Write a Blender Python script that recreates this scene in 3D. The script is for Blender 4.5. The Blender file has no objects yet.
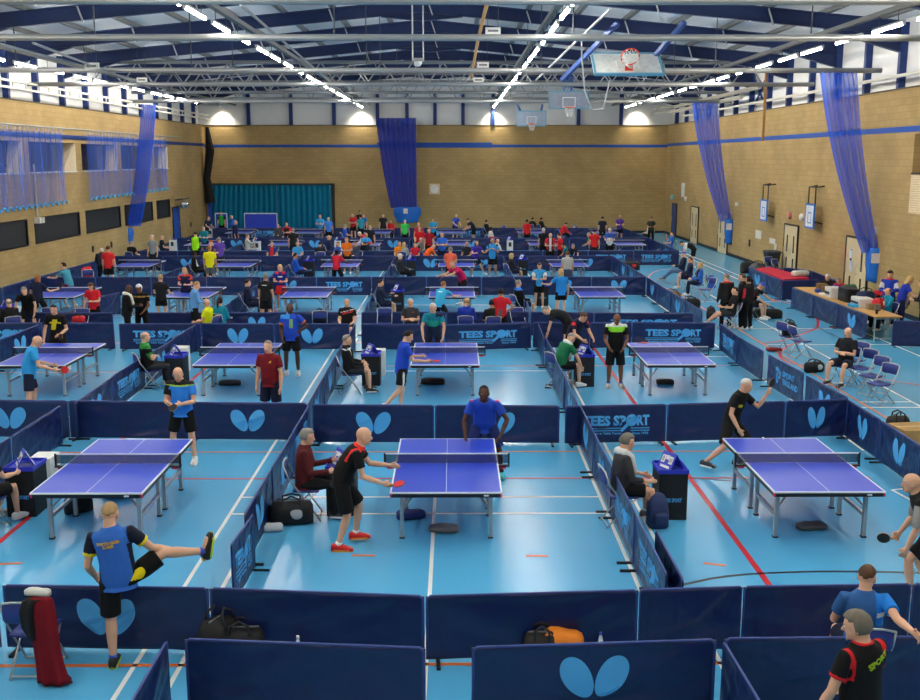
import bpy, bmesh, math, random
from mathutils import Vector, Matrix, Euler
R = math.radians
rnd = random.Random(7)
S = bpy.context.scene
COL = S.collection
PI = math.pi

# ---------------------------------------------------------------- camera
F_PX = 1030.0
CAM_H = 5.2
PITCH = math.atan(191.0 / F_PX)
YAW = R(-0.334)
CAM_ROT = Euler((PI / 2 - PITCH, 0, YAW), 'XYZ').to_matrix()
CAM_LOC = Vector((0, 0, CAM_H))
cd = bpy.data.cameras.new('camera')
cam = bpy.data.objects.new('camera', cd)
COL.objects.link(cam)
cam.location = CAM_LOC
cam.rotation_euler = (PI / 2 - PITCH, 0, YAW)
cd.sensor_width = 36.0
cd.lens = 36.0 * F_PX / 920.0
cd.clip_end = 300
S.camera = cam

def ray(px, py):
    return (CAM_ROT @ Vector(((px - 460) / F_PX, -(py - 350) / F_PX, -1.0)))

def at(px, py, z=0.0):
    """the point of the hall at height z that the survey photograph shows at px, py"""
    d = ray(px, py)
    t = (z - CAM_H) / d.z
    return CAM_LOC + d * t

def at_y(px, py, y):
    d = ray(px, py)
    return CAM_LOC + d * (y / d.y)

def at_x(px, py, x):
    d = ray(px, py)
    return CAM_LOC + d * (x / d.x)

# ---------------------------------------------------------------- materials
def lin(c):
    out = []
    for v in c[:3]:
        v = v / 255.0
        out.append(v / 12.92 if v <= 0.04045 else ((v + 0.055) / 1.055) ** 2.4)
    return (out[0], out[1], out[2], 1.0)

_M = {}
def mat(c, rough=0.75, metal=0.0, spec=0.4, vary=0.10, scale=9.0, bump=0.0, bscale=40.0, bdist=.01):
    """procedural surface: a colour with a little noise in it"""
    key = (tuple(c), rough, metal, spec, vary, scale, bump, bscale, bdist)
    if key in _M:
        return _M[key]
    m = bpy.data.materials.new('surface_%d_%d_%d' % tuple(c[:3]))
    m.use_nodes = True
    nt = m.node_tree
    b = nt.nodes['Principled BSDF']
    b.inputs['Roughness'].default_value = rough
    b.inputs['Metallic'].default_value = metal
    b.inputs['Specular IOR Level'].default_value = spec
    tc = nt.nodes.new('ShaderNodeTexCoord')
    no = nt.nodes.new('ShaderNodeTexNoise')
    no.inputs['Scale'].default_value = scale
    no.inputs['Detail'].default_value = 3
    nt.links.new(tc.outputs['Object'], no.inputs['Vector'])
    mx = nt.nodes.new('ShaderNodeMix'); mx.data_type = 'RGBA'
    l = lin(c)
    mx.inputs[6].default_value = tuple(max(0, v * (1 - vary)) for v in l[:3]) + (1,)
    mx.inputs[7].default_value = tuple(min(1, v * (1 + vary)) for v in l[:3]) + (1,)
    nt.links.new(no.outputs['Fac'], mx.inputs[0])
    nt.links.new(mx.outputs[2], b.inputs['Base Color'])
    if bump:
        n2 = nt.nodes.new('ShaderNodeTexNoise')
        n2.inputs['Scale'].default_value = bscale
        nt.links.new(tc.outputs['Object'], n2.inputs['Vector'])
        bp = nt.nodes.new('ShaderNodeBump')
        bp.inputs['Strength'].default_value = bump
        bp.inputs['Distance'].default_value = bdist
        nt.links.new(n2.outputs['Fac'], bp.inputs['Height'])
        nt.links.new(bp.outputs['Normal'], b.inputs['Normal'])
    _M[key] = m
    return m

def emit(c, strength):
    key = ('e', tuple(c), strength)
    if key in _M:
        return _M[key]
    m = bpy.data.materials.new('lamp_glow')
    m.use_nodes = True
    b = m.node_tree.nodes['Principled BSDF']
    b.inputs['Base Color'].default_value = (0.8, 0.8, 0.8, 1)
    b.inputs['Emission Color'].default_value = lin(c)
    b.inputs['Emission Strength'].default_value = strength
    _M[key] = m
    return m

# ---------------------------------------------------------------- mesh collector
class MB:
    def __init__(self):
        self.v = []; self.f = []; self.m = []
    def add(self, vs, fs, mi=0):
        b = len(self.v)
        self.v.extend(Vector(p) for p in vs)
        for q in fs:
            self.f.append(tuple(b + i for i in q)); self.m.append(mi)
        return self
    def box(self, c, s, rot=None, mi=0):
        c = Vector(c); x, y, z = s[0] / 2, s[1] / 2, s[2] / 2
        pts = [Vector(p) for p in ((-x,-y,-z),(x,-y,-z),(x,y,-z),(-x,y,-z),(-x,-y,z),(x,-y,z),(x,y,z),(-x,y,z))]
        if rot is not None:
            m = rot if isinstance(rot, Matrix) else Euler(rot).to_matrix()
            pts = [m @ p for p in pts]
        return self.add([c + p for p in pts], [(0,3,2,1),(4,5,6,7),(0,1,5,4),(1,2,6,5),(2,3,7,6),(3,0,4,7)], mi)
    def box2(self, a, b, mi=0):
        a = Vector(a); b = Vector(b)
        return self.box((a + b) / 2, [abs(b[i] - a[i]) for i in range(3)], None, mi)
    def loft(self, rings, mi=0, caps=True, closed=False):
        n = len(rings[0]); b = len(self.v)
        vs = [p for r in rings for p in r]
        fs = []
        k = len(rings)
        for i in range(k if closed else k - 1):
            i2 = (i + 1) % k
            for j in range(n):
                j2 = (j + 1) % n
                fs.append((i*n+j, i*n+j2, i2*n+j2, i2*n+j))
        if caps and not closed:
            fs.append(tuple(reversed(range(n))))
            fs.append(tuple((k-1)*n + j for j in range(n)))
        return self.add(vs, fs, mi)
    def tube(self, pts, r, n=8, mi=0, round_ends=False, closed=False):
        pts = [Vector(p) for p in pts]
        k = len(pts)
        rs = list(r) if isinstance(r, (list, tuple)) else [r] * k
        if round_ends:
            d0 = (pts[0] - pts[1]).normalized(); d1 = (pts[-1] - pts[-2]).normalized()
            p0, p1, r0, r1 = pts[0], pts[-1], rs[0], rs[-1]
            pts = [p0 + d0*r0*.92, p0 + d0*r0*.6] + pts + [p1 + d1*r1*.6, p1 + d1*r1*.92]
            rs = [r0*.35, r0*.8] + rs + [r1*.8, r1*.35]
            k = len(pts)
        rings = []; prev = None
        for i in range(k):
            if closed:
                t = (pts[(i+1) % k] - pts[i-1]).normalized()
            elif i == 0: t = (pts[1] - pts[0]).normalized()
            elif i == k-1: t = (pts[-1] - pts[-2]).normalized()
            else:
                t = ((pts[i+1]-pts[i]).normalized() + (pts[i]-pts[i-1]).normalized())
                t = t.normalized() if t.length > 1e-6 else (pts[i+1]-pts[i]).normalized()
            if prev is None:
                a = Vector((0,0,1)) if abs(t.z) < .9 else Vector((1,0,0))
                u = t.cross(a).normalized()
            else:
                u = prev - t * prev.dot(t)
                u = u.normalized() if u.length > 1e-6 else t.orthogonal().normalized()
            prev = u
            w = t.cross(u)
            rings.append([pts[i] + (u*math.cos(2*PI*j/n) + w*math.sin(2*PI*j/n)) * rs[i] for j in range(n)])
        return self.loft(rings, mi, True, closed)
    def ell(self, c, rad, axes=None, nu=14, nv=9, mi=0):
        c = Vector(c)
        ax = axes or (Vector((1,0,0)), Vector((0,1,0)), Vector((0,0,1)))
        rings = []
        for i in range(nv):
            th = PI * (i + .5) / nv
            z = -math.cos(th); q = math.sin(th)
            rings.append([c + ax[0]*(rad[0]*q*math.cos(2*PI*j/nu)) + ax[1]*(rad[1]*q*math.sin(2*PI*j/nu)) + ax[2]*(rad[2]*z) for j in range(nu)])
        return self.loft(rings, mi)
    def prism(self, poly, y0, y1, mi=0):
        """outline in x,z, thickness along y"""
        n = len(poly)
        vs = [(p[0], y0, p[1]) for p in poly] + [(p[0], y1, p[1]) for p in poly]
        fs = [tuple(range(n)), tuple(reversed(range(n, 2*n)))]
        fs += [(i, i+n, (i+1) % n + n, (i+1) % n) for i in range(n)]
        return self.add(vs, fs, mi)
    def lathe(self, prof, n=16, c=(0,0,0), mi=0):
        c = Vector(c)
        return self.loft([[c + Vector((r*math.cos(2*PI*j/n), r*math.sin(2*PI*j/n), z)) for j in range(n)] for r, z in prof], mi)
    def mesh(self, name, mats, smooth=False):
        me = bpy.data.meshes.new(name)
        me.from_pydata([tuple(p) for p in self.v], [], self.f)
        ms = mats if isinstance(mats, (list, tuple)) else [mats]
        for m in ms: me.materials.append(m)
        if len(ms) > 1:
            for p, i in zip(me.polygons, self.m): p.material_index = i
        me.update()
        bm = bmesh.new(); bm.from_mesh(me)
        bmesh.ops.recalc_face_normals(bm, faces=bm.faces)
        bm.to_mesh(me); bm.free()
        if smooth:
            for p in me.polygons: p.use_smooth = True
        return me
    def build(self, name, mats, parent=None, smooth=False):
        return put(name, self.mesh(name, mats, smooth), parent)

def put(name, me, parent=None, loc=None):
    o = bpy.data.objects.new(name, me)
    COL.objects.link(o)
    if parent is not None: o.parent = parent
    if loc is not None: o.location = loc
    return o

def empty(name, loc=(0,0,0), rz=0.0):
    o = bpy.data.objects.new(name, None)
    COL.objects.link(o)
    o.location = loc; o.rotation_euler = (0,0,rz)
    o.empty_display_size = .1
    return o

USED = {}
def tag(o, label, cat, group=None, kind=None):
    n = len(label.split())
    if n > 16 or n < 4: print('LABEL LENGTH', n, label)
    if label in USED and 'overhead' not in label: print('LABEL TWICE', label)
    USED[label] = 1
    o['label'] = label; o['category'] = cat
    if group: o['group'] = group
    if kind: o['kind'] = kind
    return o

def struct(o, label=None):
    o['kind'] = 'structure'
    if label: o['label'] = label
    return o

def copy_tree(o, parent=None):
    c = o.copy(); COL.objects.link(c)
    if parent is not None: c.parent = parent
    for ch in KIDS.get(o, ()):
        copy_tree(ch, c)
    return c
KIDS = {}
def learn(o):
    """note a prototype's children so that copies need no search"""
    ks = [x for x in bpy.data.objects if x.parent == o]
    if ks: KIDS[o] = ks
    for k in ks: learn(k)

def text_mesh(s, size, mats, bold=0.0, depth=0.002, align='CENTER', name='lettering', spacing=1.0):
    """writing as a mesh: stands in x,z, faces -y"""
    c = bpy.data.curves.new('t', 'FONT')
    c.body = s; c.size = size; c.align_x = align; c.extrude = depth; c.offset = bold
    c.resolution_u = 2; c.space_character = spacing
    o = bpy.data.objects.new('t', c); COL.objects.link(o)
    bpy.context.view_layer.update()
    me = bpy.data.meshes.new_from_object(o.evaluated_get(bpy.context.evaluated_depsgraph_get()))
    bpy.data.objects.remove(o); bpy.data.curves.remove(c)
    me.transform(Matrix.Rotation(PI/2, 4, 'X'))
    me.name = name
    me.materials.clear()
    me.materials.append(mats)
    return me

def join_meshes(name, items, mats):
    """items: (mesh, Matrix, slot)"""
    bm = bmesh.new()
    for me, M, si in items:
        tmp = me.copy(); tmp.transform(M)
        n0 = len(bm.faces)
        bm.from_mesh(tmp)
        bm.faces.ensure_lookup_table()
        for f in bm.faces[n0:]: f.material_index = si
        bpy.data.meshes.remove(tmp)
    out = bpy.data.meshes.new(name)
    bm.to_mesh(out); bm.free()
    for m in mats: out.materials.append(m)
    return out

ORD = ['first','second','third','fourth','fifth','sixth','seventh','eighth','ninth','tenth','eleventh','twelfth','thirteenth','fourteenth','fifteenth','sixteenth','seventeenth','eighteenth','nineteenth','twentieth']
def nth(i, n, near='nearest', last='last'):
    return ORD[i]
# ================================================================ the hall
XL, XR, YN, YB = -17.55, 15.05, -3.0, 73.9
ZB, ZE, ZR, XC = 7.5, 9.9, 11.5, -1.25
ORD += ['twenty-first','twenty-second','twenty-third','twenty-fourth','twenty-fifth','twenty-sixth','twenty-seventh','twenty-eighth','twenty-ninth','thirtieth','thirty-first','thirty-second']

def block_mat(name, axis, c1, c2, mortar, bw=0.45, bh=0.225, size=0.010):
    m = bpy.data.materials.new(name); m.use_nodes = True
    nt = m.node_tree; b = nt.nodes['Principled BSDF']
    b.inputs['Roughness'].default_value = .85
    b.inputs['Specular IOR Level'].default_value = .2
    tc = nt.nodes.new('ShaderNodeTexCoord')
    sp = nt.nodes.new('ShaderNodeSeparateXYZ'); cb = nt.nodes.new('ShaderNodeCombineXYZ')
    nt.links.new(tc.outputs['Object'], sp.inputs[0])
    nt.links.new(sp.outputs[axis], cb.inputs[0]); nt.links.new(sp.outputs['Z'], cb.inputs[1])
    br = nt.nodes.new('ShaderNodeTexBrick')
    br.inputs['Scale'].default_value = 1.0
    br.inputs['Brick Width'].default_value = bw; br.inputs['Row Height'].default_value = bh
    br.inputs['Mortar Size'].default_value = size
    br.inputs['Color1'].default_value = lin(c1); br.inputs['Color2'].default_value = lin(c2); br.inputs['Mortar'].default_value = lin(mortar)
    nt.links.new(cb.outputs[0], br.inputs['Vector'])
    no = nt.nodes.new('ShaderNodeTexNoise'); no.inputs['Scale'].default_value = .5; no.inputs['Detail'].default_value = 5
    nt.links.new(cb.outputs[0], no.inputs['Vector'])
    mr = nt.nodes.new('ShaderNodeMapRange'); mr.inputs[3].default_value = .72; mr.inputs[4].default_value = 1.25
    nt.links.new(no.outputs['Fac'], mr.inputs[0])
    mx = nt.nodes.new('ShaderNodeMix'); mx.data_type = 'RGBA'; mx.blend_type = 'MULTIPLY'; mx.inputs[0].default_value = 1
    nt.links.new(br.outputs['Color'], mx.inputs[6]); nt.links.new(mr.outputs[0], mx.inputs[7])
    nt.links.new(mx.outputs[2], b.inputs['Base Color'])
    return m
BUFF1, BUFF2, MORT = (184,156,107), (176,148,99), (164,137,92)
brick_y = block_mat('buff_blockwork_side', 'Y', BUFF1, BUFF2, MORT)
brick_x = block_mat('buff_blockwork_end', 'X', BUFF1, BUFF2, MORT)
pale_brick = block_mat('pale_brick', 'Y', (226,196,148), (214,184,136), (240,228,205), .22, .075, .012)

# floor ---------------------------------------------------------
fm = bpy.data.materials.new('blue_vinyl'); fm.use_nodes = True
nt = fm.node_tree; b = nt.nodes['Principled BSDF']
tc = nt.nodes.new('ShaderNodeTexCoord')
n1 = nt.nodes.new('ShaderNodeTexNoise'); n1.inputs['Scale'].default_value = .6; n1.inputs['Detail'].default_value = 4
n2 = nt.nodes.new('ShaderNodeTexNoise'); n2.inputs['Scale'].default_value = 14; n2.inputs['Detail'].default_value = 4
for n in (n1, n2): nt.links.new(tc.outputs['Object'], n.inputs['Vector'])
mx = nt.nodes.new('ShaderNodeMix'); mx.data_type = 'RGBA'
mx.inputs[6].default_value = lin((80,168,216)); mx.inputs[7].default_value = lin((92,180,224))
nt.links.new(n1.outputs['Fac'], mx.inputs[0]); nt.links.new(mx.outputs[2], b.inputs['Base Color'])
mr = nt.nodes.new('ShaderNodeMapRange'); mr.inputs[3].default_value = .17; mr.inputs[4].default_value = .30
nt.links.new(n2.outputs['Fac'], mr.inputs[0]); nt.links.new(mr.outputs[0], b.inputs['Roughness'])
b.inputs['Specular IOR Level'].default_value = .5
struct(MB().box2((XL-.6, YN, -.1), (XR+.6, YB+.4, 0)).build('floor', fm))

# court lines: very thin strips of paint on the vinyl -----------
WHITE, RED, ORANGE, BLACK = (238,238,232), (206,32,44), (226,112,46), (46,52,60)
def line_obj(name, c, strips):
    mb = MB()
    for pts, w in strips:
        pts = [Vector((p[0], p[1], 0)) for p in pts]
        L = []; Rr = []
        for i, p in enumerate(pts):
            t = (pts[min(i+1, len(pts)-1)] - pts[max(i-1, 0)]).normalized()
            q = Vector((-t.y, t.x, 0)) * w / 2
            L.append(p + q); Rr.append(p - q)
        for i in range(len(pts) - 1):
            vs = [Rr[i], Rr[i+1], L[i+1], L[i]]
            mb.add([v + Vector((0,0,.003)) for v in vs] + [v + Vector((0,0,-.001)) for v in vs], [(0,1,2,3),(0,4,5,1),(1,5,6,2),(2,6,7,3),(3,7,4,0)])
    return struct(mb.build(name, mat(c, .35, 0, .5, .04)))
def gy(py): return at(454, py).y
def gl(*ps): return [tuple(at(*p)[:2]) for p in ps]
wl = []
for X, y0, y1 in ((-3.34, 8, 72), (-2.86, 8, 30), (-.3, 8, 19), (2.28, 9, 19), (2.79, 9, 31), (7.43, 18, 50), (-7.9, 19, 60), (-11.9, 22, 60), (12.5, 22, 68), (12.95, 34, 68), (9.97, 17, 40), (12.95, 22.5, 24.5), (-2.2, 30, 60), (3.4, 30, 60)):
    wl.append(([(X, y0), (X, y1)], .05))
for yy, x0, x1 in ((gy(497), -3.34, 2.3), (gy(513.6), -3.34, 2.28), (gy(371), -2.8, 2.3), (gy(345), 8.9, 12.5), (gy(408), 7.6, 10.0), (gy(329), 8.9, 12.9), (gy(402.5), 8.8, 10.0), (gy(302), 7.8, 12.6), (gy(305), -2.6, 2.2), (gy(357), 2.8, 7.4)):
    wl.append(([(x0, yy), (x1, yy)], .05))
wl.append((gl((892,490), (920,505)), .05)); wl.append((gl((892,490), (912,488)), .05))
line_obj('floor_markings_white', WHITE, wl)
rl = [([(3.91, 9), (3.91, 30)], .08), ([(-6.28, 8), (-6.28, 36)], .08), ([(-6.2, gy(478.4)), (6.9, gy(478.4))], .05)]
rl.append(([(-17, gy(343)), (7.0, gy(342))], .05))
def arc_pts(pts, n=30):
    # smooth curve through points
    out = []
    P = [pts[0]] + pts + [pts[-1]]
    for i in range(1, len(P) - 2):
        for k in range(n // max(1, len(pts) - 1)):
            t = k / (n // max(1, len(pts) - 1))
            a, b_, c, d = [Vector((q[0], q[1])) for q in P[i-1:i+3]]
            out.append(tuple(.5*((2*b_) + (c-a)*t + (2*a-5*b_+4*c-d)*t*t + (3*b_-a-3*c+d)*t**3)))
    out.append(pts[-1]); return out
rl.append((arc_pts(gl((772,299),(800,307),(816,318),(817,327),(805,333),(780,341),(762,343))), .08))
rl.append((arc_pts(gl((800,342),(786,347),(780,356),(793,364),(817,364))), .07))
rl.append((gl((800,331),(838,327)), .05))
rl.append((gl((858,376),(920,385)), .05))
rl.append((gl((735,312),(775,312)), .05))
line_obj('floor_markings_red', RED, rl)
ol = [([(-17, gy(452)), (6.7, gy(451.6))], .05), ([(8.83, gy(423)), (8.83, gy(296))], .06)]
ol.append((arc_pts([(8.83, gy(296))] + gl((652,281),(650,275),(661,270),(686,268))), .06))
ol.append(([(-8, gy(665)), (7, gy(663.5))], .06))
for a, b_ in (((352,555.5),(375,555.5)), ((526,555.8),(548,556)), ((703,563.2),(726,565.5)), ((-6,564.5),(22,563)), ((889,584.5),(897,584.5)), ((112,545.5),(117,544.5))):
    ol.append((gl(a, b_), .055))
for py, x0, x1 in ((372, -16, -8), (366, -2.4, 7), (316, -16, 7)):
    ol.append(([(x0, gy(py)), (x1, gy(py))], .04))
line_obj('floor_markings_orange', ORANGE, ol)
line_obj('floor_markings_black', BLACK, [
    (arc_pts(gl((678,586),(712,578.5),(746,574.5),(800,572),(850,571.5),(925,573))), .05),
    (gl((588,478),(641,500)), .03), (arc_pts(gl((690,478),(720,480),(737,481))), .04),
    (gl((812,325),(841,338)), .05), (gl((655,278),(682,290)), .05)])

# walls ---------------------------------------------------------
bays = [(37.3,42.7),(43.4,48.7),(49.5,54.7),(55.4,60.6),(61.4,64.3)]
w = MB(); T = .6
ys = [YN] + [v for p in bays for v in p] + [YB + .4]
for i in range(0, len(ys), 2):
    w.box2((XL - T, ys[i], 0), (XL, ys[i+1], ZB))
for a, b_ in bays:
    for z0, z1 in ((0, 1.68), (2.78, 4.6), (5.92, ZB)):
        w.box2((XL - T, a, z0), (XL, b_, z1))
struct(w.build('wall_left', brick_y))
w = MB()
for y0, y1, z0, z1 in ((YN, 32.2, 0, ZB), (34.25, YB + .4, 0, ZB), (32.2, 34.25, 0, 4.7), (32.2, 34.25, 6.0, ZB)):
    w.box2((XR, y0, z0), (XR + T, y1, z1))
struct(w.build('wall_right', brick_y))
struct(MB().box2((XL, YB, 0), (XR, YB + .4, ZB)).build('wall_back', brick_x))
struct(MB().box2((XL - .6, YN - .3, 0), (XR + .6, YN, ZB)).build('wall_front', brick_x))
clad = mat((232,232,230), .45, 0, .4, .04, 2.0)
def gable(y0, y1, name):
    mb = MB()
    prof = [(XL - .6, ZB), (XR + .6, ZB), (XR + .6, ZE), (XC, ZR), (XL - .6, ZE)]
    mb.prism(prof, y0, y1)
    return struct(mb.build(name, clad))
gable(YB + .1, YB + .4, 'wall_back_upper')
gable(YN - .3, YN, 'wall_front_upper')
struct(MB().box2((XL - .6, YN, ZB), (XL - .35, YB + .1, ZE)).build('wall_left_upper', clad))
struct(MB().box2((XR + .35, YN, ZB), (XR + .6, YB + .1, ZE)).build('wall_right_upper', clad))
cap = mat((96,84,62), .7)
for nm, x0, x1 in (('trim_1', XL - .34, XL + .05), ('trim_2', XR - .05, XR + .34)):
    struct(MB().box2((x0, YN, ZB), (x1, YB, ZB + .05)).build(nm, cap))
struct(MB().box2((XL + .05, YB - .04, ZB), (XR - .05, YB + .1, ZB + .05)).build('trim_3', cap))
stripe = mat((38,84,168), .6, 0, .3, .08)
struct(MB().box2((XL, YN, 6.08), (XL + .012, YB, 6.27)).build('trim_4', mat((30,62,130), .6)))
struct(MB().box2((XR - .012, YN, 6.08), (XR, YB, 6.27)).build('trim_5', stripe))
mb = MB()
xa, xb = at_y(377, 146, YB).x, at_y(492, 146, YB).x
mb.box2((XL, YB - .012, 6.0), (xa, YB, 6.2)); mb.box2((xa, YB - .014, 5.98), (xb, YB, 6.34)); mb.box2((xb, YB - .012, 6.0), (XR, YB, 6.2))
struct(mb.build('trim_6', stripe))
struct(MB().box2((XR - .03, YN, 0), (XR, YB, .16)).build('baseboard_right', mat((30,38,54), .6)))
struct(MB().box2((XL, YN, 0), (XL + .03, YB, .16)).build('baseboard_left', mat((30,38,54), .6)))
struct(MB().box2((XL + .03, YB - .03, 0), (XR - .03, YB, .16)).build('baseboard_back', mat((30,38,54), .6)))

# windows in the left wall --------------------------------------
grille = bpy.data.materials.new('dark_slatted_grille'); grille.use_nodes = True
nt = grille.node_tree; b = nt.nodes['Principled BSDF']; b.inputs['Roughness'].default_value = .6
tc = nt.nodes.new('ShaderNodeTexCoord'); wv = nt.nodes.new('ShaderNodeTexWave'); wv.bands_direction = 'Y'; wv.inputs['Scale'].default_value = 2.2
nt.links.new(tc.outputs['Object'], wv.inputs['Vector'])
cr = nt.nodes.new('ShaderNodeMix'); cr.data_type = 'RGBA'; cr.inputs[6].default_value = lin((16,16,18)); cr.inputs[7].default_value = lin((44,46,50))
nt.links.new(wv.outputs['Color'], cr.inputs[0]); nt.links.new(cr.outputs[2], b.inputs['Base Color'])
glass_dark = mat((44,38,26), .15, 0, .6, .2)
white_sill = mat((225,222,214), .5)
jamb = mat((216,200,170), .7)
for i, (a, b_) in enumerate(bays):
    o = empty('window_%d' % (i + 1), (XL, a, 1.68)); struct(o)
    MB().box2((-.1, 0, 0), (-.06, b_ - a, 1.1)).build('grille', grille, o)
    f = MB(); L = b_ - a
    for y0, y1, z0, z1 in ((0, L, 0, .06), (0, L, 1.04, 1.1), (0, .06, .06, 1.04), (L - .06, L, .06, 1.04)):
        f.box2((-.06, y0, z0), (.02, y1, z1))
    f.build('frame', mat((22,22,24), .5), o)
    o = empty('window_%d' % (i + 6), (XL, a, 4.6)); struct(o)
    MB().box2((-.58, 0, 0), (-.5, L, 1.32)).build('pane', glass_dark, o)
    MB().box2((-.5, 0, 0), (.06, L, .05)).build('sill', white_sill, o)
    MB().add([(-.5, L-.5, .06), (-.46, L-.5, .06), (.02, L-.22, .06), (.02, L-.02, .06), (-.5, L-.02, .06), (-.5, L-.1, 1.3), (-.46, L-.1, 1.3), (.02, L-.06, 1.3), (.02, L-.02, 1.3), (-.5, L-.02, 1.3)],
             [(4,3,2,1,0),(5,6,7,8,9),(0,1,6,5),(1,2,7,6),(2,3,8,7),(3,4,9,8),(4,0,5,9)]).build('reveal', jamb, o)
# opening in the right wall with pale brick below it
o = struct(empty('window_11', (XR, 32.2, 4.7)))
MB().box2((.5, 0, 0), (.56, 2.05, 1.3)).build('pane', mat((150,118,70), .7), o)
MB().box2((-.04, 0, 0), (.3, 2.05, .06)).build('sill', mat((40,36,30), .5), o)
struct(MB().box2((XR - .02, 32.2, 3.45), (XR, 34.25, 4.7)).build('wall_right_infill', pale_brick))

# doors ---------------------------------------------------------
cream = mat((214,196,156), .55); frame_dk = mat((34,26,20), .5)
def door(i, y0, y1, h, leafm, slits=True, side=1):
    x = XR if side > 0 else XL
    s = -side
    o = struct(empty('door_%d' % i, (x, y0, 0)))
    L = y1 - y0
    f = MB()
    for a, c in (((0, 0, 0), (.07*s, .06, h)), ((0, L - .06, 0), (.07*s, L, h)), ((0, .06, h - .06), (.07*s, L - .06, h))):
        f.box2(a, c)
    f.build('frame', frame_dk, o)
    n = 2 if L > 1.6 else 1
    for k in range(n):
        a = .06 + (L - .12) / n * k + .006; c = .06 + (L - .12) / n * (k + 1) - .006
        lf = MB().box2((.005*s, a, .02), (.05*s, c, h - .065)).build('door_leaf', leafm, o)
        if slits:
            m = (a + c) / 2
            for z0, z1 in ((.35, .85), (1.1, 1.85)):
                MB().box2((.052*s, m - .07, z0), (.058*s, m + .07, z1)).build('vision_panel', mat((70,66,60), .15), lf)
        MB().tube([(.05*s, c - .12, 1.0), (.1*s, c - .12, 1.0), (.1*s, c - .12, 1.3), (.05*s, c - .12, 1.3)], .012).build('door_handle', mat((190,190,190), .3, .9), lf)
door(1, 69.9, 71.3, 2.25, mat((34,70,140), .5), False)
door(2, 63.6, 65.6, 2.3, cream)
door(3, 56.6, 58.7, 2.3, cream)
door(4, 45.0, 46.9, 2.35, cream)
door(5, 37.2, 39.4, 2.35, cream)
door(6, 64.7, 66.3, 2.25, mat((34,80,170), .5), False, -1)

# roof ----------------------------------------------------------
sheet = mat((228,232,236), .5, 0, .4, .06, 1.5)
for nm, pts in (('ceiling_left', ((XL - .6, ZE), (XC, ZR))), ('ceiling_right', ((XC, ZR), (XR + .6, ZE)))):
    (x0, z0), (x1, z1) = pts
    struct(MB().prism([(x0, z0), (x1, z1), (x1, z1 + .12), (x0, z0 + .12)], YN - .3, YB + .4).build(nm, sheet))
def roof_z(x):
    return ZR - (ZR - ZE) * abs(x - XC) / (XC - XL if x < XC else XR - XC) * .97
navy_steel = mat((18,40,86), .45, 0, .4, .1)
grey_steel = mat((118,122,126), .45, .3, .4, .1)
dark_steel = mat((64,68,72), .5, .3, .4, .1)
def i_beam(mb, p, q, d, wd, tf=.03, tw=.02):
    """I-section between two points in an x-z plane, web upright, width along y"""
    p = Vector(p); q = Vector(q)
    for dz0, dz1, wy in ((0, tf, wd), (tf, d - tf, tw), (d - tf, d, wd)):
        vs = []
        for e in (p, q):
            vs += [(e.x, e.y - wy/2, e.z - dz1), (e.x, e.y + wy/2, e.z - dz1), (e.x, e.y + wy/2, e.z - dz0), (e.x, e.y - wy/2, e.z - dz0)]
        mb.add(vs, [(0,1,2,3),(7,6,5,4),(0,4,5,1),(1,5,6,2),(2,6,7,3),(3,7,4,0)])
proto_me = None
for k in range(9):
    y = 24.2 + 6 * k
    if proto_me is None:
        mb = MB()
        dz = .14
        for x0, x1 in ((XL - .1, XC), (XR + .1, XC)):
            i_beam(mb, (x0, 0, roof_z(x0) - dz), (x1, 0, ZR - dz), .5, .2)
            s = 1 if x1 > x0 else -1
            for xa, xb, da, db in ((x0, x0 + s*2.6, 1.0, .5), (XC, XC - s*1.6, .8, .5)):
                za, zb = roof_z(xa) - dz, roof_z(xb) - dz
                mb.add([(xa, -.02, za - da), (xa, .02, za - da), (xa, .02, za - .4), (xa, -.02, za - .4), (xb, -.02, zb - db), (xb, .02, zb - db), (xb, .02, zb - .4), (xb, -.02, zb - .4)],
                       [(0,1,2,3),(7,6,5,4),(0,4,5,1),(1,5,6,2),(2,6,7,3),(3,7,4,0)])
                mb.add([(xa, -.12, za - da), (xa, .12, za - da), (xb, .12, zb - db), (xb, -.12, zb - db), (xa, -.12, za - da - .03), (xa, .12, za - da - .03), (xb, .12, zb - db - .03), (xb, -.12, zb - db - .03)],
                       [(0,1,2,3),(7,6,5,4),(0,4,5,1),(1,5,6,2),(2,6,7,3),(3,7,4,0)])
        proto_me = mb.mesh('roof_beam', navy_steel)
    o = put('roof_beam', proto_me, None, (0, y, 0)); struct(o)
for k in range(17):
    x = XL + 1.2 + k * 1.93
    z = roof_z(x)
    struct(MB().box2((x - .09, YN, z - .15), (x + .09, YB, z + .0)).build('ceiling_purlin', mat((120,122,122), .5, .2)))
# diagonal purlin stays: short light struts beside each rafter
stay_me = MB().tube([(-.1, 0, .05), (.08, 0, -.48)], .03, 6).mesh('roof_stay', mat((170,174,178), .45, .3))
for k in range(2, 8):
    for j in range(2, 16, 2):
        x = XL + 1.2 + j * 1.93
        o = put('roof_stay', stay_me, None, (x, 24.2 + 6*k - .2, roof_z(x) - .25)); struct(o)
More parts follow.
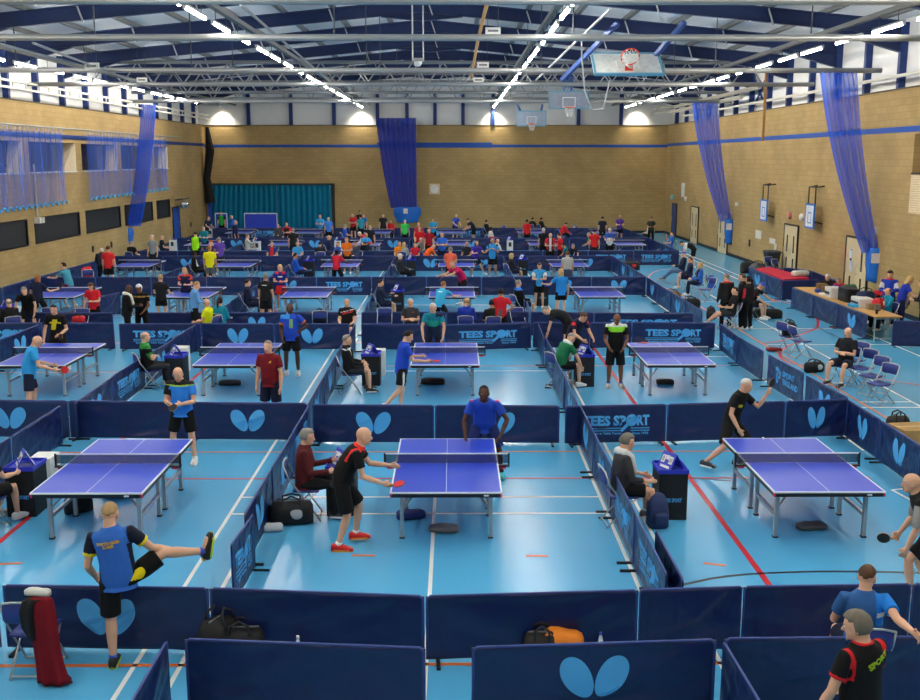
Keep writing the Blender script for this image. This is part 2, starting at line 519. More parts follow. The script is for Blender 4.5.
# columns on the side and end walls
col_me = MB().box2((-.12, -.1, 0), (.12, .1, 2.2)).mesh('wall_column', mat((24,52,112), .5))
for k in range(15):
    y = 30.2 + 3 * k
    if y > 73: break
    for x in (XL - .23, XR + .23):
        struct(put('wall_column', col_me, None, (x, y, ZB + .05)))
for px in (248.6, 291, 334, 377.6, 407, 435, 463, 493, 578.6, 621):
    struct(put('wall_column', col_me, None, (at_y(px, 115, YB).x, YB - .05, ZB + .05)))
mb = MB()
for a, c in (((51.3, ZB), (54.1, ZE - .5)), ((51.3, ZE - .5), (54.1, ZB))):
    mb.tube([(XR + .2, a[0], a[1]), (XR + .2, c[0], c[1])], .06, 6)
struct(mb.build('wall_brace', mat((24,52,112), .5)))

# services: cable ladder on the left, rails and pipes on the right
o = empty('cable_ladder', (XL + .55, 8, 7.86))
tag(o, 'white cable ladder fixed along the top of the brick wall above the dark grilles', 'cable ladder')
lad = mat((222,218,206), .5)
for z in (0, .26): MB().box2((-.05, 0, z), (.05, 65, z + .08)).build('rail', lad, o)
MB_r = MB()
for k in range(54): MB_r.box2((-.02, .6 + 1.2*k, .08), (.02, .68 + 1.2*k, .26))
MB_r.build('rung_slats', lad, o)
o = MB().tube([(XR - .35, 10, 7.9), (XR - .35, 68, 7.9)], .06).build('wall_pipe', lad)
tag(o, 'long pale pipe running along the top of the wall with the mini backboards', 'pipe')
for i, (z, x, y0) in enumerate(((8.2, .9, 52), (8.55, .6, 50))):
    o = MB().tube([(XR - x, y0, z), (XR - x, 69, z), (XR - x - .9, 69.5, z), (XR - x - 1.2, 69.5, z - .1)], .11, 8).build('heating_pipe', mat((176,172,160), .4, .3))
    tag(o, ['lower', 'upper'][i] + ' of two short thick pipes high in the far corner above the blue door', 'pipe')
o = MB().box2((XR - 1.1, 47.5, 6.0), (XR - 1.0, 47.6, 9.2)).build('brown_conduit', mat((150,104,50), .6))
tag(o, 'brown vertical conduit hanging down past the top of the side wall', 'conduit')

# strip lights: four rows along the hall, tray above each --------
LX = (-15.2, -5.9, 2.55, 11.05); LZ = 8.5
WHERE = ['beside the netted wall', 'over the left centre courts', 'over the right centre courts', 'beside the wall with doors']
glow = emit((255,248,236), 52.0)
body_m = mat((205,205,200), .4)
def make_light():
    r = empty('strip_light')
    MB().box2((-.04, -.95, .005), (.04, .95, .06)).build('housing', body_m, r)
    MB().tube([(0, -.90, -.03), (0, .90, -.03)], .036, 8).build('tube_lamp', glow, r)
    for y in (-.95, .93): MB().box2((-.04, y, -.065), (.04, y + .02, .005)).build('end_cap', body_m, r)
    MB().tube([(0, -.6, .06), (0, -.6, .33)], .01, 6).build('hanger', dark_steel, r)
    MB().tube([(0, .6, .06), (0, .6, .33)], .01, 6).build('hanger', dark_steel, r)
    return r
lp = make_light(); learn(lp)
first = True
for li, X in enumerate(LX):
    k = 0
    for j in range(27):
        y = .6 + 2.66 * j + (0 if j % 4 else .35)
        if y > (64, 69, 69, 68)[li]: break
        o = lp if first else copy_tree(lp)
        first = False
        o.location = (X, y, LZ)
        if y < 20.6: lab = 'slim strip light overhead at the balcony end of the row ' + WHERE[li]
        else: lab = 'slim strip light, %s along the row %s' % (ORD[k], WHERE[li]); k += 1
        tag(o, lab, 'strip light', 'strip lights ' + WHERE[li])
    o = MB().box2((X - .08, YN + .1, LZ + .33), (X + .08, YB - .4, LZ + .45)).build('cable_tray', mat((120,122,122), .5, .3))
    tag(o, 'straight grey cable tray above the strip lights ' + WHERE[li], 'cable tray', 'cable trays')
# spotlights that wash the end wall
for i, X in enumerate(LX):
    o = empty('spotlight', (at_y((222, 361, 494, 637)[i], 112, YB).x, YB - .6, 8.9))
    tag(o, 'small spotlight on the end wall past the row ' + WHERE[i], 'spotlight')
    MB().lathe([(.03, .12), (.1, .1), (.13, -.1), (.11, -.1), (.09, -.02)], 14).build('shade', body_m, o, True)
    MB().lathe([(.001, -.05), (.09, -.05), (.09, -.07), (.001, -.07)], 12).build('bulb', emit((255,240,205), 40.0), o)
    MB().tube([(0, 0, .12), (0, 0, .3), (0, .6, .3)], .015, 6).build('bracket', dark_steel, o)
    ld = bpy.data.lights.new('wall_spot', 'SPOT'); ld.energy = 190; ld.spot_size = R(100); ld.spot_blend = 1.0; ld.color = (1, .93, .78); ld.shadow_soft_size = .08
    lo = bpy.data.objects.new('lamp', ld); COL.objects.link(lo); lo.parent = o; lo.location = (0, 0, -.15); lo.rotation_euler = (R(20), 0, 0)

# cross tubes that carry the dividing nets -----------------------
TUBES = (20.7, 26.9, 36.6, 43.4, 56.0)
tube_m = mat((158,160,160), .4, .4, .4, .06)
for i, y in enumerate(TUBES):
    o = empty('net_track', (0, y, 8.2))
    tag(o, 'grey tube spanning the hall under the roof, %s from the balcony' % ORD[i], 'net track', 'cross tubes')
    MB().tube([(XL + .1, 0, 0), (XR - .3, 0, 0)], .085, 12).build('tube', tube_m, o, True)
    for x in range(-15, 15, 6):
        MB().tube([(x, 0, .1), (x, 0, roof_z(x) - 8.44)], .018, 6).build('hanger', dark_steel, o)
# lattice girders deep in the roof
for i, y in enumerate((51.0, 57.5, 63.5)):
    o = empty('lattice_girder', (0, y, 0))
    tag(o, 'grey lattice girder across the far roof, %s from the balcony' % ORD[i], 'girder', 'lattice girders')
    z0, z1 = 8.75, 9.75
    for z, nm in ((z0, 'bottom_chord'), (z1, 'top_chord')):
        MB().tube([(XL + .1, 0, z), (XR - .1, 0, z)], .085, 8).build(nm, grey_steel, o)
    mb = MB(); n = 22; d = (XR - XL - .4) / n
    for k in range(n):
        x = XL + .2 + d * k
        mb.tube([(x, 0, z0), (x + d/2, 0, z1)], .035, 6); mb.tube([(x + d/2, 0, z1), (x + d, 0, z0)], .035, 6)
    mb.build('lattice', mat((150,154,158), .45, .3), o)
o = MB().box2((-12, 47.8, 9.0), (13, 47.95, 9.12)).build('roof_conduit', mat((132,88,38), .6))
tag(o, 'long brown conduit crossing the roof in front of the lattice girders', 'conduit')
# slanting rods seen under the roof
rodm = mat((170,174,176), .4, .5)
for i, (a, c, lab) in enumerate((((241,5,24.), (357,105,60.), 'thin grey stay beside the lights over the left centre courts'),
                          ((610,9,24.), (536,80,42.), 'thin grey stay beside the lights over the right centre courts'),
                          ((0,44,26.), (135,80,44.), 'thin grey stay high above the netted wall, lower of two'),
                          ((33,43,27.), (150,88,46.), 'thin grey stay high above the netted wall, upper of two'))):
    o = MB().tube([at_y(a[0], a[1], a[2]), at_y(c[0], c[1], c[2])], .035, 6).build('roof_rod', rodm)
    tag(o, lab, 'rod')
o = MB().tube([at_y(487, 3, 27), at_y(478, 40, 33), at_y(471, 78, 44)], .05, 6).build('orange_pole', mat((188,140,72), .6))
tag(o, 'tan pole slanting down under the roof next to small white hanging signs', 'pole')
for i, (px, py, y, lab) in enumerate(((92,66,34,'small white hanging sign above the netted wall, nearer one'), (142,80,46,'small white hanging sign above the netted wall, farther one'),
                              (493,31,31,'white hanging sign with small lettering, beside the tan pole'), (483,65,40,'white hanging sign, middle of three by the tan pole'), (478.5,80,46,'white hanging sign, farthest of three by the tan pole'))):
    p = at_y(px, py, y)
    o = empty('hanging_sign', p); tag(o, lab, 'sign')
    MB().box2((-.22, -.05, -.1), (.22, .05, .1)).build('panel', mat((222,222,218), .4), o)
    MB().box2((-.15, -.056, -.03), (.15, -.05, .03)).build('lettering', mat((110,112,116), .5), o)
    for x in (-.15, .15): MB().tube([(x, 0, .1), (x, 0, 1.2)], .008, 5).build('hanger', dark_steel, o)
# twin rods with a projector bracket
p = at_y(418, 60, 36)
o = empty('camera_bracket', p); tag(o, 'white device on twin vertical rods hanging from the ridge', 'camera bracket')
for x in (-.18, .18): MB().tube([(x, 0, 0), (x, 0, 2.6)], .03, 6).build('rod', rodm, o)
MB().box2((-.2, -.12, -.05), (.2, .12, .06)).build('plate', rodm, o)
MB().lathe([(.01, -.22), (.08, -.2), (.13, -.12), (.13, -.05), (.01, -.05)], 14).build('dome', mat((228,228,226), .3), o, True)

# ---------------------------------------------------------------- nets
def net_mat(name, c, a0, a1, sx=16.0):
    m = bpy.data.materials.new(name); m.use_nodes = True
    nt = m.node_tree; b = nt.nodes['Principled BSDF']
    b.inputs['Base Color'].default_value = lin(c); b.inputs['Roughness'].default_value = .7
    tc = nt.nodes.new('ShaderNodeTexCoord'); mp = nt.nodes.new('ShaderNodeMapping')
    mp.inputs['Scale'].default_value = (sx, sx * .012, 1)
    nt.links.new(tc.outputs['UV'], mp.inputs[0])
    no = nt.nodes.new('ShaderNodeTexNoise'); no.inputs['Scale'].default_value = 1.0; no.inputs['Detail'].default_value = 3
    nt.links.new(mp.outputs[0], no.inputs['Vector'])
    mr = nt.nodes.new('ShaderNodeMapRange'); mr.inputs[1].default_value = .3; mr.inputs[2].default_value = .7
    mr.inputs[3].default_value = a0; mr.inputs[4].default_value = a1
    nt.links.new(no.outputs['Fac'], mr.inputs[0]); nt.links.new(mr.outputs[0], b.inputs['Alpha'])
    return m
blue_net = net_mat('blue_netting', (16,92,226), .5, .96, 26)
pale_net = net_mat('fine_blue_netting', (50,100,206), .14, .6, 60)
navy_net = net_mat('navy_netting', (8,50,165), .75, .98, 30)

def net(name, topL, topR, botL, botR, m, parent=None, sag=0.0, waves=9, amp=.1, nu=72, nv=18, scallop=0.0, out=Vector((0,1,0))):
    """gathered netting between two edges, folded along its width"""
    topL, topR, botL, botR = map(Vector, (topL, topR, botL, botR))
    vs = []; uv = []
    for j in range(nv + 1):
        v = j / nv
        for i in range(nu + 1):
            u = i / nu
            a = topL.lerp(topR, u); c = botL.lerp(botR, u)
            q = v * v * (1 - sag) + v * sag if sag else v
            p = Vector((a.x + (c.x - a.x) * q, a.y + (c.y - a.y) * q, a.z + (c.z - a.z) * v))
            p += out * (math.sin(u * waves * 2 * PI) * amp * (1 - .3 * v))
            if scallop and j == nv: p.z += scallop * abs(math.sin(u * waves * PI))
            vs.append(p); uv.append((u, v))
    fs = []
    for j in range(nv):
        for i in range(nu):
            k = j * (nu + 1) + i
            fs.append((k, k + 1, k + nu + 2, k + nu + 1))
    me = bpy.data.meshes.new(name)
    me.from_pydata([tuple(p) for p in vs], [], fs)
    me.materials.append(m)
    l = me.uv_layers.new(name='UVMap')
    for lp_ in me.loops: l.data[lp_.index].uv = uv[lp_.vertex_index]
    for p in me.polygons: p.use_smooth = True
    me.update()
    return put(name, me, parent)
bag_m = mat((30,110,205), .6, 0, .4, .12, 4.0, .4, 8)
def pouch(L, Rr, zt, zb, y, parent, d=.22):
    """weighted cloth bag that holds the foot of a gathered net"""
    mb = MB()
    rings = []
    for t in (0, .15, .5, .85, 1):
        z = zt + (zb - zt) * t; q = .75 + .25 * math.sin(PI * min(1, t * 1.3 + .1))
        xl = L + (Rr - L) * (.5 - .5 * q); xr = L + (Rr - L) * (.5 + .5 * q)
        dd = d * q
        rings.append([Vector(p) for p in ((xl, y - dd, z), ((xl+xr)/2, y - dd*1.2, z - .06), (xr, y - dd, z), (xr, y + dd, z + .03), ((xl+xr)/2, y + dd, z), (xl, y + dd, z))])
    mb.loft(rings)
    return mb.build('weighted_bag', bag_m, parent, True)
def hung_net(lab, y, tl, tr, bl, br, bag, m, sag=.55):
    o = empty('net_curtain', (0, 0, 0)); tag(o, lab, 'net curtain', 'dividing nets tied back')
    net('netting', at_y(*tl, y), at_y(*tr, y), at_y(*bl, y), at_y(*br, y), m, o, sag, 8, .12)
    a = at_y(bag[0], bag[2], y); c = at_y(bag[1], bag[3], y)
    pouch(a.x, c.x, a.z, c.z, y, o)
    p = at_y((bag[0] + bag[1]) / 2, (bag[2] + bag[3]) / 2, y)
    MB().box((p.x - .12, y - .30, p.z + .25), (.3, .01, .35)).build('paper_label', mat((226,216,212), .7), o)
    return o
hung_net('blue net curtain tied back beside the door with paper notices, bag at its foot', 36.6, (820,72), (857,73), (862,253), (879,252), (868,882,248,281), blue_net)
hung_net('blue net curtain tied back against the far part of the door wall', 56.0, (692,102), (718,103), (720,222), (732,220), (725.5,733.5,219,243), blue_net)
hung_net('blue net curtain tied back against the wall with the dark grilles', 56.0, (141,104), (156,105), (126,227), (141,226), (125.5,133,228,243), blue_net)
hung_net('dark blue net curtain gathered against the end wall below the white clock', 72.3, (376,118), (416,118), (391,208), (417,208), (393,422,207,222), navy_net, .5)
# two long nets drawn along the left wall
for i, (pa, pb, lab) in enumerate(((-60, 67, 'wide fine blue net hung over the nearer gallery openings of the grille wall'), (90, 169, 'wide fine blue net hung over the farther gallery openings of the grille wall'))):
    x = XL + .42
    ya, yb = at_x(pa, 200, x).y, at_x(pb, 200, x).y
    o = empty('wall_net', (x, 0, 0)); tag(o, lab, 'net curtain', 'wall nets')
    net('netting', (0, ya, 6.33), (0, yb, 6.33), (0, ya, 3.15 + .1 * i), (0, yb, 3.2 + .22 * i), pale_net, o, 0, 20 if i == 0 else 16, .07, 160, 8, .16, Vector((1, 0, 0)))
    pts = []
    for k in range(121):
        u = k / 120
        pts.append((.02, ya + (yb - ya) * u, 3.15 + .1*i + .1*u + .16 * abs(math.sin(u * 20 * PI))))
    MB().tube(pts, .03, 5).build('bottom_cord', mat((70,170,215), .7), o)
    mb = MB()
    for k in range(31):
        y = ya + (yb - ya) * k / 30
        mb.tube([(0, y, 6.33), (0, y, 6.5)], .02, 5)
    mb.build('hook_lattice', mat((180,190,215), .5), o)
o = MB().tube([(XL + .42, 12, 6.52), (XL + .42, 66, 6.52)], .035, 8).build('wall_net_rail', mat((150,150,146), .4, .5))
tag(o, 'thin grey rail along the grille wall carrying the fine blue nets', 'rail')

# teal curtain on the end wall ------------------------------------
teal = mat((10,118,150), .8, 0, .2, .12, 3)
def drape(name, x0, x1, z0, z1, y, waves, amp, m, parent, slant=0.0):
    mb = MB(); nu = waves * 8; nv = 6
    for side in (0, 1):
        pass
    rings = []
    for j in range(nv + 1):
        v = j / nv; z = z1 + (z0 - z1) * v
        fr = []; bk = []
        for i in range(nu + 1):
            u = i / nu
            x = x0 + slant * (1 - v) + (x1 - x0 - slant * (1 - v)) * u
            d = math.sin(u * waves * 2 * PI) * amp + math.sin(u * waves * 5.1) * amp * .4
            fr.append(Vector((x, y + d - .012, z))); bk.append(Vector((x, y + d + .012, z)))
        rings.append(fr + bk[::-1])
    mb.loft(rings)
    return mb.build(name, m, parent, True)
o = empty('stage_curtain', (0, 0, 0)); tag(o, 'wide teal curtain closing the opening in the end wall', 'curtain')
xa, xm, xb = at_y(208, 200, YB - .3).x, at_y(277, 200, YB - .3).x, at_y(331, 200, YB - .3).x
drape('drape', xa, xm, .08, 3.4, YB - .32, 13, .07, teal, o, .35)
drape('drape', xm + .05, xb, .08, 3.4, YB - .32, 10, .07, teal, o)
MB().box2((xa, YB - .42, 3.4), (xb + .15, YB - .22, 3.52)).build('rail', mat((60,58,54), .5), o)
o = MB().box2((xb + .05, YB - .2, 0), (xb + .25, YB, 3.5)).build('curtain_post', mat((50,44,36), .6)); tag(o, 'dark upright post at the open end of the teal curtain', 'post')
o = MB().box2((XL + .2, YB - .5, 0), (XL + .45, YB - .25, 3.4)).build('corner_post', mat((30,74,170), .5)); tag(o, 'blue upright post in the corner next to the teal curtain', 'post')
mb = MB(); rr = []
o = MB().tube([at_y(207, 127, YB - .8), at_y(210, 150, YB - .8), at_y(207, 178, YB - .8), at_y(211, 203, YB - .8)], [.12, .3, .24, .34], 10).build('rolled_curtain', mat((22,22,24), .8)); tag(o, 'black rolled curtain hanging in the corner above the blue post', 'curtain')

# wall furniture ---------------------------------------------------
p = at_y(434.5, 189, YB - .05)
o = empty('wall_clock', (p.x, YB, p.z)); tag(o, 'white round wall speaker in a square plate on the end wall', 'speaker')
MB().box2((-.37, -.06, -.37), (.37, 0, .37)).build('plate', mat((222,206,170), .5), o)
mb = MB(); mb.loft([[Vector((.29*math.cos(2*PI*j/24)*s, y, .29*math.sin(2*PI*j/24)*s)) for j in range(24)] for s, y in ((1, -.06), (1, -.1), (.85, -.1), (.8, -.08))]); mb.build('dial', mat((240,238,230), .4), o)
o.name = 'wall_speaker'
def mini_board(px, py, lab, y, w=1.0, h=.95):
    p = at_x(px, py, XR - .35)
    o = empty('mini_backboard', (XR, y, p.z)); tag(o, lab, 'backboard')
    white = mat((232,236,240), .3); blu = mat((42,110,205), .5)
    MB().box2((-.42, -w/2, -h/2), (-.38, w/2, h/2)).build('board', white, o)
    e = MB()
    for a, c in (((-.43, -w/2 - .03, -h/2 - .03), (-.37, -w/2 + .04, h/2 + .03)), ((-.43, w/2 - .04, -h/2 - .03), (-.37, w/2 + .03, h/2 + .03)), ((-.43, -w/2, -h/2 - .03), (-.37, w/2, -h/2 + .04)), ((-.43, -w/2, h/2 - .04), (-.37, w/2, h/2 + .03))): e.box2(a, c)
    e.build('edge_trim', blu, o)
    t = MB()
    for a, c in (((-.425, -.2, -.3), (-.42, -.16, .15)), ((-.425, .16, -.3), (-.42, .2, .15)), ((-.425, -.2, -.3), (-.42, .2, -.26)), ((-.425, -.2, .11), (-.42, .2, .15))): t.box2(a, c)
    t.build('target_marking', blu, o)
    f = MB()
    for yy in (-.4, .4):
        f.tube([(-.02, yy, h/2 + .75), (-.36, yy, h/2 + .7), (-.36, yy, -.2), (-.02, yy, -.3)], .035, 6)
    f.tube([(-.36, -.4, h/2 + .7), (-.36, .4, h/2 + .7)], .035, 6)
    f.build('mounting_frame', mat((46,36,26), .5), o)
mini_board(766.5, 210.5, 'small white backboard with blue edging on the door wall, farther of two', 49.0)
mini_board(811, 216, 'small white backboard with blue edging on the door wall, nearer of two', 42.6)
def wall_item(name, px, py, w, h, c, lab, cat, d=.03, x=XR, y=None):
    p = at_x(px, py, x)
    s = -1 if x > 0 else 1
    o = MB().box2((x + s*.002, p.y - w/2, p.z - h/2), (x + s*(d + .002), p.y + w/2, p.z + h/2)).build(name, mat(c, .6))
    return tag(o, lab, cat)
wall_item('paper_notice', 758.5, 234.5, .95, .4, (220,216,205), 'white paper notice on the door wall, farther of two above the bin', 'notice', .01)
wall_item('paper_notice', 772.5, 241, .9, .25, (220,216,205), 'white paper notice on the door wall directly above the bin', 'notice', .01)
wall_item('paper_notice', 775.5, 247.5, .35, .4, (214,210,200), 'narrow paper notice hanging below the notice above the bin', 'notice', .01)
wall_item('door_notice', 852.5, 254, .22, .3, (205,214,235), 'pale notice on the near double door, upper one', 'notice', .07)
wall_item('door_notice', 852.5, 266, .22, .4, (200,210,235), 'pale notice on the near double door, lower one', 'notice', .07)
wall_item('door_sign', 845.5, 257, .2, 1.0, (190,110,110), 'narrow red and white strip sign beside the near double door', 'sign', .02)
wall_item('info_panel', 683.5, 190, .7, .9, (226,226,222), 'tall white panel high on the door wall near the far corner', 'panel', .06)
wall_item('exit_sign', 672.5, 197, .5, .28, (120,205,215), 'small glowing green exit sign over the blue door', 'sign', .08)
wall_item('wall_box', 877, 231, .18, .25, (226,222,214), 'small white box on the door wall beside the near net', 'box', .12)
wall_item('small_sensor', 737.5, 204, .2, .2, (226,222,214), 'small white sensor on the door wall between the far net and far backboard', 'sensor', .1)
wall_item('warning_sign', 914.3, 157, .35, .45, (240,205,60), 'yellow warning sign in the opening above the pale brick', 'sign', .03, XR + .5)
wall_item('notice_board', 912.5, 164.5, .7, .45, (232,200,200), 'white and red notice under the yellow warning sign', 'sign', .03, XR + .5)
for px, py, lab, c in ((790.5, 215.5, 'red and white alarm sounder on the door wall', (214,120,110)), (802.5, 217, 'round white alarm on the door wall beside the near backboard', (232,228,222)), (686.5, 199, 'tiny round white sounder below the tall white panel', (226,222,214))):
    p = at_x(px, py, XR)
    o = empty('alarm_sounder', (XR, p.y, p.z)); tag(o, lab, 'alarm')
    mb = MB(); mb.loft([[Vector((-q, .16*s*math.cos(2*PI*j/14), .16*s*math.sin(2*PI*j/14))) for j in range(14)] for q, s in ((0, 1), (.06, 1), (.12, .7), (.13, .3))])
    mb.build('dome', mat(c, .4), o, True)
for px, py, lab in ((750, 243, 'small dark bracket on the door wall between the two notices and the floor'), ):
    wall_item('wall_bracket', px, py, .12, .35, (40,34,28), lab, 'bracket', .06)
for i, (px, py) in enumerate(((92.5, 249), (111, 244.5), (190.5, 224.5))):
    wall_item('wall_socket', px, py, .16, .3, (40,34,28), 'small dark socket low on the grille wall, %s from the balcony' % ORD[i], 'socket', .05, XL)
# floodlight cluster on left wall and the downpipe
p = at_x(176, 203, XL)
o = empty('floodlight', (XL, p.y, p.z)); tag(o, 'pair of chrome floodlights on the grille wall above the blue door', 'floodlight')
MB().tube([(.06, -.4, .2), (.5, -.4, .25), (.5, 1.2, .25)], .05, 6).build('bracket', dark_steel, o)
for y in (-.25, .35): MB().ell((.5, y, -.1), (.2, .22, .24)).build('lamp_head', mat((205,205,205), .25, .8), o, True)
p = at_x(34, 190, XL)
o = empty('downpipe', (XL, p.y, 0)); tag(o, 'thin pale pipe down the grille wall with a small white camera at its foot', 'pipe')
MB().tube([(.06, 0, 2.75), (.06, 0, 5.0)], .04, 6).build('pipe', mat((200,190,170), .5), o)
MB().box2((.01, -.25, 2.55), (.25, -.05, 2.78)).build('camera_box', mat((226,224,218), .4), o)
MB().box2((.01, .08, 2.55), (.25, .28, 2.78)).build('camera_box', mat((226,224,218), .4), o)

# basketball boards up in the roof ---------------------------------
clear = mat((204,208,206), .4, 0, .5, .35, 7.0)
hoop_m = mat((222,72,36), .45)
def roof_board(lab, loc, tilt, w, h, panel, arms):
    o = empty('basketball_backboard', loc); tag(o, lab, 'basketball backboard')
    M3 = Euler((tilt, 0, 0)).to_matrix()
    q = lambda p: M3 @ Vector(p)
    MB().box((0, 0, 0), (w, .04, h), M3).build('board', panel, o)
    fr = MB()
    for c, s in (((-w/2, 0, 0), (.06, .07, h)), ((w/2, 0, 0), (.06, .07, h)), ((0, 0, h/2), (w, .07, .06)), ((0, 0, -h/2), (w, .07, .06))): fr.box(q(c), s, M3)
    fr.build('board_frame', mat((90,150,180), .4), o)
    tm = MB()
    for c, s in (((-.28, -.025, -.1), (.04, .01, .42)), ((.28, -.025, -.1), (.04, .01, .42)), ((0, -.025, .11), (.6, .01, .04)), ((0, -.025, -.31), (.6, .01, .04))): tm.box(q(c), s, M3)
    tm.build('target_marking', mat((230,232,232), .5), o)
    n = 24
    hp = MB().tube([q((.225*math.cos(2*PI*k/n), -.38 + .225*math.sin(2*PI*k/n), -.32)) for k in range(n)], .022, 6, 0, False, True).build('hoop', hoop_m, o, True)
    MB().box(q((0, -.09, -.34)), (.2, .14, .08), M3).build('hoop_bracket', hoop_m, o)
    nt_ = MB()
    for k in range(12):
        a = 2*PI*k/12; b_ = 2*PI*(k+1)/12
        nt_.tube([q((.225*math.cos(a), -.38+.225*math.sin(a), -.33)), q((.17*math.cos(b_), -.38+.17*math.sin(b_), -.53)), q((.11*math.cos(a), -.38+.11*math.sin(a), -.72))], .008, 4)
        nt_.tube([q((.225*math.cos(b_), -.38+.225*math.sin(b_), -.33)), q((.17*math.cos(a), -.38+.17*math.sin(a), -.53)), q((.11*math.cos(b_), -.38+.11*math.sin(b_), -.72))], .008, 4)
    nt_.build('net', mat((224,224,220), .7), o)
    for a, c in arms:
        MB().box((Vector(a) + Vector(c)) / 2, (.12, .1, (Vector(c) - Vector(a)).length), Vector((Vector(c) - Vector(a))).to_track_quat('Z', 'Y').to_matrix()).build('swing_arm', mat((60,90,160), .4), o)
    return o
p = at_y(627, 64, 27.6)
roof_board('large speckled backboard with orange hoop folded up under the roof', p, R(-56), 1.75, 1.05, clear, (((-1.6, .8, -.35), (-.35, -.5, .95)), ((.7, .6, .1), (1.3, -.7, .95))))
p = at_y(569, 100, 48.5)
roof_board('glass backboard in a dark frame hanging in the middle of the roof', p, R(4), 1.8, .75, mat((150,160,178), .2, 0, .5, .3, 4), (((-.3, .2, .2), (.2, 1.2, 1.1)), ((.1, .2, .2), (.3, 1.2, 1.1))))
p = at_y(531.5, 118.5, 66)
roof_board('small far backboard with hoop hanging close to the end wall', p, R(4), 1.8, .9, mat((150,165,185), .2, 0, .5, .3, 4), (((-.6, .3, .3), (-.8, 1.5, .9)), ((.6, .3, .3), (.8, 1.5, .9))))
o = MB().tube([at_y(581.5, 40, 27), at_y(582, 60, 27.5), at_y(585, 92, 27.8), at_y(592, 110, 28), at_y(603, 109, 28), at_y(610, 80, 28)], .02, 6).build('hanging_cable', mat((196,196,196), .5)); tag(o, 'thin looping cable hanging below the speckled backboard', 'cable')
# ================================================================ barriers
navy = mat((20,34,84), .33, 0, .55, .12, 5.0, .7, 3.2, .05)
pale = mat((84,172,232), .5, 0, .4, .05)
tube_dk = mat((40,44,56), .4, .3)
edge_bl = mat((52,72,140), .5, 0, .5, .05)
BW, BH, BZ = 2.16, .70, .03

def fold(seed):
    r = random.Random(seed)
    ks = [(r.uniform(-1, 1), r.uniform(.05, .7), r.uniform(-.5, .5), r.uniform(.05, .1), r.uniform(-.02, .02)) for _ in range(10)]
    ph = r.uniform(0, 6)
    def f(x, z):
        d = .006 * math.sin(x * 5 + ph) * math.sin(z * 5)
        for cx, cz, sl, wd, am in ks:
            q = (z - cz - sl * (x - cx) - .25 * (x - cx) ** 2) / wd
            d += am * math.exp(-q * q)
        e = min(1, (BW / 2 - abs(x)) / .12) * min(1, max(0, (BH + BZ - z) / .08))
        return d * max(0, e)
    return f
FOLDS = [fold(s) for s in (3, 11, 27)]
def cloth_mesh(f):
    mb = MB(); nx, nz = 48, 20
    rings = []
    vs = []; fs = []
    for sgn in (-1, 1):
        for j in range(nz + 1):
            z = BZ + BH * j / nz
            for i in range(nx + 1):
                x = -BW/2 + BW * i / nx
                vs.append((x, f(x, z) + sgn * .007, z))
    n1 = (nx + 1) * (nz + 1)
    for s in (0, 1):
        for j in range(nz):
            for i in range(nx):
                k = s*n1 + j*(nx+1) + i
                q = (k, k+1, k+nx+2, k+nx+1)
                fs.append(q if s == 0 else q[::-1])
    rim = [i for i in range(nx + 1)] + [j*(nx+1) + nx for j in range(1, nz + 1)] + [nz*(nx+1) + i for i in range(nx - 1, -1, -1)] + [j*(nx+1) for j in range(nz - 1, 0, -1)]
    for a, c in zip(rim, rim[1:] + rim[:1]):
        fs.append((c, a, a + n1, c + n1))
    mb.add(vs, fs)
    return mb.mesh('cloth', navy, True)
CLOTHS = [cloth_mesh(f) for f in FOLDS]
mb = MB()
mb.tube([(-BW/2 + .015, 0, BZ), (-BW/2 + .015, 0, BZ + BH - .03), (-BW/2 + .05, 0, BZ + BH + .005), (BW/2 - .05, 0, BZ + BH + .005), (BW/2 - .015, 0, BZ + BH - .03), (BW/2 - .015, 0, BZ)], .014, 8)
FRAME_ME = mb.mesh('frame', edge_bl, True)
FOOT_ME = MB().box2((-.02, -.2, 0), (.02, .2, .03)).mesh('foot', tube_dk)

def fit(me, x0, x1, z0, z1):
    xs = [v.co.x for v in me.vertices]; zs = [v.co.z for v in me.vertices]
    sx = (x1 - x0) / (max(xs) - min(xs)); sz = (z1 - z0) / (max(zs) - min(zs))
    mx, mz = min(xs), min(zs)
    for v in me.vertices:
        v.co.x = x0 + (v.co.x - mx) * sx; v.co.z = z0 + (v.co.z - mz) * sz
    return me
def drape_on(me, f, off=-.0125):
    for v in me.vertices:
        v.co.y = f(v.co.x, v.co.z) + off - v.co.y * .3
    me.update(); return me
def wing_mesh(f):
    mb = MB()
    for s in (-1, 1):
        cx, cz, a, b_, t = s * .150, .395, .128, .225, s * R(27)
        rings = []
        for q in (1, .75, .5, .25, .05):
            rings.append([])
            for k in range(28):
                th = 2*PI*k/28
                w_ = 1 - .22 * math.sin(th)     # rounder at the top
                x = a*math.cos(th)*q*(1 + .12*math.sin(th)); z = b_*math.sin(th)*q
                rings[-1].append(Vector((cx + x*math.cos(t) + z*math.sin(t), 0, cz - x*math.sin(t) + z*math.cos(t))))
        mb.loft(rings)
    return drape_on(mb.mesh('wing_emblem', pale, False), f)
WINGS = [wing_mesh(f) for f in FOLDS]
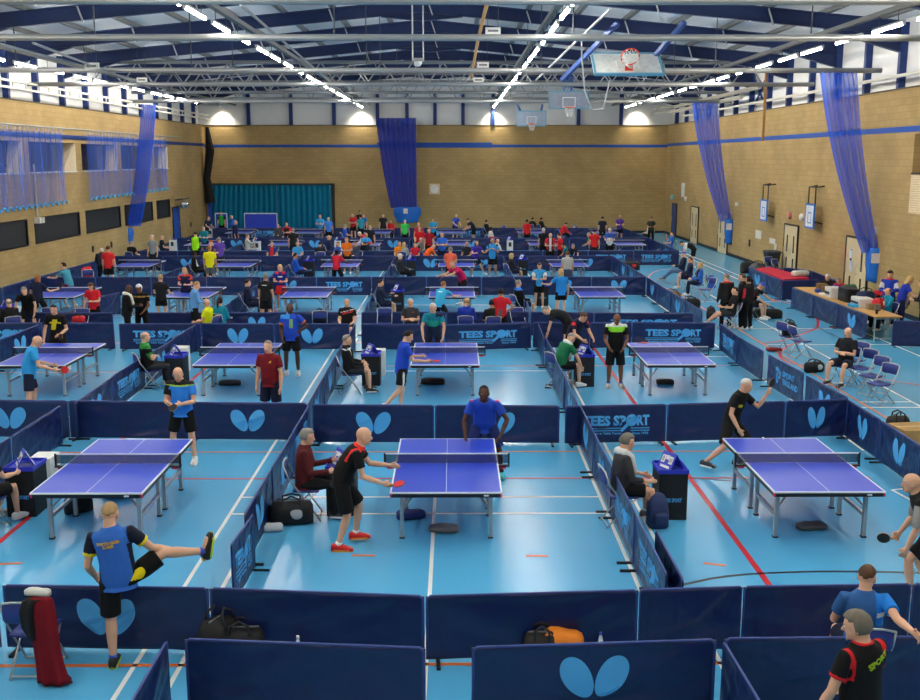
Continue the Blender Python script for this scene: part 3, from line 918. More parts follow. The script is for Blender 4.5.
def letter_panel(f):
    items = []
    I = Matrix.Identity(4)
    for tx, xa, xb in (('TEES', -.72, -.12), ('SP', -.06, .21), ('RT', .452, .72)):
        items.append((fit(text_mesh(tx, .3, pale, .014), xa, xb, .35, .545), I, 0))
    mb = MB()
    ring = []
    for k in range(28):
        th = 2*PI*k/28
        ring.append((.335 + .125*math.cos(th), .45 + .115*math.sin(th)))
    mb.prism(ring, -.006, 0)
    c = Vector((.335, .45)); d = Vector((-.72, -.69)); n_ = Vector((-d.y, d.x))
    p0 = c + d * .1; p1 = c + d * .3
    mb.prism([tuple(p0 - n_*.035), tuple(p1 - n_*.026), tuple(p1 + n_*.026), tuple(p0 + n_*.035)], -.006, 0)
    for z in (.29, .245):
        mb.prism([(-.72, z), (.15, z), (.15, z + .018), (-.72, z + .018)], -.005, 0)
        mb.prism([(.32, z), (.72, z), (.72, z + .018), (.32, z + .018)], -.005, 0)
    items.append((mb.mesh('b', pale), I, 0))
    items.append((fit(text_mesh('Specialists in Table Tennis', .06, pale, .002), -.66, .12, .17, .225), I, 0))
    items.append((fit(text_mesh('Since 1976', .06, pale, .002), .35, .7, .175, .225), I, 0))
    me = join_meshes('shop_lettering', items, [pale])
    return drape_on(me, f)
LETTERS = [letter_panel(f) for f in FOLDS]
def swirl_panel(f):
    I = Matrix.Identity(4); items = []
    items.append((fit(text_mesh('SPORT', .2, pale, .006, align='LEFT'), -.1, .55, .42, .55), I, 0))
    items.append((fit(text_mesh('ENGLAND', .2, pale, .006, align='LEFT'), -.1, .8, .24, .37), I, 0))
    mb = MB()
    for k in range(3):
        a = 2*PI*k/3 + .5
        pts = [(-.42 + math.cos(a + s*2.0)*(.07 + .13*s), .4 + math.sin(a + s*2.0)*(.07 + .15*s)) for s in [i/8 for i in range(9)]]
        inn = [(-.42 + math.cos(a + s*2.0 + .45)*(.04 + .10*s), .4 + math.sin(a + s*2.0 + .45)*(.04 + .12*s)) for s in [i/8 for i in range(9)]]
        for i in range(8):
            mb.prism([pts[i], pts[i+1], inn[i+1], inn[i]], -.005, 0)
    items.append((mb.mesh('b', pale), I, 0))
    return drape_on(join_meshes('partner_lettering', items, [pale]), f)
SWIRL = swirl_panel(FOLDS[0])

NB = [0]
def barrier(p, q, kind, label, z=0):
    p = Vector((p[0], p[1], 0)); q = Vector((q[0], q[1], 0))
    L = (q - p).length; c = (p + q) / 2
    o = empty('barrier', (c.x, c.y, z), math.atan2((q-p).y, (q-p).x))
    o.scale = ((L - .012) / BW, 1, 1)
    i = NB[0] % 3; NB[0] += 1
    if kind == 'E': i = 0
    put('cloth', CLOTHS[i], o); put('frame', FRAME_ME, o)
    for x in (-BW/2 + .12, BW/2 - .12): put('foot', FOOT_ME, o, (x, 0, 0))
    if kind == 'W': put('emblem', WINGS[i], o)
    if kind == 'T': put('lettering', LETTERS[i], o)
    if kind == 'E': put('lettering', SWIRL, o)
    look = {'N': 'plain navy barrier', 'W': 'two-wing emblem navy barrier', 'T': 'lettered navy barrier', 'E': 'swirl emblem navy barrier'}[kind]
    tag(o, look + ', ' + label, 'barrier', 'navy court barriers')
    return o
def chain(pts, kinds, where, z=.73, world=False, order='from left'):
    P = pts if world else [at(x, y, z)[:2] for x, y in pts]
    n = len(kinds)
    for i, k in enumerate(kinds):
        if k == '-': continue
        barrier(P[i], P[i+1], k, '%s %s, %s' % (ORD[i], order, where))
TX = -.02
# rows that face the balcony
chain([(184,639.5),(426,648.5)], 'N', 'the row nearest the balcony')
chain([(471,648),(717,640)], 'W', 'the row nearest the balcony', order='in the middle')
p = at(724,639,.73); barrier(p[:2], (p.x + 2.3, p.y + .03), 'N', 'beyond the gap at the end of the row nearest the balcony')
barrier((p.x - .02, p.y - .06), (p.x + .02, p.y - 2.2), 'N', 'running towards the balcony beside the black and red shirt')
p = at(167,641,.73); barrier((p.x + .02, p.y - 2.2), (p.x, p.y), 'N', 'running back to the balcony left of the nearest row')
chain([(2,585.5),(209,588.5),(425,596.5),(639,590.5),(743,587),(912,584.5),(1085,582)], 'WNNNNN', 'the row closing off the front courts')
barrier(at(-210,586,.73)[:2], at(-3,585.5,.73)[:2], 'N', 'past the chair with the red jacket, closing the front courts')
# divider lines
def divider(X, y0, y1, kinds, where, side=1, jit=.0):
    n = len(kinds); d = (y1 - y0) / n
    for i, k in enumerate(kinds):
        if k == '-': continue
        a = (X + rnd.uniform(-jit, jit), y0 + d * i + .02); c = (X + rnd.uniform(-jit, jit), y0 + d * (i + 1) - .02)
        barrier(a, c, k, '%s from balcony, %s' % (ORD[i], where)) if side > 0 else barrier(c, a, k, '%s from balcony, %s' % (ORD[i], where))
yB, yD, yE, yF, yG, yH, yH2, yI, yJ = [at(454, v, .73).y for v in (589, 404.5, 323.5, 312.5, 277, 256, 251, 238, 228)]
barrier(at(231,546,.73)[:2], at(253,515,.73)[:2], 'T', 'overlapping the near end of the divider beside the maroon jacket')
divider(-2.68, 12.55, yD - .06, 'WWT', 'the divider behind the seated maroon jacket')
divider(2.32, yB + .35, yD - .06, 'TTWW', 'the divider right of the centre front table', -1)
divider(2.47, yB + .2, yB + 1.75, 'N', 'the short piece behind the divider by the rucksack', -1)
divider(-7.25, 12.0, yD - .06, 'NNN', 'the divider beside the left front table')
for i_, (pa_, pb_) in enumerate((((848,400),(881,420.5)), ((881.5,421),(922,447)), ((923,447.5),(985,488)))):
    barrier(at(*pa_,.73)[:2], at(*pb_,.73)[:2], 'WWN'[i_], '%s along the side line beside the front right table' % ORD[i_])
chain([(-52,400),(68,401),(187,402.5),(308,403.5)], 'WNW', 'the row behind the front left table')
chain([(312,405),(434.5,405.5),(560,406)], 'WW', 'the row behind the front centre table')
chain([(565,406.5),(667,404.5),(786,401.5),(848,399.5)], 'TNW', 'the row behind the front right table')
# second court row
divider(-7.1, yD + .1, yE - .1, 'WTWN', 'the second-row divider beside the arms-crossed umpire', 1, .06)
divider(-2.72, yD + .1, yE - .2, 'WWWN', 'the second-row divider by the striped black jacket', 1, .03)
divider(2.31, yD + .1, yE - .1, 'WNWN', 'the second-row divider by the towelled umpire', -1, .05)
divider(-11.4, yD + 1.5, yE - .1, 'NNW', 'the second-row divider left of the pale blue shirt')
P = [at(848,398,.73)[:2], at(806.5,375.5,.73)[:2]]
barrier(P[1], P[0], 'W', 'on the side line just past the front courts')
P = [at(804,373.5,.73)[:2], at(768.7,354.8,.73)[:2]]
barrier(P[1], P[0], 'E', 'on the side line before the row of folding chairs')
P = [at(763.6,351.5,.73)[:2], at(738.5,337,.73)[:2]]
barrier(P[1], P[0], 'N', 'on the side line beside the second-row table')
P = [at(738,336.5,.73)[:2], at(720.5,324,.73)[:2]]
barrier(P[1], P[0], 'T', 'on the side line beside the second-row table')
chain([(-60,323.5),(42,323),(114,323.5)], 'TN', 'the row behind the second-row left tables')
chain([(118.5,324),(201,323.7),(274,324),(349.5,324)], 'TWW', 'the row behind the dark blue polo player')
chain([(361,324),(444,325),(531.5,323)], 'NT', 'the row behind the second-row centre table')
chain([(533,322.5),(590,323),(632,322.5),(715.5,323)], 'NWT', 'the row behind the second-row right table')
chain([(-62,312),(16,312.5),(113,313)], 'NN', 'the row at the foot of the third-row left tables')
chain([(146,312.8),(226,313),(287,312.6),(349,312.3)], 'NWN', 'the back-to-back row behind the yellow shirt')
chain([(361,312.3),(446,312.2),(529,312)], 'NN', 'the back-to-back row behind the grey shirted sitter')
chain([(531,312),(594,313),(694,313.5)], 'NT', 'the back-to-back row behind the black and lime shirt')
# third court row
barrier(at(70,312,.73)[:2], at(97,297.5,.73)[:2], 'N', 'slanting beside the third-row far left table, nearer one')
barrier(at(97,297.5,.73)[:2], at(120,292.5,.73)[:2], 'N', 'slanting beside the third-row far left table, farther one')
for X, nm, s in ((-7.1, 'the third-row divider by the seated navy umpire', 1), (-2.72, 'the third-row divider behind the navy jacket umpire', 1), (2.3, 'the third-row divider by the blond seated umpire', -1)):
    divider(X, yF + .1, yG - .1, 'WNWN', nm, s, .05)
divider(7.42, yF + .2, yG - .1, 'NWNW', 'the side line near the seated spectators', -1)
def row(py, X0, X1, n, kinds, where):
    y = at(454, py, .73).y
    P = [(X0 + (X1 - X0) * i / n, y + rnd.uniform(-.05, .05)) for i in range(n + 1)]
    chain(P, kinds, where, world=True)
row(277, -15.9, 7.42, 11, 'NNNNWTNNNWW', 'the row behind the third-row tables')
row(256, -15.9, 2.3, 8, 'NWNNWNWT', 'the row behind the fourth-row tables')
row(256, 2.35, 7.42, 2, 'NW', 'the fourth-row barriers by the side line')
row(251, -15.9, 11.15, 12, 'NNNNNNNNNNTT', 'the back-to-back row behind the fourth tables')
row(238, -15.9, 11.15, 12, 'NWNWNWTWNWNN', 'the row behind the fifth-row tables')
row(228, -15.9, 11.15, 12, 'NTNNWNWTNWNN', 'the last row before the end wall')
for X, nm in ((-11.4, 'behind the white-striped tracksuit'), (-7.1, 'near the yellow shirt'), (-2.72, 'beside the dark jacket umpire')):
    divider(X, yG + .1, yH - .1, 'NWNN', 'the fourth-row divider ' + nm, 1, .05)
divider(2.3, yG + .1, yH - .1, 'NNWN', 'the fourth-row divider beside the blue and black shirt', -1)
divider(7.42, yG + .1, yH - .1, 'NWWN', 'the fourth-row side line by the red bag', -1)
for X in (-11.4, -2.5, 2.3):
    divider(X, yH2 + .1, yI - .1, 'NN-N', 'the fifth-row divider %s' % {-11.4: 'near the grille wall', -2.5: 'in the middle of the hall', 2.3: 'by the white scarf'}[X], 1 if X < 0 else -1)
divider(11.15, yH2 + .1, yI - .1, 'WWNN', 'the fifth-row side line by the seated blue shirt', -1)
divider(11.15, yI + .1, yJ - .1, 'NNNN', 'the last side line before the end wall', -1)
divider(-16.0, 24.5, yH, 'NNNNNNNNNN', 'the long line along the grille wall')
# desk enclosure at the right side
def seq(px, kinds, where):
    chain(px, kinds, where)
seq([(749,267.5),(767,275),(782,280.5)], 'WN', 'the aisle side of the red cloth pen')
seq([(782.5,281),(818,280)], 'N', 'the near end of the red cloth pen')
p0 = at(749,267,.73); p1 = at(763,272.5,.73)
seq([(784,267.5),(812,271),(840,282)], 'NN', 'the wall side of the red cloth pen')
barrier(at(893,321,.73)[:2], at(935,322,.73)[:2], 'N', 'on the floor at the near end of the long desk')

# ================================================================ table tennis tables
blue_top = mat((46,72,202), .34, 0, .5, .05, 2.0)
tline = mat((232,234,240), .4, 0, .5, .03)
t_edge = mat((18,20,28), .4, 0, .5, .1)
leg_m = mat((170,174,178), .35, .5, .5, .06)
pink = mat((206,40,86), .5)
net_grey = bpy.data.materials.new('net_mesh'); net_grey.use_nodes = True
nt = net_grey.node_tree; b = nt.nodes['Principled BSDF']; b.inputs['Base Color'].default_value = lin((38,42,70)); b.inputs['Roughness'].default_value = .8; b.inputs['Alpha'].default_value = .52
TL, TW, TH = 2.74, 1.525, .76
def make_table():
    r = empty('table_tennis_table')
    for s in (-1, 1):
        mb = MB()
        y0, y1 = (-TL/2, -.004) if s < 0 else (.004, TL/2)
        mb.box2((-TW/2 + .004, y0 + (.004 if s < 0 else 0), TH - .022), (TW/2 - .004, y1 - (.004 if s > 0 else 0), TH - .0005), 0)
        e = TH
        for a, c in (((-TW/2, y0, TH - .02), (-TW/2 + .022, y1, e)), ((TW/2 - .022, y0, TH - .02), (TW/2, y1, e)), ((-.0035, y0, TH - .02), (.0035, y1, e))):
            mb.box2(a, c, 1)
        ye = y0 if s < 0 else y1 - .022
        mb.box2((-TW/2 + .022, ye, TH - .02), (TW/2 - .022, ye + .022, e), 1)
        t = mb.build('tabletop', [blue_top, tline], r)
        ap = MB()
        for a, c in (((-TW/2 + .008, y0 + .01, TH - .075), (-TW/2 + .035, y1 - .01, TH - .021)), ((TW/2 - .035, y0 + .01, TH - .075), (TW/2 - .008, y1 - .01, TH - .021)),
                     ((-TW/2 + .035, (y0 + .008) if s < 0 else (y1 - .035), TH - .075), (TW/2 - .035, (y0 + .035) if s < 0 else (y1 - .008), TH - .021))): ap.box2(a, c)
        ap.build('apron', t_edge, r)
        for x in (-1, 1):
            MB().box2((x*(TW/2 - .028), s*(TL/2 - .03), TH - .07), (x*(TW/2 - .003), s*(TL/2 - .003), TH - .024)).build('corner_cap', pink, r)
            for yl in (.15, 1.07):
                L = MB().box2((x*(TW/2 - .17), s*yl - .028, .02), (x*(TW/2 - .12), s*yl + .028, TH - .05)).build('leg', leg_m, r)
                MB().box2((x*(TW/2 - .18), s*yl - .035, 0), (x*(TW/2 - .11), s*yl + .035, .022)).build('foot', t_edge, L)
            fr = MB()
            fr.box2((x*(TW/2 - .165), s*.15, .30), (x*(TW/2 - .125), s*1.07, .35))
            fr.build('side_rail', leg_m, r)
            MB().tube([(x*(TW/2 - .17), s*1.07, .46), (x*.35, s*.95, TH - .05)], .016, 6).build('brace', leg_m, r)
        MB().box2((-TW/2 + .14, s*.15 - .02, TH - .11), (TW/2 - .14, s*.15 + .02, TH - .07)).build('cross_bar', leg_m, r)
        MB().box2((-TW/2 + .14, s*1.07 - .02, TH - .11), (TW/2 - .14, s*1.07 + .02, TH - .07)).build('cross_bar', leg_m, r)
    mb = MB()
    for s in (-1, 1):
        mb.prism([(.545 + s*.014 + .022*math.cos(k*PI/5)*1.0 , TH - .047 + .012*math.sin(k*PI/5)) for k in range(10)], -TL/2 + .002, -TL/2 + .009)
    mb.build('emblem', tline, r)
    MB().box2((-TW/2 - .15, -.004, TH + .006), (TW/2 + .15, .004, TH + .14)).build('net', net_grey, r)
    MB().box2((-TW/2 - .152, -.006, TH + .138), (TW/2 + .152, .006, TH + .156)).build('net_tape', tline, r)
    for s in (-1, 1):
        p = MB().box2((s*(TW/2 + .145), -.016, TH - .03), (s*(TW/2 + .17), .016, TH + .156)).build('net_post', t_edge, r)
        MB().box2((s*(TW/2 - .06), -.035, TH - .05), (s*(TW/2 + .17), .035, TH - .026)).build('clamp', t_edge, p)
        MB().box2((s*(TW/2 + .03), -.037, TH - .075), (s*(TW/2 + .12), .037, TH - .05)).build('clamp_label', pink, p)
    return r
tp = make_table(); learn(tp)
TY = [at(454, v, TH).y + TL/2 for v in (492.5, 364.7, 296.8, 266.4, 245, 233)]
TABLES = [
 [(-4.98,'left'), (-.11,'centre'), (5.1,'right')],
 [(-9.3,'far left'), (-4.98,'left centre'), (-.2,'centre'), (5.0,'right')],
 [(-13.2,'far left'), (-8.8,'left'), (-4.93,'left centre'), (-.07,'centre'), (4.87,'right')],
 [(-13.6,'far left'), (-9.35,'left'), (-4.85,'left centre'), (.1,'centre'), (4.9,'right')],
 [(-13.4,'far left'), (-9.0,'left'), (-4.7,'left centre'), (0,'centre'), (4.75,'right'), (9.35,'far right')],
 [(-13.2,'far left'), (-9.0,'left'), (-4.7,'left centre'), (-.1,'centre'), (4.7,'right'), (9.3,'far right')]]
RN = ['front', 'second', 'third', 'fourth', 'fifth', 'sixth and last']
first = True
for ri, rw in enumerate(TABLES):
    for X, nm in rw:
        o = tp if first else copy_tree(tp); first = False
        o.location = (X, TY[ri], 0)
        tag(o, 'blue table tennis table with net, %s one of the %s court row' % (nm, RN[ri]), 'table tennis table', 'table tennis tables')

# ================================================================ score boxes
blk = mat((22,22,26), .6, 0, .4, .15)
royal = mat((36,52,190), .45, 0, .5, .06)
white_m = mat((232,232,230), .5)
def make_box():
    r = empty('score_box')
    mb = MB()
    w, d, h = .42, .5, .7
    mb.box2((-w/2, -d/2, 0), (w/2, -d/2 + .02, h)); mb.box2((-w/2, -d/2 + .02, 0), (-w/2 + .02, d/2, h)); mb.box2((w/2 - .02, -d/2 + .02, 0), (w/2, d/2, h))
    mb.box2((-w/2 + .02, -d/2 + .02, .3), (w/2 - .02, d/2, .32)); mb.box2((-w/2 + .02, d/2 - .02, .32), (w/2 - .02, d/2, h))
    mb.build('carcass', blk, r)
    t = MB(); t.box2((-w/2 - .01, -d/2 - .01, h), (w/2 + .01, d/2 + .01, h + .02))
    for a, c in (((-w/2 - .01, -d/2 - .01, h + .02), (-w/2 + .005, d/2 + .01, h + .06)), ((w/2 - .005, -d/2 - .01, h + .02), (w/2 + .01, d/2 + .01, h + .06)), ((-w/2 + .005, -d/2 - .01, h + .02), (w/2 - .005, -d/2 + .005, h + .06)), ((-w/2 + .005, d/2 - .005, h + .02), (w/2 - .005, d/2 + .01, h + .06))): t.box2(a, c)
    t.build('tray', royal, r)
    lm = fit(text_mesh('TEES SPORT', .1, pale, .003), -.13, .13, .27, .33)
    for v in lm.vertices: v.co.y -= d/2 + .001
    put('lettering', lm, r)
    return r
def make_flip():
    r = empty('flip_scoreboard')
    for s in (-1, 1):
        a = s * R(28)
        M3 = Euler((a, 0, 0)).to_matrix()
        ctr = Vector((0, s * -.0 + s*.075, .14))
        MB().box(ctr, (.36, .012, .31), M3).build('board', royal, r)
        if s < 0 or True:
            cards = MB(); nums = []
            for x, wd in ((-.1, .09), (.1, .09), (-.022, .035), (.022, .035)):
                cards.box(ctr + M3 @ Vector((x, s*.009, .02 if wd > .05 else .06)), (wd, .006, .14 if wd > .05 else .08), M3)
            cards.box(ctr + M3 @ Vector((0, s*.009, -.115)), (.24, .006, .045), M3)
            cards.build('card_tile', white_m, r)
            dg = MB()
            for x in (-.1, .1):
                for k in range(2):
                    dg.box(ctr + M3 @ Vector((x - .014 + .028*k, s*.013, .02)), (.011, .004, .08), M3)
                if x < 0:
                    for z in (-.02, .06): dg.box(ctr + M3 @ Vector((x, s*.013, z)), (.03, .004, .012), M3)
            dg.build('digit_marking', mat((30,30,60), .5), r)
    for x in (-.17, .17): MB().box2((x - .005, -.14, 0), (x + .005, .14, .01)).build('stay', royal, r)
    return r
def make_towelbox():
    r = empty('towel_box')
    MB().box2((-.17, -.2, 0), (.17, .2, .62)).build('carton', mat((226,226,222), .6), r)
    MB().box2((-.08, -.206, .28), (.08, -.2, .52)).build('printed_label', mat((60,60,66), .6), r)
    return r
bp_, fp_, wp_ = make_box(), make_flip(), make_towelbox()
for q in (bp_, fp_, wp_): learn(q)
NBX = [0, 0, 0]
def score(px, py, rz, where, flip=True, z=0, box=True, wbox=None):
    p = at(px, py)
    fwd = Matrix.Rotation(R(rz), 3, 'Z') @ Vector((0, 1, 0))
    c = Vector((p.x, p.y + .25, 0))
    if box:
        o = bp_ if NBX[0] == 0 else copy_tree(bp_); NBX[0] += 1
        o.location = c; o.rotation_euler = (0, 0, R(rz))
        tag(o, 'black score box with blue tray ' + where, 'score box', 'umpire score boxes')
    if not box: c = Vector((at(*wbox).x, at(*wbox).y + .2, 0))
    if flip:
        o = fp_ if NBX[1] == 0 else copy_tree(fp_); NBX[1] += 1
        o.location = (c.x, c.y, .723 if box else .622); o.rotation_euler = (0, 0, R(rz - 62)); o.scale = (.82, .82, .82)
        tag(o, 'blue flip scoreboard standing on the box ' + where, 'scoreboard', 'flip scoreboards')
    if wbox:
        q = at(*wbox)
        o = wp_ if NBX[2] == 0 else copy_tree(wp_); NBX[2] += 1
        o.location = (q.x, q.y + .2, 0)
        tag(o, 'white carton with dark label ' + where, 'carton', 'white cartons')
score(22, 517, 0, 'by the left front table', wbox=(42, 497))
score(341, 516, 0, 'in front of the maroon jacket')
score(672, 520, 0, 'in front of the hooded umpire with white towel')
score(175, 388, 0, 'beside the arms-crossed umpire', wbox=(180, 373))
score(371, 386, 0, 'before the striped black jacket', wbox=(378, 376))
score(585, 387, 0, 'before the bald umpire with a towel')
score(4, 331, 0, 'of the third-row left court', wbox=(12, 327))
score(264, 313.5, 0, 'behind the grey-haired black shirt')
score(397.5, 312.5, 0, 'before the navy jacket umpire')
score(542.5, 306, 0, 'beside the backpacked umpire')
score(309, 277, 0, 'before the blue tracksuit umpire')
score(411, 276, 0, 'before the white-haired umpire in a dark coat')
score(523, 275.5, 0, 'before the blond umpire')
score(172, 250.5, 0, 'near the grille wall, fifth row', box=False, z=.62, wbox=(172.5, 251))
score(257.5, 252, 0, 'before the pale grey jacket', box=False, z=.62, wbox=(257, 252.5))
score(337, 251.5, 0, 'before the bald navy umpire', box=False, z=.62, wbox=(337.5, 252))
score(509, 251, 0, 'in the far centre of the fifth row', box=False, z=.62, wbox=(510, 251.5))
score(210.5, 238, 0, 'below the teal curtain', box=False, z=.62, wbox=(210.5, 238.5))
score(281, 238.5, 0, 'beside the black and red shirt', box=False, z=.62, wbox=(281, 239))
score(353.5, 237.5, 0, 'before the far blue sitter', box=False, z=.62, wbox=(353, 238))
score(503, 237.5, 0, 'by the far white and red shirt', box=False, z=.62, wbox=(503, 238))
score(575, 238, 0, 'by the far red bender', box=False, z=.62, wbox=(575, 238.5))

# ================================================================ folding chairs
alu = mat((196,196,194), .3, .6, .5, .05)
seat_blue = mat((48,60,132), .5, 0, .4, .08)
def make_chair(cm=seat_blue):
    r = empty('folding_chair')
    mb = MB(); rings = []
    for x, dz in ((-.2, .012), (-.1, 0), (0, -.004), (.1, 0), (.2, .012)):
        rings.append([Vector((x, y, .44 + dz + zz)) for y, zz in ((-.18, .012), (.0, .0), (.19, .008), (.2, -.01), (.19, -.022), (.0, -.026), (-.18, -.014))])
    mb.loft(rings); mb.build('seat', cm, r, True)
    mb = MB(); rings = []
    for x in (-.2, -.17, 0, .17, .2):
        hh = .085 if abs(x) > .18 else .11
        rings.append([Vector((x, -.27 - .03*(1 - (x/.2)**2) + dy, .74 + z*hh)) for dy, z in ((-.012, -.9), (-.018, 0), (-.012, .9), (0, 1), (.012, .9), (.006, 0), (.012, -.9), (0, -1))])
    mb.loft(rings); mb.build('backrest', cm, r, True)
    for s in (-1, 1):
        MB().tube([(s*.215, -.30, .84), (s*.215, -.235, .66), (s*.215, .215, .0)], .012, 8).build('leg', alu, r, True)
        MB().tube([(s*.19, .17, .43), (s*.19, -.26, .0)], .012, 8).build('leg', alu, r, True)
    MB().tube([(-.215, .19, .03), (.215, .19, .03)], .01, 6).build('crossbar', alu, r)
    MB().tube([(-.19, -.235, .03), (.19, -.235, .03)], .01, 6).build('crossbar', alu, r)
    MB().tube([(-.215, -.30, .84), (-.1, -.31, .86), (.1, -.31, .86), (.215, -.30, .84)], .012, 8).build('top_bar', alu, r, True)
    return r
cp = make_chair(); learn(cp)
NC = [0]
def chair(p, rz, label, group='folding chairs'):
    o = cp if NC[0] == 0 else copy_tree(cp); NC[0] += 1
    o.location = (p[0], p[1], 0); o.rotation_euler = (0, 0, R(rz))
    tag(o, label, 'chair', group)
    return o
for i, (px, py) in enumerate(((841.5,374.5),(850.5,382),(858,390.5),(869,399),(877,407.5))):
    p = at(px + 2, py - 4)
    if i: chair(p, 118, 'empty blue folding chair beside the black T-shirt sitter, %s along the row' % ORD[i - 1])
chair(at(788,352), -62, 'blue folding chair on the red circle with a black bag on it, nearer the barriers')
chair(at(800,357), -75, 'empty blue folding chair on the red circle, right of the one with a bag')
chair(at(728,327), 150, 'empty folding chair behind the lettered side barrier, next to the standing tracksuits')
chair(at(384.5,338.2), 180, 'empty blue folding chair between the black-red shirt and the grey shirt sitters')
chair(at(320,338), 10, 'blue folding chair with a black bag, beside the sitter in black and red')
chair(at(45,338), 170, 'folding chair seen from behind the black and yellow shirt')
chair(at(80,338.5), 175, 'folding chair holding a red bag behind the far second-row left court')
chair(at(520,337.5), 200, 'empty blue folding chair right of the red shirt standing at the barrier')
chair(at(39,668), 0, 'silver folding chair draped with a red and black jacket')
chair(at(89,292), 200, 'folding chair with a red jacket against the grille wall side')
chair(at(706,301), 115, 'folding chair hung with a blue rucksack, behind the blond spectator')

# ================================================================ bags and small things
def blob_bag(name, lab, p, rz, size, c, strap=True, cat='bag', z=0, c2=None):
    """soft holdall: rounded body, end seams, zip and carrying strap"""
    L, D, H = size
    o = empty(name, (p[0], p[1], z), R(rz)); tag(o, lab, cat)
    r = random.Random(int(p[0]*100) + int(p[1]*10))
    mb = MB(); rings = []
    for t in (0, .06, .2, .4, .6, .8, .94, 1):
        q = (.55, .85, 1, 1.03, .98, 1, .82, .5)[(0, .06, .2, .4, .6, .8, .94, 1).index(t)]
        q *= 1 + r.uniform(-.05, .05)
        ring = []
        for k in range(14):
            a = 2*PI*k/14
            y = math.copysign(abs(math.cos(a))**.7, math.cos(a)) * D/2 * q
            zz = H/2 + math.copysign(abs(math.sin(a))**.65, math.sin(a)) * H/2 * (q if math.sin(a) > 0 else 1)
            ring.append(Vector(((t - .5)*L, y*(1 + r.uniform(-.06, .06)), max(0, zz*(1 + r.uniform(-.05, .05))))))
        rings.append(ring)
    mb.loft(rings); mb.build('body', mat(c, .7, 0, .4, .25, 6), o, True)
    if strap:
        MB().box((0, 0, H*1.0), (L*.8, .02, .012)).build('zip', mat((120,120,120), .4), o)
        if c2: MB().ell((L*.12, -D*.43, H*.55), (L*.2, D*.09, H*.26)).build('side_panel', mat(c2, .7), o, True)
        for s in (-1, 1):
            MB().tube([(-L*.22, s*D*.42, H*.75), (-L*.2, s*D*.3, H*1.12), (0, s*D*.18, H*1.25), (L*.2, s*D*.3, H*1.12), (L*.22, s*D*.42, H*.75)], .015, 6).build('strap', mat((38,38,42), .7), o, True)
    return o
def rucksack(lab, p, rz, c, h=.48, z=0, c2=(60,66,96)):
    o = empty('rucksack', (p[0], p[1], z), R(rz)); tag(o, lab, 'bag')
    mb = MB(); rings = []
    for t, w_, d_ in ((0, .26, .16), (.05, .3, .22), (.4, .31, .24), (.75, .27, .2), (.93, .2, .13), (1, .08, .05)):
        rings.append([Vector((w_/2*math.copysign(abs(math.cos(a))**.6, math.cos(a)), d_/2*math.copysign(abs(math.sin(a))**.6, math.sin(a)) + t*.04, t*h)) for a in [2*PI*k/16 for k in range(16)]])
    mb.loft(rings); mb.build('body', mat(c, .7, 0, .4, .15, 6), o, True)
    mb = MB(); mb.loft([[Vector((.1*s*math.copysign(abs(math.cos(a))**.5, math.cos(a)), -.125 - dd, .16 + .09*s*math.copysign(abs(math.sin(a))**.5, math.sin(a)))) for a in [2*PI*k/12 for k in range(12)]] for s, dd in ((1.05, -.03), (1, .02), (.8, .035))])
    mb.build('pocket', mat(c, .7, 0, .4, .15, 6), o, True)
    for s in (-1, 1): MB().tube([(s*.08, .12, h*.9), (s*.1, .17, h*.6), (s*.11, .13, h*.15)], .018, 6).build('strap', mat(c2, .7), o, True)
    MB().tube([(-.04, .08, h*.97), (0, .08, h*1.06), (.04, .08, h*.97)], .012, 6).build('grab_loop', mat(c2, .7), o)
    return o
def bottle(lab, p, c, z=0, h=.24, capc=(60,110,200)):
    o = empty('water_bottle', (p[0], p[1], z)); tag(o, lab, 'bottle')
    MB().lathe([(.001, 0), (.034, .002), (.036, .04), (.033, .1), (.036, .16), (.02, h - .04), (.013, h - .02), (.013, h)], 14).build('body', mat(c, .1, 0, .6), o, True)
    MB().lathe([(.001, h - .012), (.016, h - .012), (.016, h + .016), (.001, h + .016)], 12).build('cap', mat(capc, .4), o, True)
    return o
blob_bag('sports_bag', 'black sports bag with yellow panel lying between the two nearest barrier rows', at(221,655), 65, (.42,.34,.44), (30,28,30), c2=(226,200,40))
blob_bag('sports_bag', 'dark holdall beside the bag with a yellow panel', at(241,657), 5, (.5,.3,.34), (26,26,30))
blob_bag('sports_bag', 'dark holdall lying behind the nearest emblem barrier beside an orange garment', at(541,662), 0, (.36,.26,.34), (40,36,32))
blob_bag('orange_garment', 'crumpled orange top lying behind the nearest emblem barrier', at(562,662), -12, (.44,.26,.36), (236,130,32), False, 'garment', c2=(226,120,30))
bottle('clear water bottle standing behind the nearest plain barrier', at(298.5,664), (214,222,230), h=.3, capc=(225,225,225))
bottle('clear water bottle with blue cap standing behind the nearest emblem barrier', at(600,660), (200,214,224), h=.3, capc=(50,90,210))
bottle('small bottle with red cap beside the bottle behind the nearest plain barrier', at(289,664), (180,60,60), h=.22, capc=(220,30,40))
blob_bag('sports_bag', 'big black holdall on the floor behind the maroon jacket umpire', at(292,523), 8, (.62,.34,.34), (26,26,28), c2=(190,190,190))
bottle('maroon water bottle beside the big black holdall', at(271.5,521), (90,30,70), capc=(90,170,220))
blob_bag('trainers_bundle', 'pair of white and teal trainers on the floor by the big black holdall', at(273,530.5), 10, (.28,.2,.1), (206,210,214), False, 'shoes', c2=(40,150,170)).name = 'trainers'
rucksack('navy rucksack standing against the score box of the hooded umpire', at(657.5,527), 8, (38,54,98), .5)
blob_bag('folded_towel', 'black and white towel lying under the front centre table', at(444,531), -4, (.42,.24,.09), (96,98,100), False, 'towel', c2=(20,20,22))
blob_bag('sports_bag', 'small blue and black bag beneath the front centre table', at(411,518), 12, (.42,.22,.12), (34,48,110), False, c2=(20,20,24))
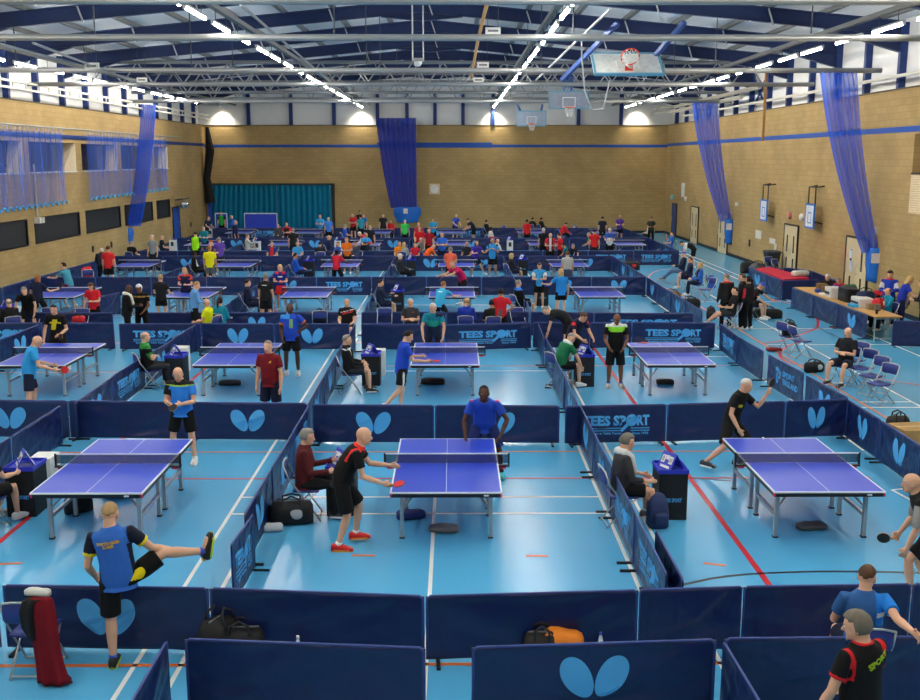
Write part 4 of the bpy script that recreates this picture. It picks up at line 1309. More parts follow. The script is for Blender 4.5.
blob_bag('folded_towel', 'black and white towel lying under the front right table', at(811,528.5), 10, (.42,.24,.09), (70,72,74), False, 'towel', c2=(226,226,226))
blob_bag('sports_bag', 'dark bag under the front left table, larger of two', at(79,512), 30, (.4,.26,.24), (28,28,32), False, c2=(200,200,200))
blob_bag('sports_bag', 'black flat case under the front left table', at(119,497), 3, (.4,.2,.12), (20,20,22), False)
blob_bag('sports_bag', 'black bag under the second-row left centre table', at(230,385), 0, (.5,.24,.12), (40,42,44), False)
blob_bag('sports_bag', 'black bag under the second-row centre table', at(433,384), -5, (.55,.26,.14), (24,24,28), False)
blob_bag('folded_towel', 'dark towel under the second-row right table', at(665,384), 0, (.4,.25,.12), (40,42,44), False, 'towel', c2=(200,200,200))
blob_bag('sports_bag', 'large black holdall lying in the walkway behind the standing tracksuits', at(767,318), -10, (.95,.4,.32), (22,22,24))
blob_bag('sports_bag', 'black holdall on the floor at the feet of the blond spectator', at(690,322 - 14), 10, (.7,.4,.34), (24,24,26))
blob_bag('sports_bag', 'tan and brown bag on the floor before the seated spectators', at(672,313 - 12), 15, (.62,.4,.36), (124,92,52))
blob_bag('sports_bag', 'black bag by the feet of the black T-shirt sitter', at(814,372), 20, (.5,.3,.26), (18,20,22), c2=(210,210,210))
blob_bag('sports_bag', 'black bag resting on the folding chair on the red circle', at(788,352), 10, (.36,.3,.36), (20,20,24), z=.46)
blob_bag('trainers', 'pair of black and red shoes on the floor beside the red circle', at(774,351), 0, (.4,.28,.1), (120,22,26), False, 'shoes', c2=(20,20,22))
rucksack('blue, black and yellow rucksack hung behind the blond spectator', at(711,297), 20, (44,96,190), .5, .35, (210,220,40))
rucksack('black rucksack on the floor beside the bare-legged spectator', at(711,319), 0, (40,42,46), .42)
blob_bag('sports_bag', 'red and black bag lying on the row of lettered barriers, by the far side line', at(630,270), 5, (.9,.5,.4), (40,40,42), c2=(220,30,44))
blob_bag('sports_bag', 'red bag on a folding chair behind the third row far left court', at(80,338.5), 0, (.36,.26,.22), (206,34,40), z=.46)
blob_bag('sports_bag', 'black bag on the blue chair beside the black and red sitter', at(320,338), 0, (.36,.28,.34), (24,24,26), z=.46)
blob_bag('sports_bag', 'black bag with blue ends left of the pale blue jacket', at(164,345), 0, (.75,.34,.3), (28,32,40), c2=(70,160,210))
blob_bag('sports_bag', 'brown and black bag behind the fourth-row emblem barrier', at(239,264), 0, (.9,.5,.42), (110,82,48))
blob_bag('sports_bag', 'black bag beside the brown one in the fourth row walkway', at(231,264.5), 0, (.8,.5,.44), (26,24,24))
blob_bag('sports_bag', 'yellow and brown bag by the seated navy umpire in the far walkway', at(323,264.5), 0, (.5,.4,.34), (176,136,70))
blob_bag('red_jacket', 'red jacket hung on the chair by the grille wall', at(88,290), 20, (.4,.2,.5), (196,30,44), False, 'jacket', z=.44)
# jacket over the silver chair
pc = at(53,668)
o = empty('jacket', (pc.x, pc.y, 0)); tag(o, 'dark red and black jacket hanging over the silver folding chair', 'jacket')
mb = MB(); rings = []
for z, w_, d_, xo in ((.93,.2,.06,.08), (.9,.24,.1,.08), (.75,.26,.12,.09), (.5,.26,.13,.1), (.25,.27,.14,.12), (.08,.3,.16,.14), (.03,.34,.18,.16)):
    rings.append([Vector((xo + w_/2*math.cos(a)*(1 + .08*math.sin(5*a)), .34 + d_/2*math.sin(a)*(1 + .3*math.sin(7*a)), z)) for a in [2*PI*k/28 for k in range(28)]])
for rg in rings:
    for v in rg: v.y = -v.y
mb.loft(rings); mb.build('red_body', mat((122,22,34), .85, 0, .2, .2, 8), o, True)
mb = MB(); rings = []
for z, w_, xo in ((.92,.2,.02), (.88,.24,0), (.78,.24,-.03), (.62,.2,-.04), (.5,.1,-.02)):
    rings.append([Vector((xo + w_/2*math.cos(a), -.33 - .07*math.sin(a)*(1 + .25*math.sin(5*a)), z)) for a in [2*PI*k/24 for k in range(24)]])
mb.loft(rings); mb.build('black_sleeve', mat((20,20,22), .85), o, True)
blob_bag('racket_case', 'white and black racket case lying on top of the draped silver chair', (pc.x + .02, pc.y - .27), -10, (.26,.12,.07), (206,206,200), False, 'case', z=.925, c2=(30,30,30))

# ---------------------------------------------------------------- long desk on the right
A, B_ = at(794,287,.745), at(875,316.5,.745)
wood = mat((206,160,96), .45, 0, .4, .12, 2.5)
ax = Vector((B_.x - A.x, B_.y - A.y, 0)); Ld = ax.length; ang = math.atan2(ax.y, ax.x)
o = empty('long_desk', (A.x, A.y, 0), ang); tag(o, 'long wooden-topped desk run standing behind navy cloths beside the door wall', 'desk')
DW = .8
MB().box2((0, 0, .71), (Ld, DW, .745)).build('desktop', wood, o)
for k in range(5):
    for y in (.06, DW - .06):
        MB().tube([(.1 + (Ld - .2)*k/4, y, 0), (.1 + (Ld - .2)*k/4, y, .71)], .022, 8).build('leg', leg_m, o)
for z in (.08, .66): MB().tube([(Ld - .1, .06, z), (Ld - .1, DW - .06, z)], .018, 6).build('end_rail', leg_m, o)
w_of = lambda t, y, z=0: tuple((Matrix.Rotation(ang, 4, 'Z') @ Vector((t*Ld, y, z)) + Vector((A.x, A.y, 0))))
for i, k in enumerate('NNW'):
    a = w_of(i/3*.95 + .005, -.08); c = w_of((i+1)/3*.95, -.08)
    barrier(a[:2], c[:2], k, '%s from the far end of the long desk' % ORD[i])
def on_desk(name, t, y, s, c, lab, cat, extra=None):
    p = w_of(t, y)
    o = empty(name, (p[0], p[1], .7455), ang); tag(o, lab, cat)
    L, D, H = s
    mb = MB()
    rings = []
    for q, z in ((.96, 0), (1, .02), (1, H - .02), (.95, H)):
        rings.append([Vector((L/2*q*math.copysign(abs(math.cos(a))**.25, math.cos(a)), D/2*q*math.copysign(abs(math.sin(a))**.25, math.sin(a)), z)) for a in [2*PI*(k + .5)/24 for k in range(24)]])
    mb.loft(rings); mb.build('body', mat(c, .5), o)
    if extra: MB().box2((-L*.35, -D/2 - .012, H*.35), (L*.35, -D/2 + .005, H*.6)).build(extra, mat((30,30,34), .4), o)
    return o
on_desk('printer', .40, .35, (.55,.42,.34), (214,212,206), 'white printer on the long desk, next to the black case', 'printer', 'paper_slot')
on_desk('equipment_case', .53, .5, (.8,.45,.42), (24,24,26), 'big black equipment case in the middle of the long desk', 'case', 'latch')
on_desk('printer', .70, .45, (.75,.45,.28), (218,216,212), 'low white printer on the long desk, nearer than the black case', 'printer', 'paper_slot')
on_desk('blue_tray', .715, .16, (.42,.26,.09), (50,160,215), 'bright blue tray in front of the low white printer on the desk', 'tray')
on_desk('cardboard_box', .17, .55, (.4,.3,.26), (120,92,50), 'brown box at the far end of the long desk', 'box')
on_desk('cardboard_box', .25, .5, (.34,.3,.24), (104,80,46), 'brown box second from the far end of the long desk', 'box')
on_desk('cash_tin', .22, .3, (.22,.18,.12), (60,90,180), 'small blue tin beside the brown boxes on the desk', 'tin')
on_desk('paper_stack', .31, .25, (.3,.22,.06), (232,232,228), 'stack of white paper on the long desk beside the first printer', 'paper')
on_desk('trophy_box', .80, .42, (.2,.2,.18), (150,130,96), 'small tan box beside the low printer on the desk', 'box')
on_desk('trophy_box', .84, .52, (.16,.16,.2), (120,110,96), 'small grey-brown box near the end of the desk', 'box')
o = empty('coffee_cup', w_of(.93, .25, .7455)); tag(o, 'black cup standing near the bare end of the long desk', 'cup')
MB().lathe([(.001, 0), (.035, 0), (.045, .12), (.041, .12), (.032, .01)], 14).build('body', mat((22,22,24), .5), o, True)
blob_bag('sports_bag', 'navy and white bag heaped behind the big black desk case', w_of(.64, .72), 30, (.6,.4,.42), (30,44,84), z=.7455)
blob_bag('sports_bag', 'red and white bag on the desk beside the red and black jacket', w_of(.79, .7), 40, (.42,.3,.34), (206,40,50), z=.7455, c2=(230,230,230))
blob_bag('green_garment', 'dark green bundle on the far side of the desk before the double door', w_of(.44, .75), 20, (.5,.35,.45), (30,90,60), False, 'garment', z=.7455)
blob_bag('tan_coat', 'tan coat heaped on a chair by the wall near the desk end', (14.25, 32.6), 10, (.5,.4,.55), (176,146,104), False, 'coat', z=.46)
chair((14.25, 32.6), 60, 'folding chair under the tan coat by the wall')
# red cloth inside the pen, bin, bags
q0, q1, q2, q3 = at(756,268.5,.62), at(783,279.3,.62), at(809,277.5,.62), at(770,266.8,.62)
o = empty('red_cloth_table', (0, 0, 0)); tag(o, 'low table under a bright red cloth inside the barrier pen by the door wall', 'table')
mb = MB(); q = [Vector((p.x, p.y, .6)) for p in (q0, q1, q2, q3)]
mb.add([v + Vector((0,0,.02)) for v in q] + [Vector((v.x, v.y, .3)) for v in q], [(0,1,2,3),(7,6,5,4),(0,4,5,1),(1,5,6,2),(2,6,7,3),(3,7,4,0)])
mb.build('cloth', mat((206,36,66), .8), o)
for v in q:
    c = (q[0] + q[2]) / 2; e = v.lerp(c, .12)
    MB().box2((e.x - .03, e.y - .03, 0), (e.x + .03, e.y + .03, .3)).build('leg', leg_m, o)
p = Vector((0, 46.9, 0))
o = empty('wheelie_bin', (XR - .55, p.y, 0)); tag(o, 'dark grey wheeled bin against the door wall', 'bin')
mb = MB(); mb.loft([[Vector((sx*w_, sy*d_, z)) for sx, sy in ((-1,-1),(1,-1),(1,1),(-1,1))] for z, w_, d_ in ((.05,.2,.26), (1.0,.29,.36))]); mb.build('body', mat((40,46,50), .5), o)
mb = MB(); mb.loft([[Vector((sx*w_, sy*d_, z)) for sx, sy in ((-1,-1),(1,-1),(1,1),(-1,1))] for z, w_, d_ in ((1.005,.32,.4), (1.06,.32,.4), (1.1,.27,.33))]); mb.build('lid', mat((46,52,56), .5), o)
for s in (-1, 1): MB().tube([(s*.2 - .03, .3, .09), (s*.2 + .03, .3, .09)], .09, 12).build('wheel', blk, o)
blob_bag('sports_bag', 'black and white bag on the floor by the wall before the red cloth pen', at(748,273), 0, (.7,.5,.5), (24,24,26), c2=(220,220,220))
blob_bag('sports_bag', 'grey bag beside the black and white bag at the red cloth pen', at(757.5,274), 20, (.6,.5,.5), (96,96,100), c2=(190,40,50))
blob_bag('garment', 'cream and mint garments heaped on the near end of the red cloth', at(800,276.5,.6), 20, (.7,.4,.22), (206,214,196), False, 'garment', z=.625)
for i, (px, py) in enumerate(((797,272),(809,274.5))):
    p = Vector((14.3, 46.2 - 1.1*i, 0))
    chair(p, 200 + 15*i, 'navy folding chair leaning in the pen behind the red cloth, %s from the bin' % ORD[i])
# cardboard crate at the right edge, playing surfaces at the far end
o = empty('cardboard_box', at(922,447,0), R(8)); tag(o, 'brown cardboard carton outside the side barrier, cut by the picture edge', 'box')
MB().box2((-.55, -.3, 0), (.45, .3, .4)).build('body', mat((176,140,86), .8), o)
MB().box2((-.55, -.03, .4), (.45, .03, .404)).build('tape_strip', mat((200,176,130), .5), o)
blob_bag('sports_bag', 'small dark bag beside the cardboard carton at the side barrier', at(897,436,0), 0, (.4,.3,.4), (44,38,34))
for i, (xa_, xb_, yy) in enumerate(((215.5,227,232), (244.5,277,233))):
    pa, pb = at_y(xa_, 219, 70.5), at_y(xb_, 219, 70.5)
    o = empty('folded_table', ((pa.x + pb.x)/2, 70.5, 0)); w_ = pb.x - pa.x
    tag(o, ['narrow blue table half folded upright below the teal curtain', 'wide blue table half folded upright below the teal curtain'][i], 'table')
    MB().box2((-w_/2, -.02, .2), (w_/2, .02, 1.55)).build('tabletop', blue_top, o)
    for a, c in (((-w_/2 - .02, -.03, .2), (-w_/2 + .03, .03, 1.58)), ((w_/2 - .03, -.03, .2), (w_/2 + .02, .03, 1.58)), ((-w_/2, -.03, 1.53), (w_/2, .03, 1.6))): MB().box2(a, c).build('edge', tline, o)
    for s in (-1, 1): MB().box2((s*w_*.35 - .03, -.3, 0), (s*w_*.35 + .03, .3, .2)).build('foot', blk, o)
# ================================================================ people
SKIN = {'light': (222,170,140), 'tan': (196,140,106), 'brown': (124,80,56), 'dark': (84,54,42)}
HAIRC = {'grey': (140,134,126), 'white': (214,210,202), 'dark': (36,28,24), 'brown': (88,60,40), 'blond': (206,170,110), 'ginger': (164,104,56), 'black': (20,18,18), 'sandy': (168,134,92)}
D0 = (0.12, 0.05, -1)
POSES = {
 'stand':  dict(lean=3, aL=((.16,.02,-1),(.05,.22,-1)), aR=((.16,.02,-1),(.05,.22,-1)), lL=((.07,.02,-1),(.03,-.04,-1)), lR=((.07,.02,-1),(.03,-.04,-1))),
 'front':  dict(lean=5, hp=14, aL=((.18,.22,-1),(-.42,.8,.05)), aR=((.18,.22,-1),(-.42,.8,.05)), lL=((.08,.03,-1),(.03,-.05,-1)), lR=((.08,.03,-1),(.03,-.05,-1))),
 'cross':  dict(lean=0, aL=((.2,.35,-1),(-1,.4,.16)), aR=((.2,.35,-1),(-1,.5,.05)), lL=((.08,.02,-1),(.03,-.03,-1)), lR=((.08,.02,-1),(.03,-.03,-1))),
 'hip':    dict(lean=2, aL=((.2,.02,-1),(.05,.2,-1)), aR=((.62,-.25,-.75),(-.75,.35,-.5)), lL=((.1,.02,-1),(.03,-.03,-1)), lR=((.1,.02,-1),(.03,-.03,-1))),
 'hips':   dict(lean=2, aL=((.62,-.25,-.75),(-.75,.35,-.5)), aR=((.62,-.25,-.75),(-.75,.35,-.5)), lL=((.1,.02,-1),(.03,-.03,-1)), lR=((.1,.02,-1),(.03,-.03,-1))),
 'ready':  dict(lean=32, hp=-14, aL=((.35,.45,-.8),(-.15,1,.1)), aR=((.35,.45,-.8),(-.1,1,.1)), lL=((.28,.42,-1),(.05,-.5,-1)), lR=((.28,.42,-1),(.05,-.5,-1))),
 'lean':   dict(lean=38, hp=-20, aL=((.3,.25,-1),(-.1,.35,-.9)), aR=((.3,.25,-1),(-.1,.35,-.9)), lL=((.2,.3,-1),(.05,-.4,-1)), lR=((.2,.3,-1),(.05,-.4,-1))),
 'bend':   dict(lean=78, hp=10, aL=((.12,.25,-1),(0,.25,-1)), aR=((.12,.25,-1),(0,.25,-1)), lL=((.1,.1,-1),(.03,-.15,-1)), lR=((.1,.1,-1),(.03,-.15,-1))),
 'stoop':  dict(lean=46, hp=14, aL=((.15,.4,-.9),(-.25,.8,-.4)), aR=((.15,.4,-.9),(-.25,.8,-.4)), lL=((.1,.08,-1),(.03,-.12,-1)), lR=((.1,.08,-1),(.03,-.12,-1))),
 'sit':    dict(seat=.44, lean=-4, hp=6, aL=((.16,.3,-1),(-.22,1,-.2)), aR=((.16,.3,-1),(-.22,1,-.2)), lL=((.14,1,-.03),(.03,.05,-1)), lR=((.14,1,-.03),(.03,.05,-1))),
 'sitcross': dict(seat=.44, lean=-5, hp=2, aL=((.2,.35,-1),(-1,.45,.16)), aR=((.2,.35,-1),(-1,.5,.05)), lL=((.16,1,-.03),(.0,.1,-1)), lR=((.16,1,-.03),(.0,.1,-1))),
 'sitlean': dict(seat=.44, lean=30, hp=16, aL=((.2,.45,-.8),(-.25,.75,-.5)), aR=((.2,.45,-.8),(-.25,.75,-.5)), lL=((.22,1,-.03),(.0,.05,-1)), lR=((.22,1,-.03),(.0,.05,-1))),
 'sitout': dict(seat=.44, lean=-12, hp=8, aL=((.16,.35,-1),(-.3,1,0)), aR=((.16,.35,-1),(-.3,1,0)), lL=((.1,1,-.06),(.0,.8,-.7)), lR=((.1,1,-.06),(.0,.75,-.75))),
}
FACE = {'C': 180, 'A': 0, 'R': -90, 'L': 90, 'CR': -140, 'CL': 140, 'AR': -45, 'AL': 45}
PENDING = []      # (object, voxel size, painter, extra)
NP = [0]

def nrm(v): return Vector(v).normalized()
def hand_blobs(mb, w, d, s, n, H, grip, fine):
    k = H / 1.75
    P = lambda a, b_, c: w + d*(a*k) + s*(b_*k) + n*(c*k)
    mb.ell(P(.048, 0, 0), (.05*k, .043*k, .019*k), (d, s, n), 10, 7)
    if not fine:
        mb.ell(P(.105, 0, .02 + .02*grip), (.05*k, .04*k, .018*k), (d, s, n), 8, 6)
        mb.tube([P(.03, .035, .005), P(.075, .06, .02)], .013*k, 6, 0, True); return
    for j, L in ((-1.5, .062), (-.5, .075), (.5, .08), (1.5, .073)):
        b0 = P(.085, j*.0225, 0)
        c1 = .3 + .9*grip; c2 = .8 + 1.5*grip
        fan = s * (j*.06)
        d1 = (d*math.cos(c1) + n*math.sin(c1) + fan).normalized(); d2 = (d*math.cos(c2) + n*math.sin(c2) + fan).normalized()
        b1 = b0 + d1*(L*.5*k); b2 = b1 + d2*(L*.5*k)
        mb.tube([b0 - d*(.02*k), b0, b1, b2], [.0095*k, .0095*k, .0088*k, .0078*k], 8, 0, True)
    mb.tube([P(.02, .03, .004), P(.05, .058, .014), P(.082, .066, .034 + .015*grip)], [.013*k, .0115*k, .009*k], 8, 0, True)

def person(who, px, py, face='C', pose='stand', top=(40,60,160), bot=(24,24,28), kind='shorts', skin='light', hair=('short', 'grey'), H=1.75, fat=1.0,
           sleeve=.62, shoe=(230,230,228), paint=None, bat=None, seat_who=None, chairs=True, floor_z=0.0, group=None, extra=None, y_fix=None, sole=None, socks=None, **kw):
    ps = dict(POSES[pose]); ps.update(kw)
    rz = FACE.get(face, face)
    k = H / 1.75
    lean = R(ps.get('lean', 0)); tilt = R(ps.get('tilt', 0))
    Mc = Euler((0, tilt, 0)).to_matrix() @ Euler((-lean, 0, 0)).to_matrix()
    Mh = Euler((0, tilt*.4, 0)).to_matrix() @ Euler((-lean*.45, 0, 0)).to_matrix()
    tw = R(ps.get('twist', 0))
    Mc = Euler((0, 0, tw)).to_matrix() @ Mc
    X, Y, Z = Vector((1,0,0)), Vector((0,1,0)), Vector((0,0,1))
    hr, hf, hu = Mh @ X, Mh @ Y, Mh @ Z
    cr, cf, cu = Mc @ X, Mc @ Y, Mc @ Z
    pel = Vector((0, 0, 0)); waist = pel + hu*(.10*H)
    neckb = waist + cu*(.20*H)
    Mhd = Euler((0, 0, R(ps.get('hyaw', 0)))).to_matrix() @ Euler((-(lean*.55 + R(ps.get('hp', 0))), 0, 0)).to_matrix()
    dr, df, du = Mhd @ X, Mhd @ Y, Mhd @ Z
    hb = neckb + (cu*.5 + du*.5).normalized()*(.020*H)
    hc = hb + du*(.055*H) + df*(.014*H)
    def dirv(side, v): return Vector((v[0]*side, v[1], v[2])).normalized()
    arms = []
    for side, key in ((-1, 'aL'), (1, 'aR')):
        sh = waist + cu*(.160*H) + cr*(side*.106*H)
        ua, fa = ps[key][0], ps[key][1]
        el = sh + dirv(side, ua)*(.172*H); wr = el + dirv(side, fa)*(.150*H)
        arms.append((side, sh, el, wr, dirv(side, fa)))
    legs = []
    for side, key in ((-1, 'lL'), (1, 'lR')):
        hp_ = pel - hu*(.0*H) + hr*(side*.052*H) - hu*(.012*H)
        kn = hp_ + dirv(side, ps[key][0])*(.240*H); an = kn + dirv(side, ps[key][1])*(.238*H)
        shin = dirv(side, ps[key][1])
        fd = ps.get('f' + key[1])
        if fd is None:
            fd = (.12, 1, 0)
        toe = dirv(side, fd)
        legs.append((side, hp_, kn, an, toe))
    if 'seat' in ps:
        off = ps['seat'] + .066*H - pel.z
        low = min(a[3].z for a in legs) + off - .045*H
        # keep the feet on the floor: seat people may slide a little forward
        if low > .0: pass
    else:
        off = .042*H - min(a[3].z for a in legs)
    def up(v): return v + Vector((0, 0, off))
    pel, waist, neckb, hb, hc = map(up, (pel, waist, neckb, hb, hc))
    arms = [(s, up(a), up(b_), up(c), d) for s, a, b_, c, d in arms]
    legs = [(s, up(a), up(b_), up(c), d) for s, a, b_, c, d in legs]
    if 'seat' in ps:
        L2 = []
        for s, a, b_, c, d in legs:
            e = c.z - .042*H
            if abs(e) > .004:       # bend the shin so that the sole meets the floor
                v = c - b_
                hz = math.sqrt(max(.0, v.length**2 - (b_.z - .042*H)**2)) if b_.z - .042*H < v.length else 0
                h = Vector((v.x, v.y, 0)); h = h.normalized() if h.length > 1e-4 else Y
                if b_.z - .042*H < v.length: c = b_ + h*hz*(1 if v.y >= -.02 else 1) + Vector((0, 0, .042*H - b_.z))
            L2.append((s, a, b_, c, d))
        legs = L2
    # ---- place: the head stands where the photograph shows it
    Rz = Matrix.Rotation(R(rz), 3, 'Z')
    hw = Rz @ hc
    base = at(px, py, hc.z + floor_z)
    root = Vector((base.x - hw.x, base.y - hw.y, floor_z))
    if y_fix is None and pose.startswith('sit'):
        if 297 < py < 311 and 26 < root.y < 28.9: y_fix = 28.85
        if 243 < py < 250.5 and 44.5 < root.y < 49.2: y_fix = 49.4
    if y_fix is not None:
        root.x *= y_fix/root.y
        root.y = y_fix
    D = root.y
    lod = 0 if D < 13.2 else (1 if D < 26 else 2)
    lod = kw.get('lod', lod)
    vox = (.0085, .014, .022)[lod]
    fine = lod == 0
    nn = (16, 12, 10)[lod]
    # ---- body
    mb = MB()
    def ring(c, r, f, rx, ry, n=None): 
        n = n or (20 if fine else 14)
        return [c + r*(rx*math.cos(2*PI*j/n)) + f*(ry*math.sin(2*PI*j/n)) for j in range(n)]
    def torso(m, g, lo=-.07, hi=.31, hem=None):
        g2 = g
        seq = [(-.06, .060, .050), (-.035, .088, .066), (0, .098, .071), (.05, .094, .070*fat), (.10, .087*(.5+.5*fat), .066*fat), (.15, .092, .069*(.5+.5*fat)), (.21, .100, .068), (.243, .104, .062), (.266, .094, .054), (.282, .074, .047), (.297, .050, .042), (.31, .037, .036)]
        if hem: seq = [(hem, .099, .073*fat)] + [q for q in seq if q[0] > hem + .02]
        rings = []
        for t, rx, ry in seq:
            if t < lo - 1e-6 or t > hi + 1e-6: continue
            if t <= .06: c, r_, f_ = pel + hu*(t*H), hr, hf
            elif t <= .11:
                c, r_, f_ = pel + hu*(t*H), (hr + cr).normalized(), (hf + cf).normalized()
            else: c, r_, f_ = waist + cu*((t - .10)*H), cr, cf
            bel = cf*(.012*H*(fat - 1)*3) if .03 < t < .16 else Vector()
            rings.append(ring(c + bel, r_, f_, rx*H + g2, ry*H + g2))
        m.loft(rings)
    torso(mb, 0)
    mb.tube([neckb - cu*(.02*H), hb, hc - df*(.012*H)], [.036*H, .033*H, .034*H], nn)
    for s, sh, el, wr, fd in arms:
        mb.tube([sh - cr*(s*.02*H), sh, sh.lerp(el, .5), el, el.lerp(wr, .3), wr, wr + fd*(.02*H)], [.028*H, .030*H, .026*H, .0225*H, .024*H, .0155*H, .015*H], nn, 0, True)
        ref = Vector((0, 1, 0)) if abs(fd.y) < .75 else Vector((0, 0, 1))
        sv = (ref - fd*ref.dot(fd)).normalized()
        nv = fd.cross(sv) * (1 if s > 0 else -1)
        if nv.dot(Vector((-s, 0, 0))) < 0: nv = -nv
        grip = .75 if (bat and ((bat[0] == 'R') == (s > 0))) else .12
        hand_blobs(mb, wr, fd, sv, nv, H, grip, fine)
    for s, hp_, kn, an, toe in legs:
        mb.tube([hp_ + hu*(.03*H), hp_, hp_.lerp(kn, .35), hp_.lerp(kn, .8), kn, kn.lerp(an, .28), kn.lerp(an, .65), an], [.045*H, .050*H, .046*H, .034*H, .031*H, .0325*H, .025*H, .0195*H], nn, 0, True)
        fu = (an - kn).normalized() * -1
        toe2 = toe if abs(toe.z) > .3 else Vector((toe.x, toe.y, 0)).normalized()
        mb.tube([an - toe2*(.025*H) + Vector((0,0,-.018*H)), an + toe2*(.06*H) + Vector((0,0,-.022*H)), an + toe2*(.10*H) + Vector((0,0,-.026*H))], [.02*H, .019*H, .014*H], 8, 0, True)
    # head
    ax = (dr, df, du)
    mb.ell(hc + du*(.012*H), (.0455*H, .057*H, .055*H), ax, 18, 12)
    mb.ell(hc + df*(.012*H) - du*(.022*H), (.037*H, .045*H, .046*H), ax, 16, 10)
    mb.ell(hc + df*(.042*H) - du*(.052*H), (.019*H, .014*H, .012*H), ax, 10, 7)     # chin
    mb.tube([hc + df*(.050*H) + du*(.008*H), hc + df*(.066*H) - du*(.016*H)], [.006*H, .0095*H], 8, 0, True)   # nose
    mb.ell(hc + df*(.050*H) + du*(.016*H), (.028*H, .008*H, .006*H), ax, 10, 6)     # brow
    for s in (-1, 1):
        mb.ell(hc + dr*(s*.044*H) - df*(.004*H) - du*(.006*H), (.007*H, .013*H, .020*H), ax, 8, 6)
    sk = mat(SKIN[skin] if isinstance(skin, str) else skin, .55, 0, .35, .10, 14)
    NP[0] += 1
    body = mb.build('person', [sk, mat((244,240,236), .3), mat((40,30,26), .3), mat((176,96,86) if skin in ('light', 'tan') else (110,60,54), .5)], None, True)
    body.location = root; body.rotation_euler = (0, 0, R(rz))
    tag(body, 'person in ' + who, 'person', group)
    face_items = (hc.copy(), dr, df, du, H)
    PENDING.append((body, vox, None, face_items if lod < 2 else None))
    # ---- clothes
    tcol = top
    arm_r = (.030*H, .026*H, .0225*H, .024*H, .0155*H)
    sh_mb = MB()
    torso(sh_mb, .013*k, -.07, .312, -.058)
    frac = sleeve
    for s, sh, el, wr, fd in arms:
        if frac <= 1.0:
            e = sh.lerp(el, frac)
            sh_mb.tube([sh - cr*(s*.03*H), sh, sh.lerp(e, .5), e], [.030*H, .031*H + .012*k, .029*H + .015*k, .027*H + .019*k], nn)
        else:
            e = el.lerp(wr, min(1, frac - 1))
            sh_mb.tube([sh - cr*(s*.03*H), sh, sh.lerp(el, .5), el, e], [.030*H, .031*H + .014*k, .027*H + .015*k, .0235*H + .015*k, .0165*H + .014*k], nn, 0, True)
    if frac > 1.5:   # jackets have a stand-up collar
        sh_mb.tube([neckb - cu*(.012*H), neckb + cu*(.016*H)], [.052*H, .045*H], nn)
    cols = [tcol]
    if paint:
        for c, fn in paint: cols.append(c)
    shirt = sh_mb.build('jacket' if frac > 1.5 else 'shirt', [mat(c, .8, 0, .25, .12, 7, .25 if lod == 0 else 0, 26) for c in cols], body, True)
    W = waist
    def painter(me):
        if not paint: return
        for p in me.polygons:
            q = p.center; v = q - W
            s_ = v.dot(cu)/H + .10; x_ = v.dot(cr)/H; y_ = v.dot(cf)/H
            t_ = -1.0
            for sd, sh, el, wr, fd in arms:
                for a, c, t0, t1 in ((sh, el, 0, 1), (el, wr, 1, 2)):
                    if t0 == 1 and frac <= 1: continue
                    w_ = c - a; t = max(0, min(1, (q - a).dot(w_)/w_.length_squared))
                    dist = (q - (a + w_*t)).length
                    if dist < .052*H and (abs(x_) > .098 or t0 + t > .3):
                        t_ = max(t_, (t0 + (t1 - t0)*t))
            for i, (c, fn) in enumerate(paint):
                if fn(s_, x_, y_, t_): p.material_index = i + 1
    PENDING.append((shirt, vox*1.05, painter if paint else None, None))
    bm_ = MB()
    bcol = bot
    if kind == 'skirt':
        c0 = pel + hu*(.05*H)
        bm_.loft([ring(c0, hr, hf, .092*H, .072*H), ring(pel, hr, hf, .104*H, .080*H), ring(pel - Vector((0,0,.10*H)), hr, hf, .125*H, .095*H), ring(pel - Vector((0,0,.17*H)), hr, hf, .142*H, .105*H)])
    else:
        seqs = []
        bm_.loft([ring(pel + hu*(.035*H), hr, hf, .090*H, .064*H*fat), ring(pel - hu*(.01*H), hr, hf, .096*H + .004, .068*H + .004), ring(pel - hu*(.04*H), hr, hf, .090*H + .012, .068*H + .012), ring(pel - hu*(.065*H), hr, hf, .055*H, .05*H)])
        for s, hp_, kn, an, toe in legs:
            if kind == 'shorts':
                e = hp_.lerp(kn, ps.get('short_len', .78))
                bm_.tube([hp_ + hu*(.03*H), hp_, hp_.lerp(e, .5), e], [.046*H, .052*H + .012*k, .050*H + .016*k, .046*H + .022*k], nn)
            else:
                bm_.tube([hp_ + hu*(.03*H), hp_, hp_.lerp(kn, .5), kn, kn.lerp(an, .5), an.lerp(kn, -.06)], [.046*H, .052*H + .010*k, .043*H + .014*k, .034*H + .014*k, .032*H + .014*k, .026*H + .018*k], nn)
    nm = {'shorts': 'shorts', 'skirt': 'skirt', 'trousers': 'trousers'}[kind]
    bots = [bcol] + ([c for c, fn in ps['bpaint']] if 'bpaint' in ps else [])
    bo = bm_.build(nm, [mat(c, .8, 0, .25, .12, 7) for c in bots], body, True)
    def bpainter(me, fns=[fn for c, fn in ps.get('bpaint', [])]):
        for p in me.polygons:
            v = p.center - pel
            for i, fn in enumerate(fns):
                if fn(v.z/H, v.dot(hr)/H, v.dot(hf)/H): p.material_index = i + 1
    PENDING.append((bo, vox*1.1, bpainter if 'bpaint' in ps else None, None))
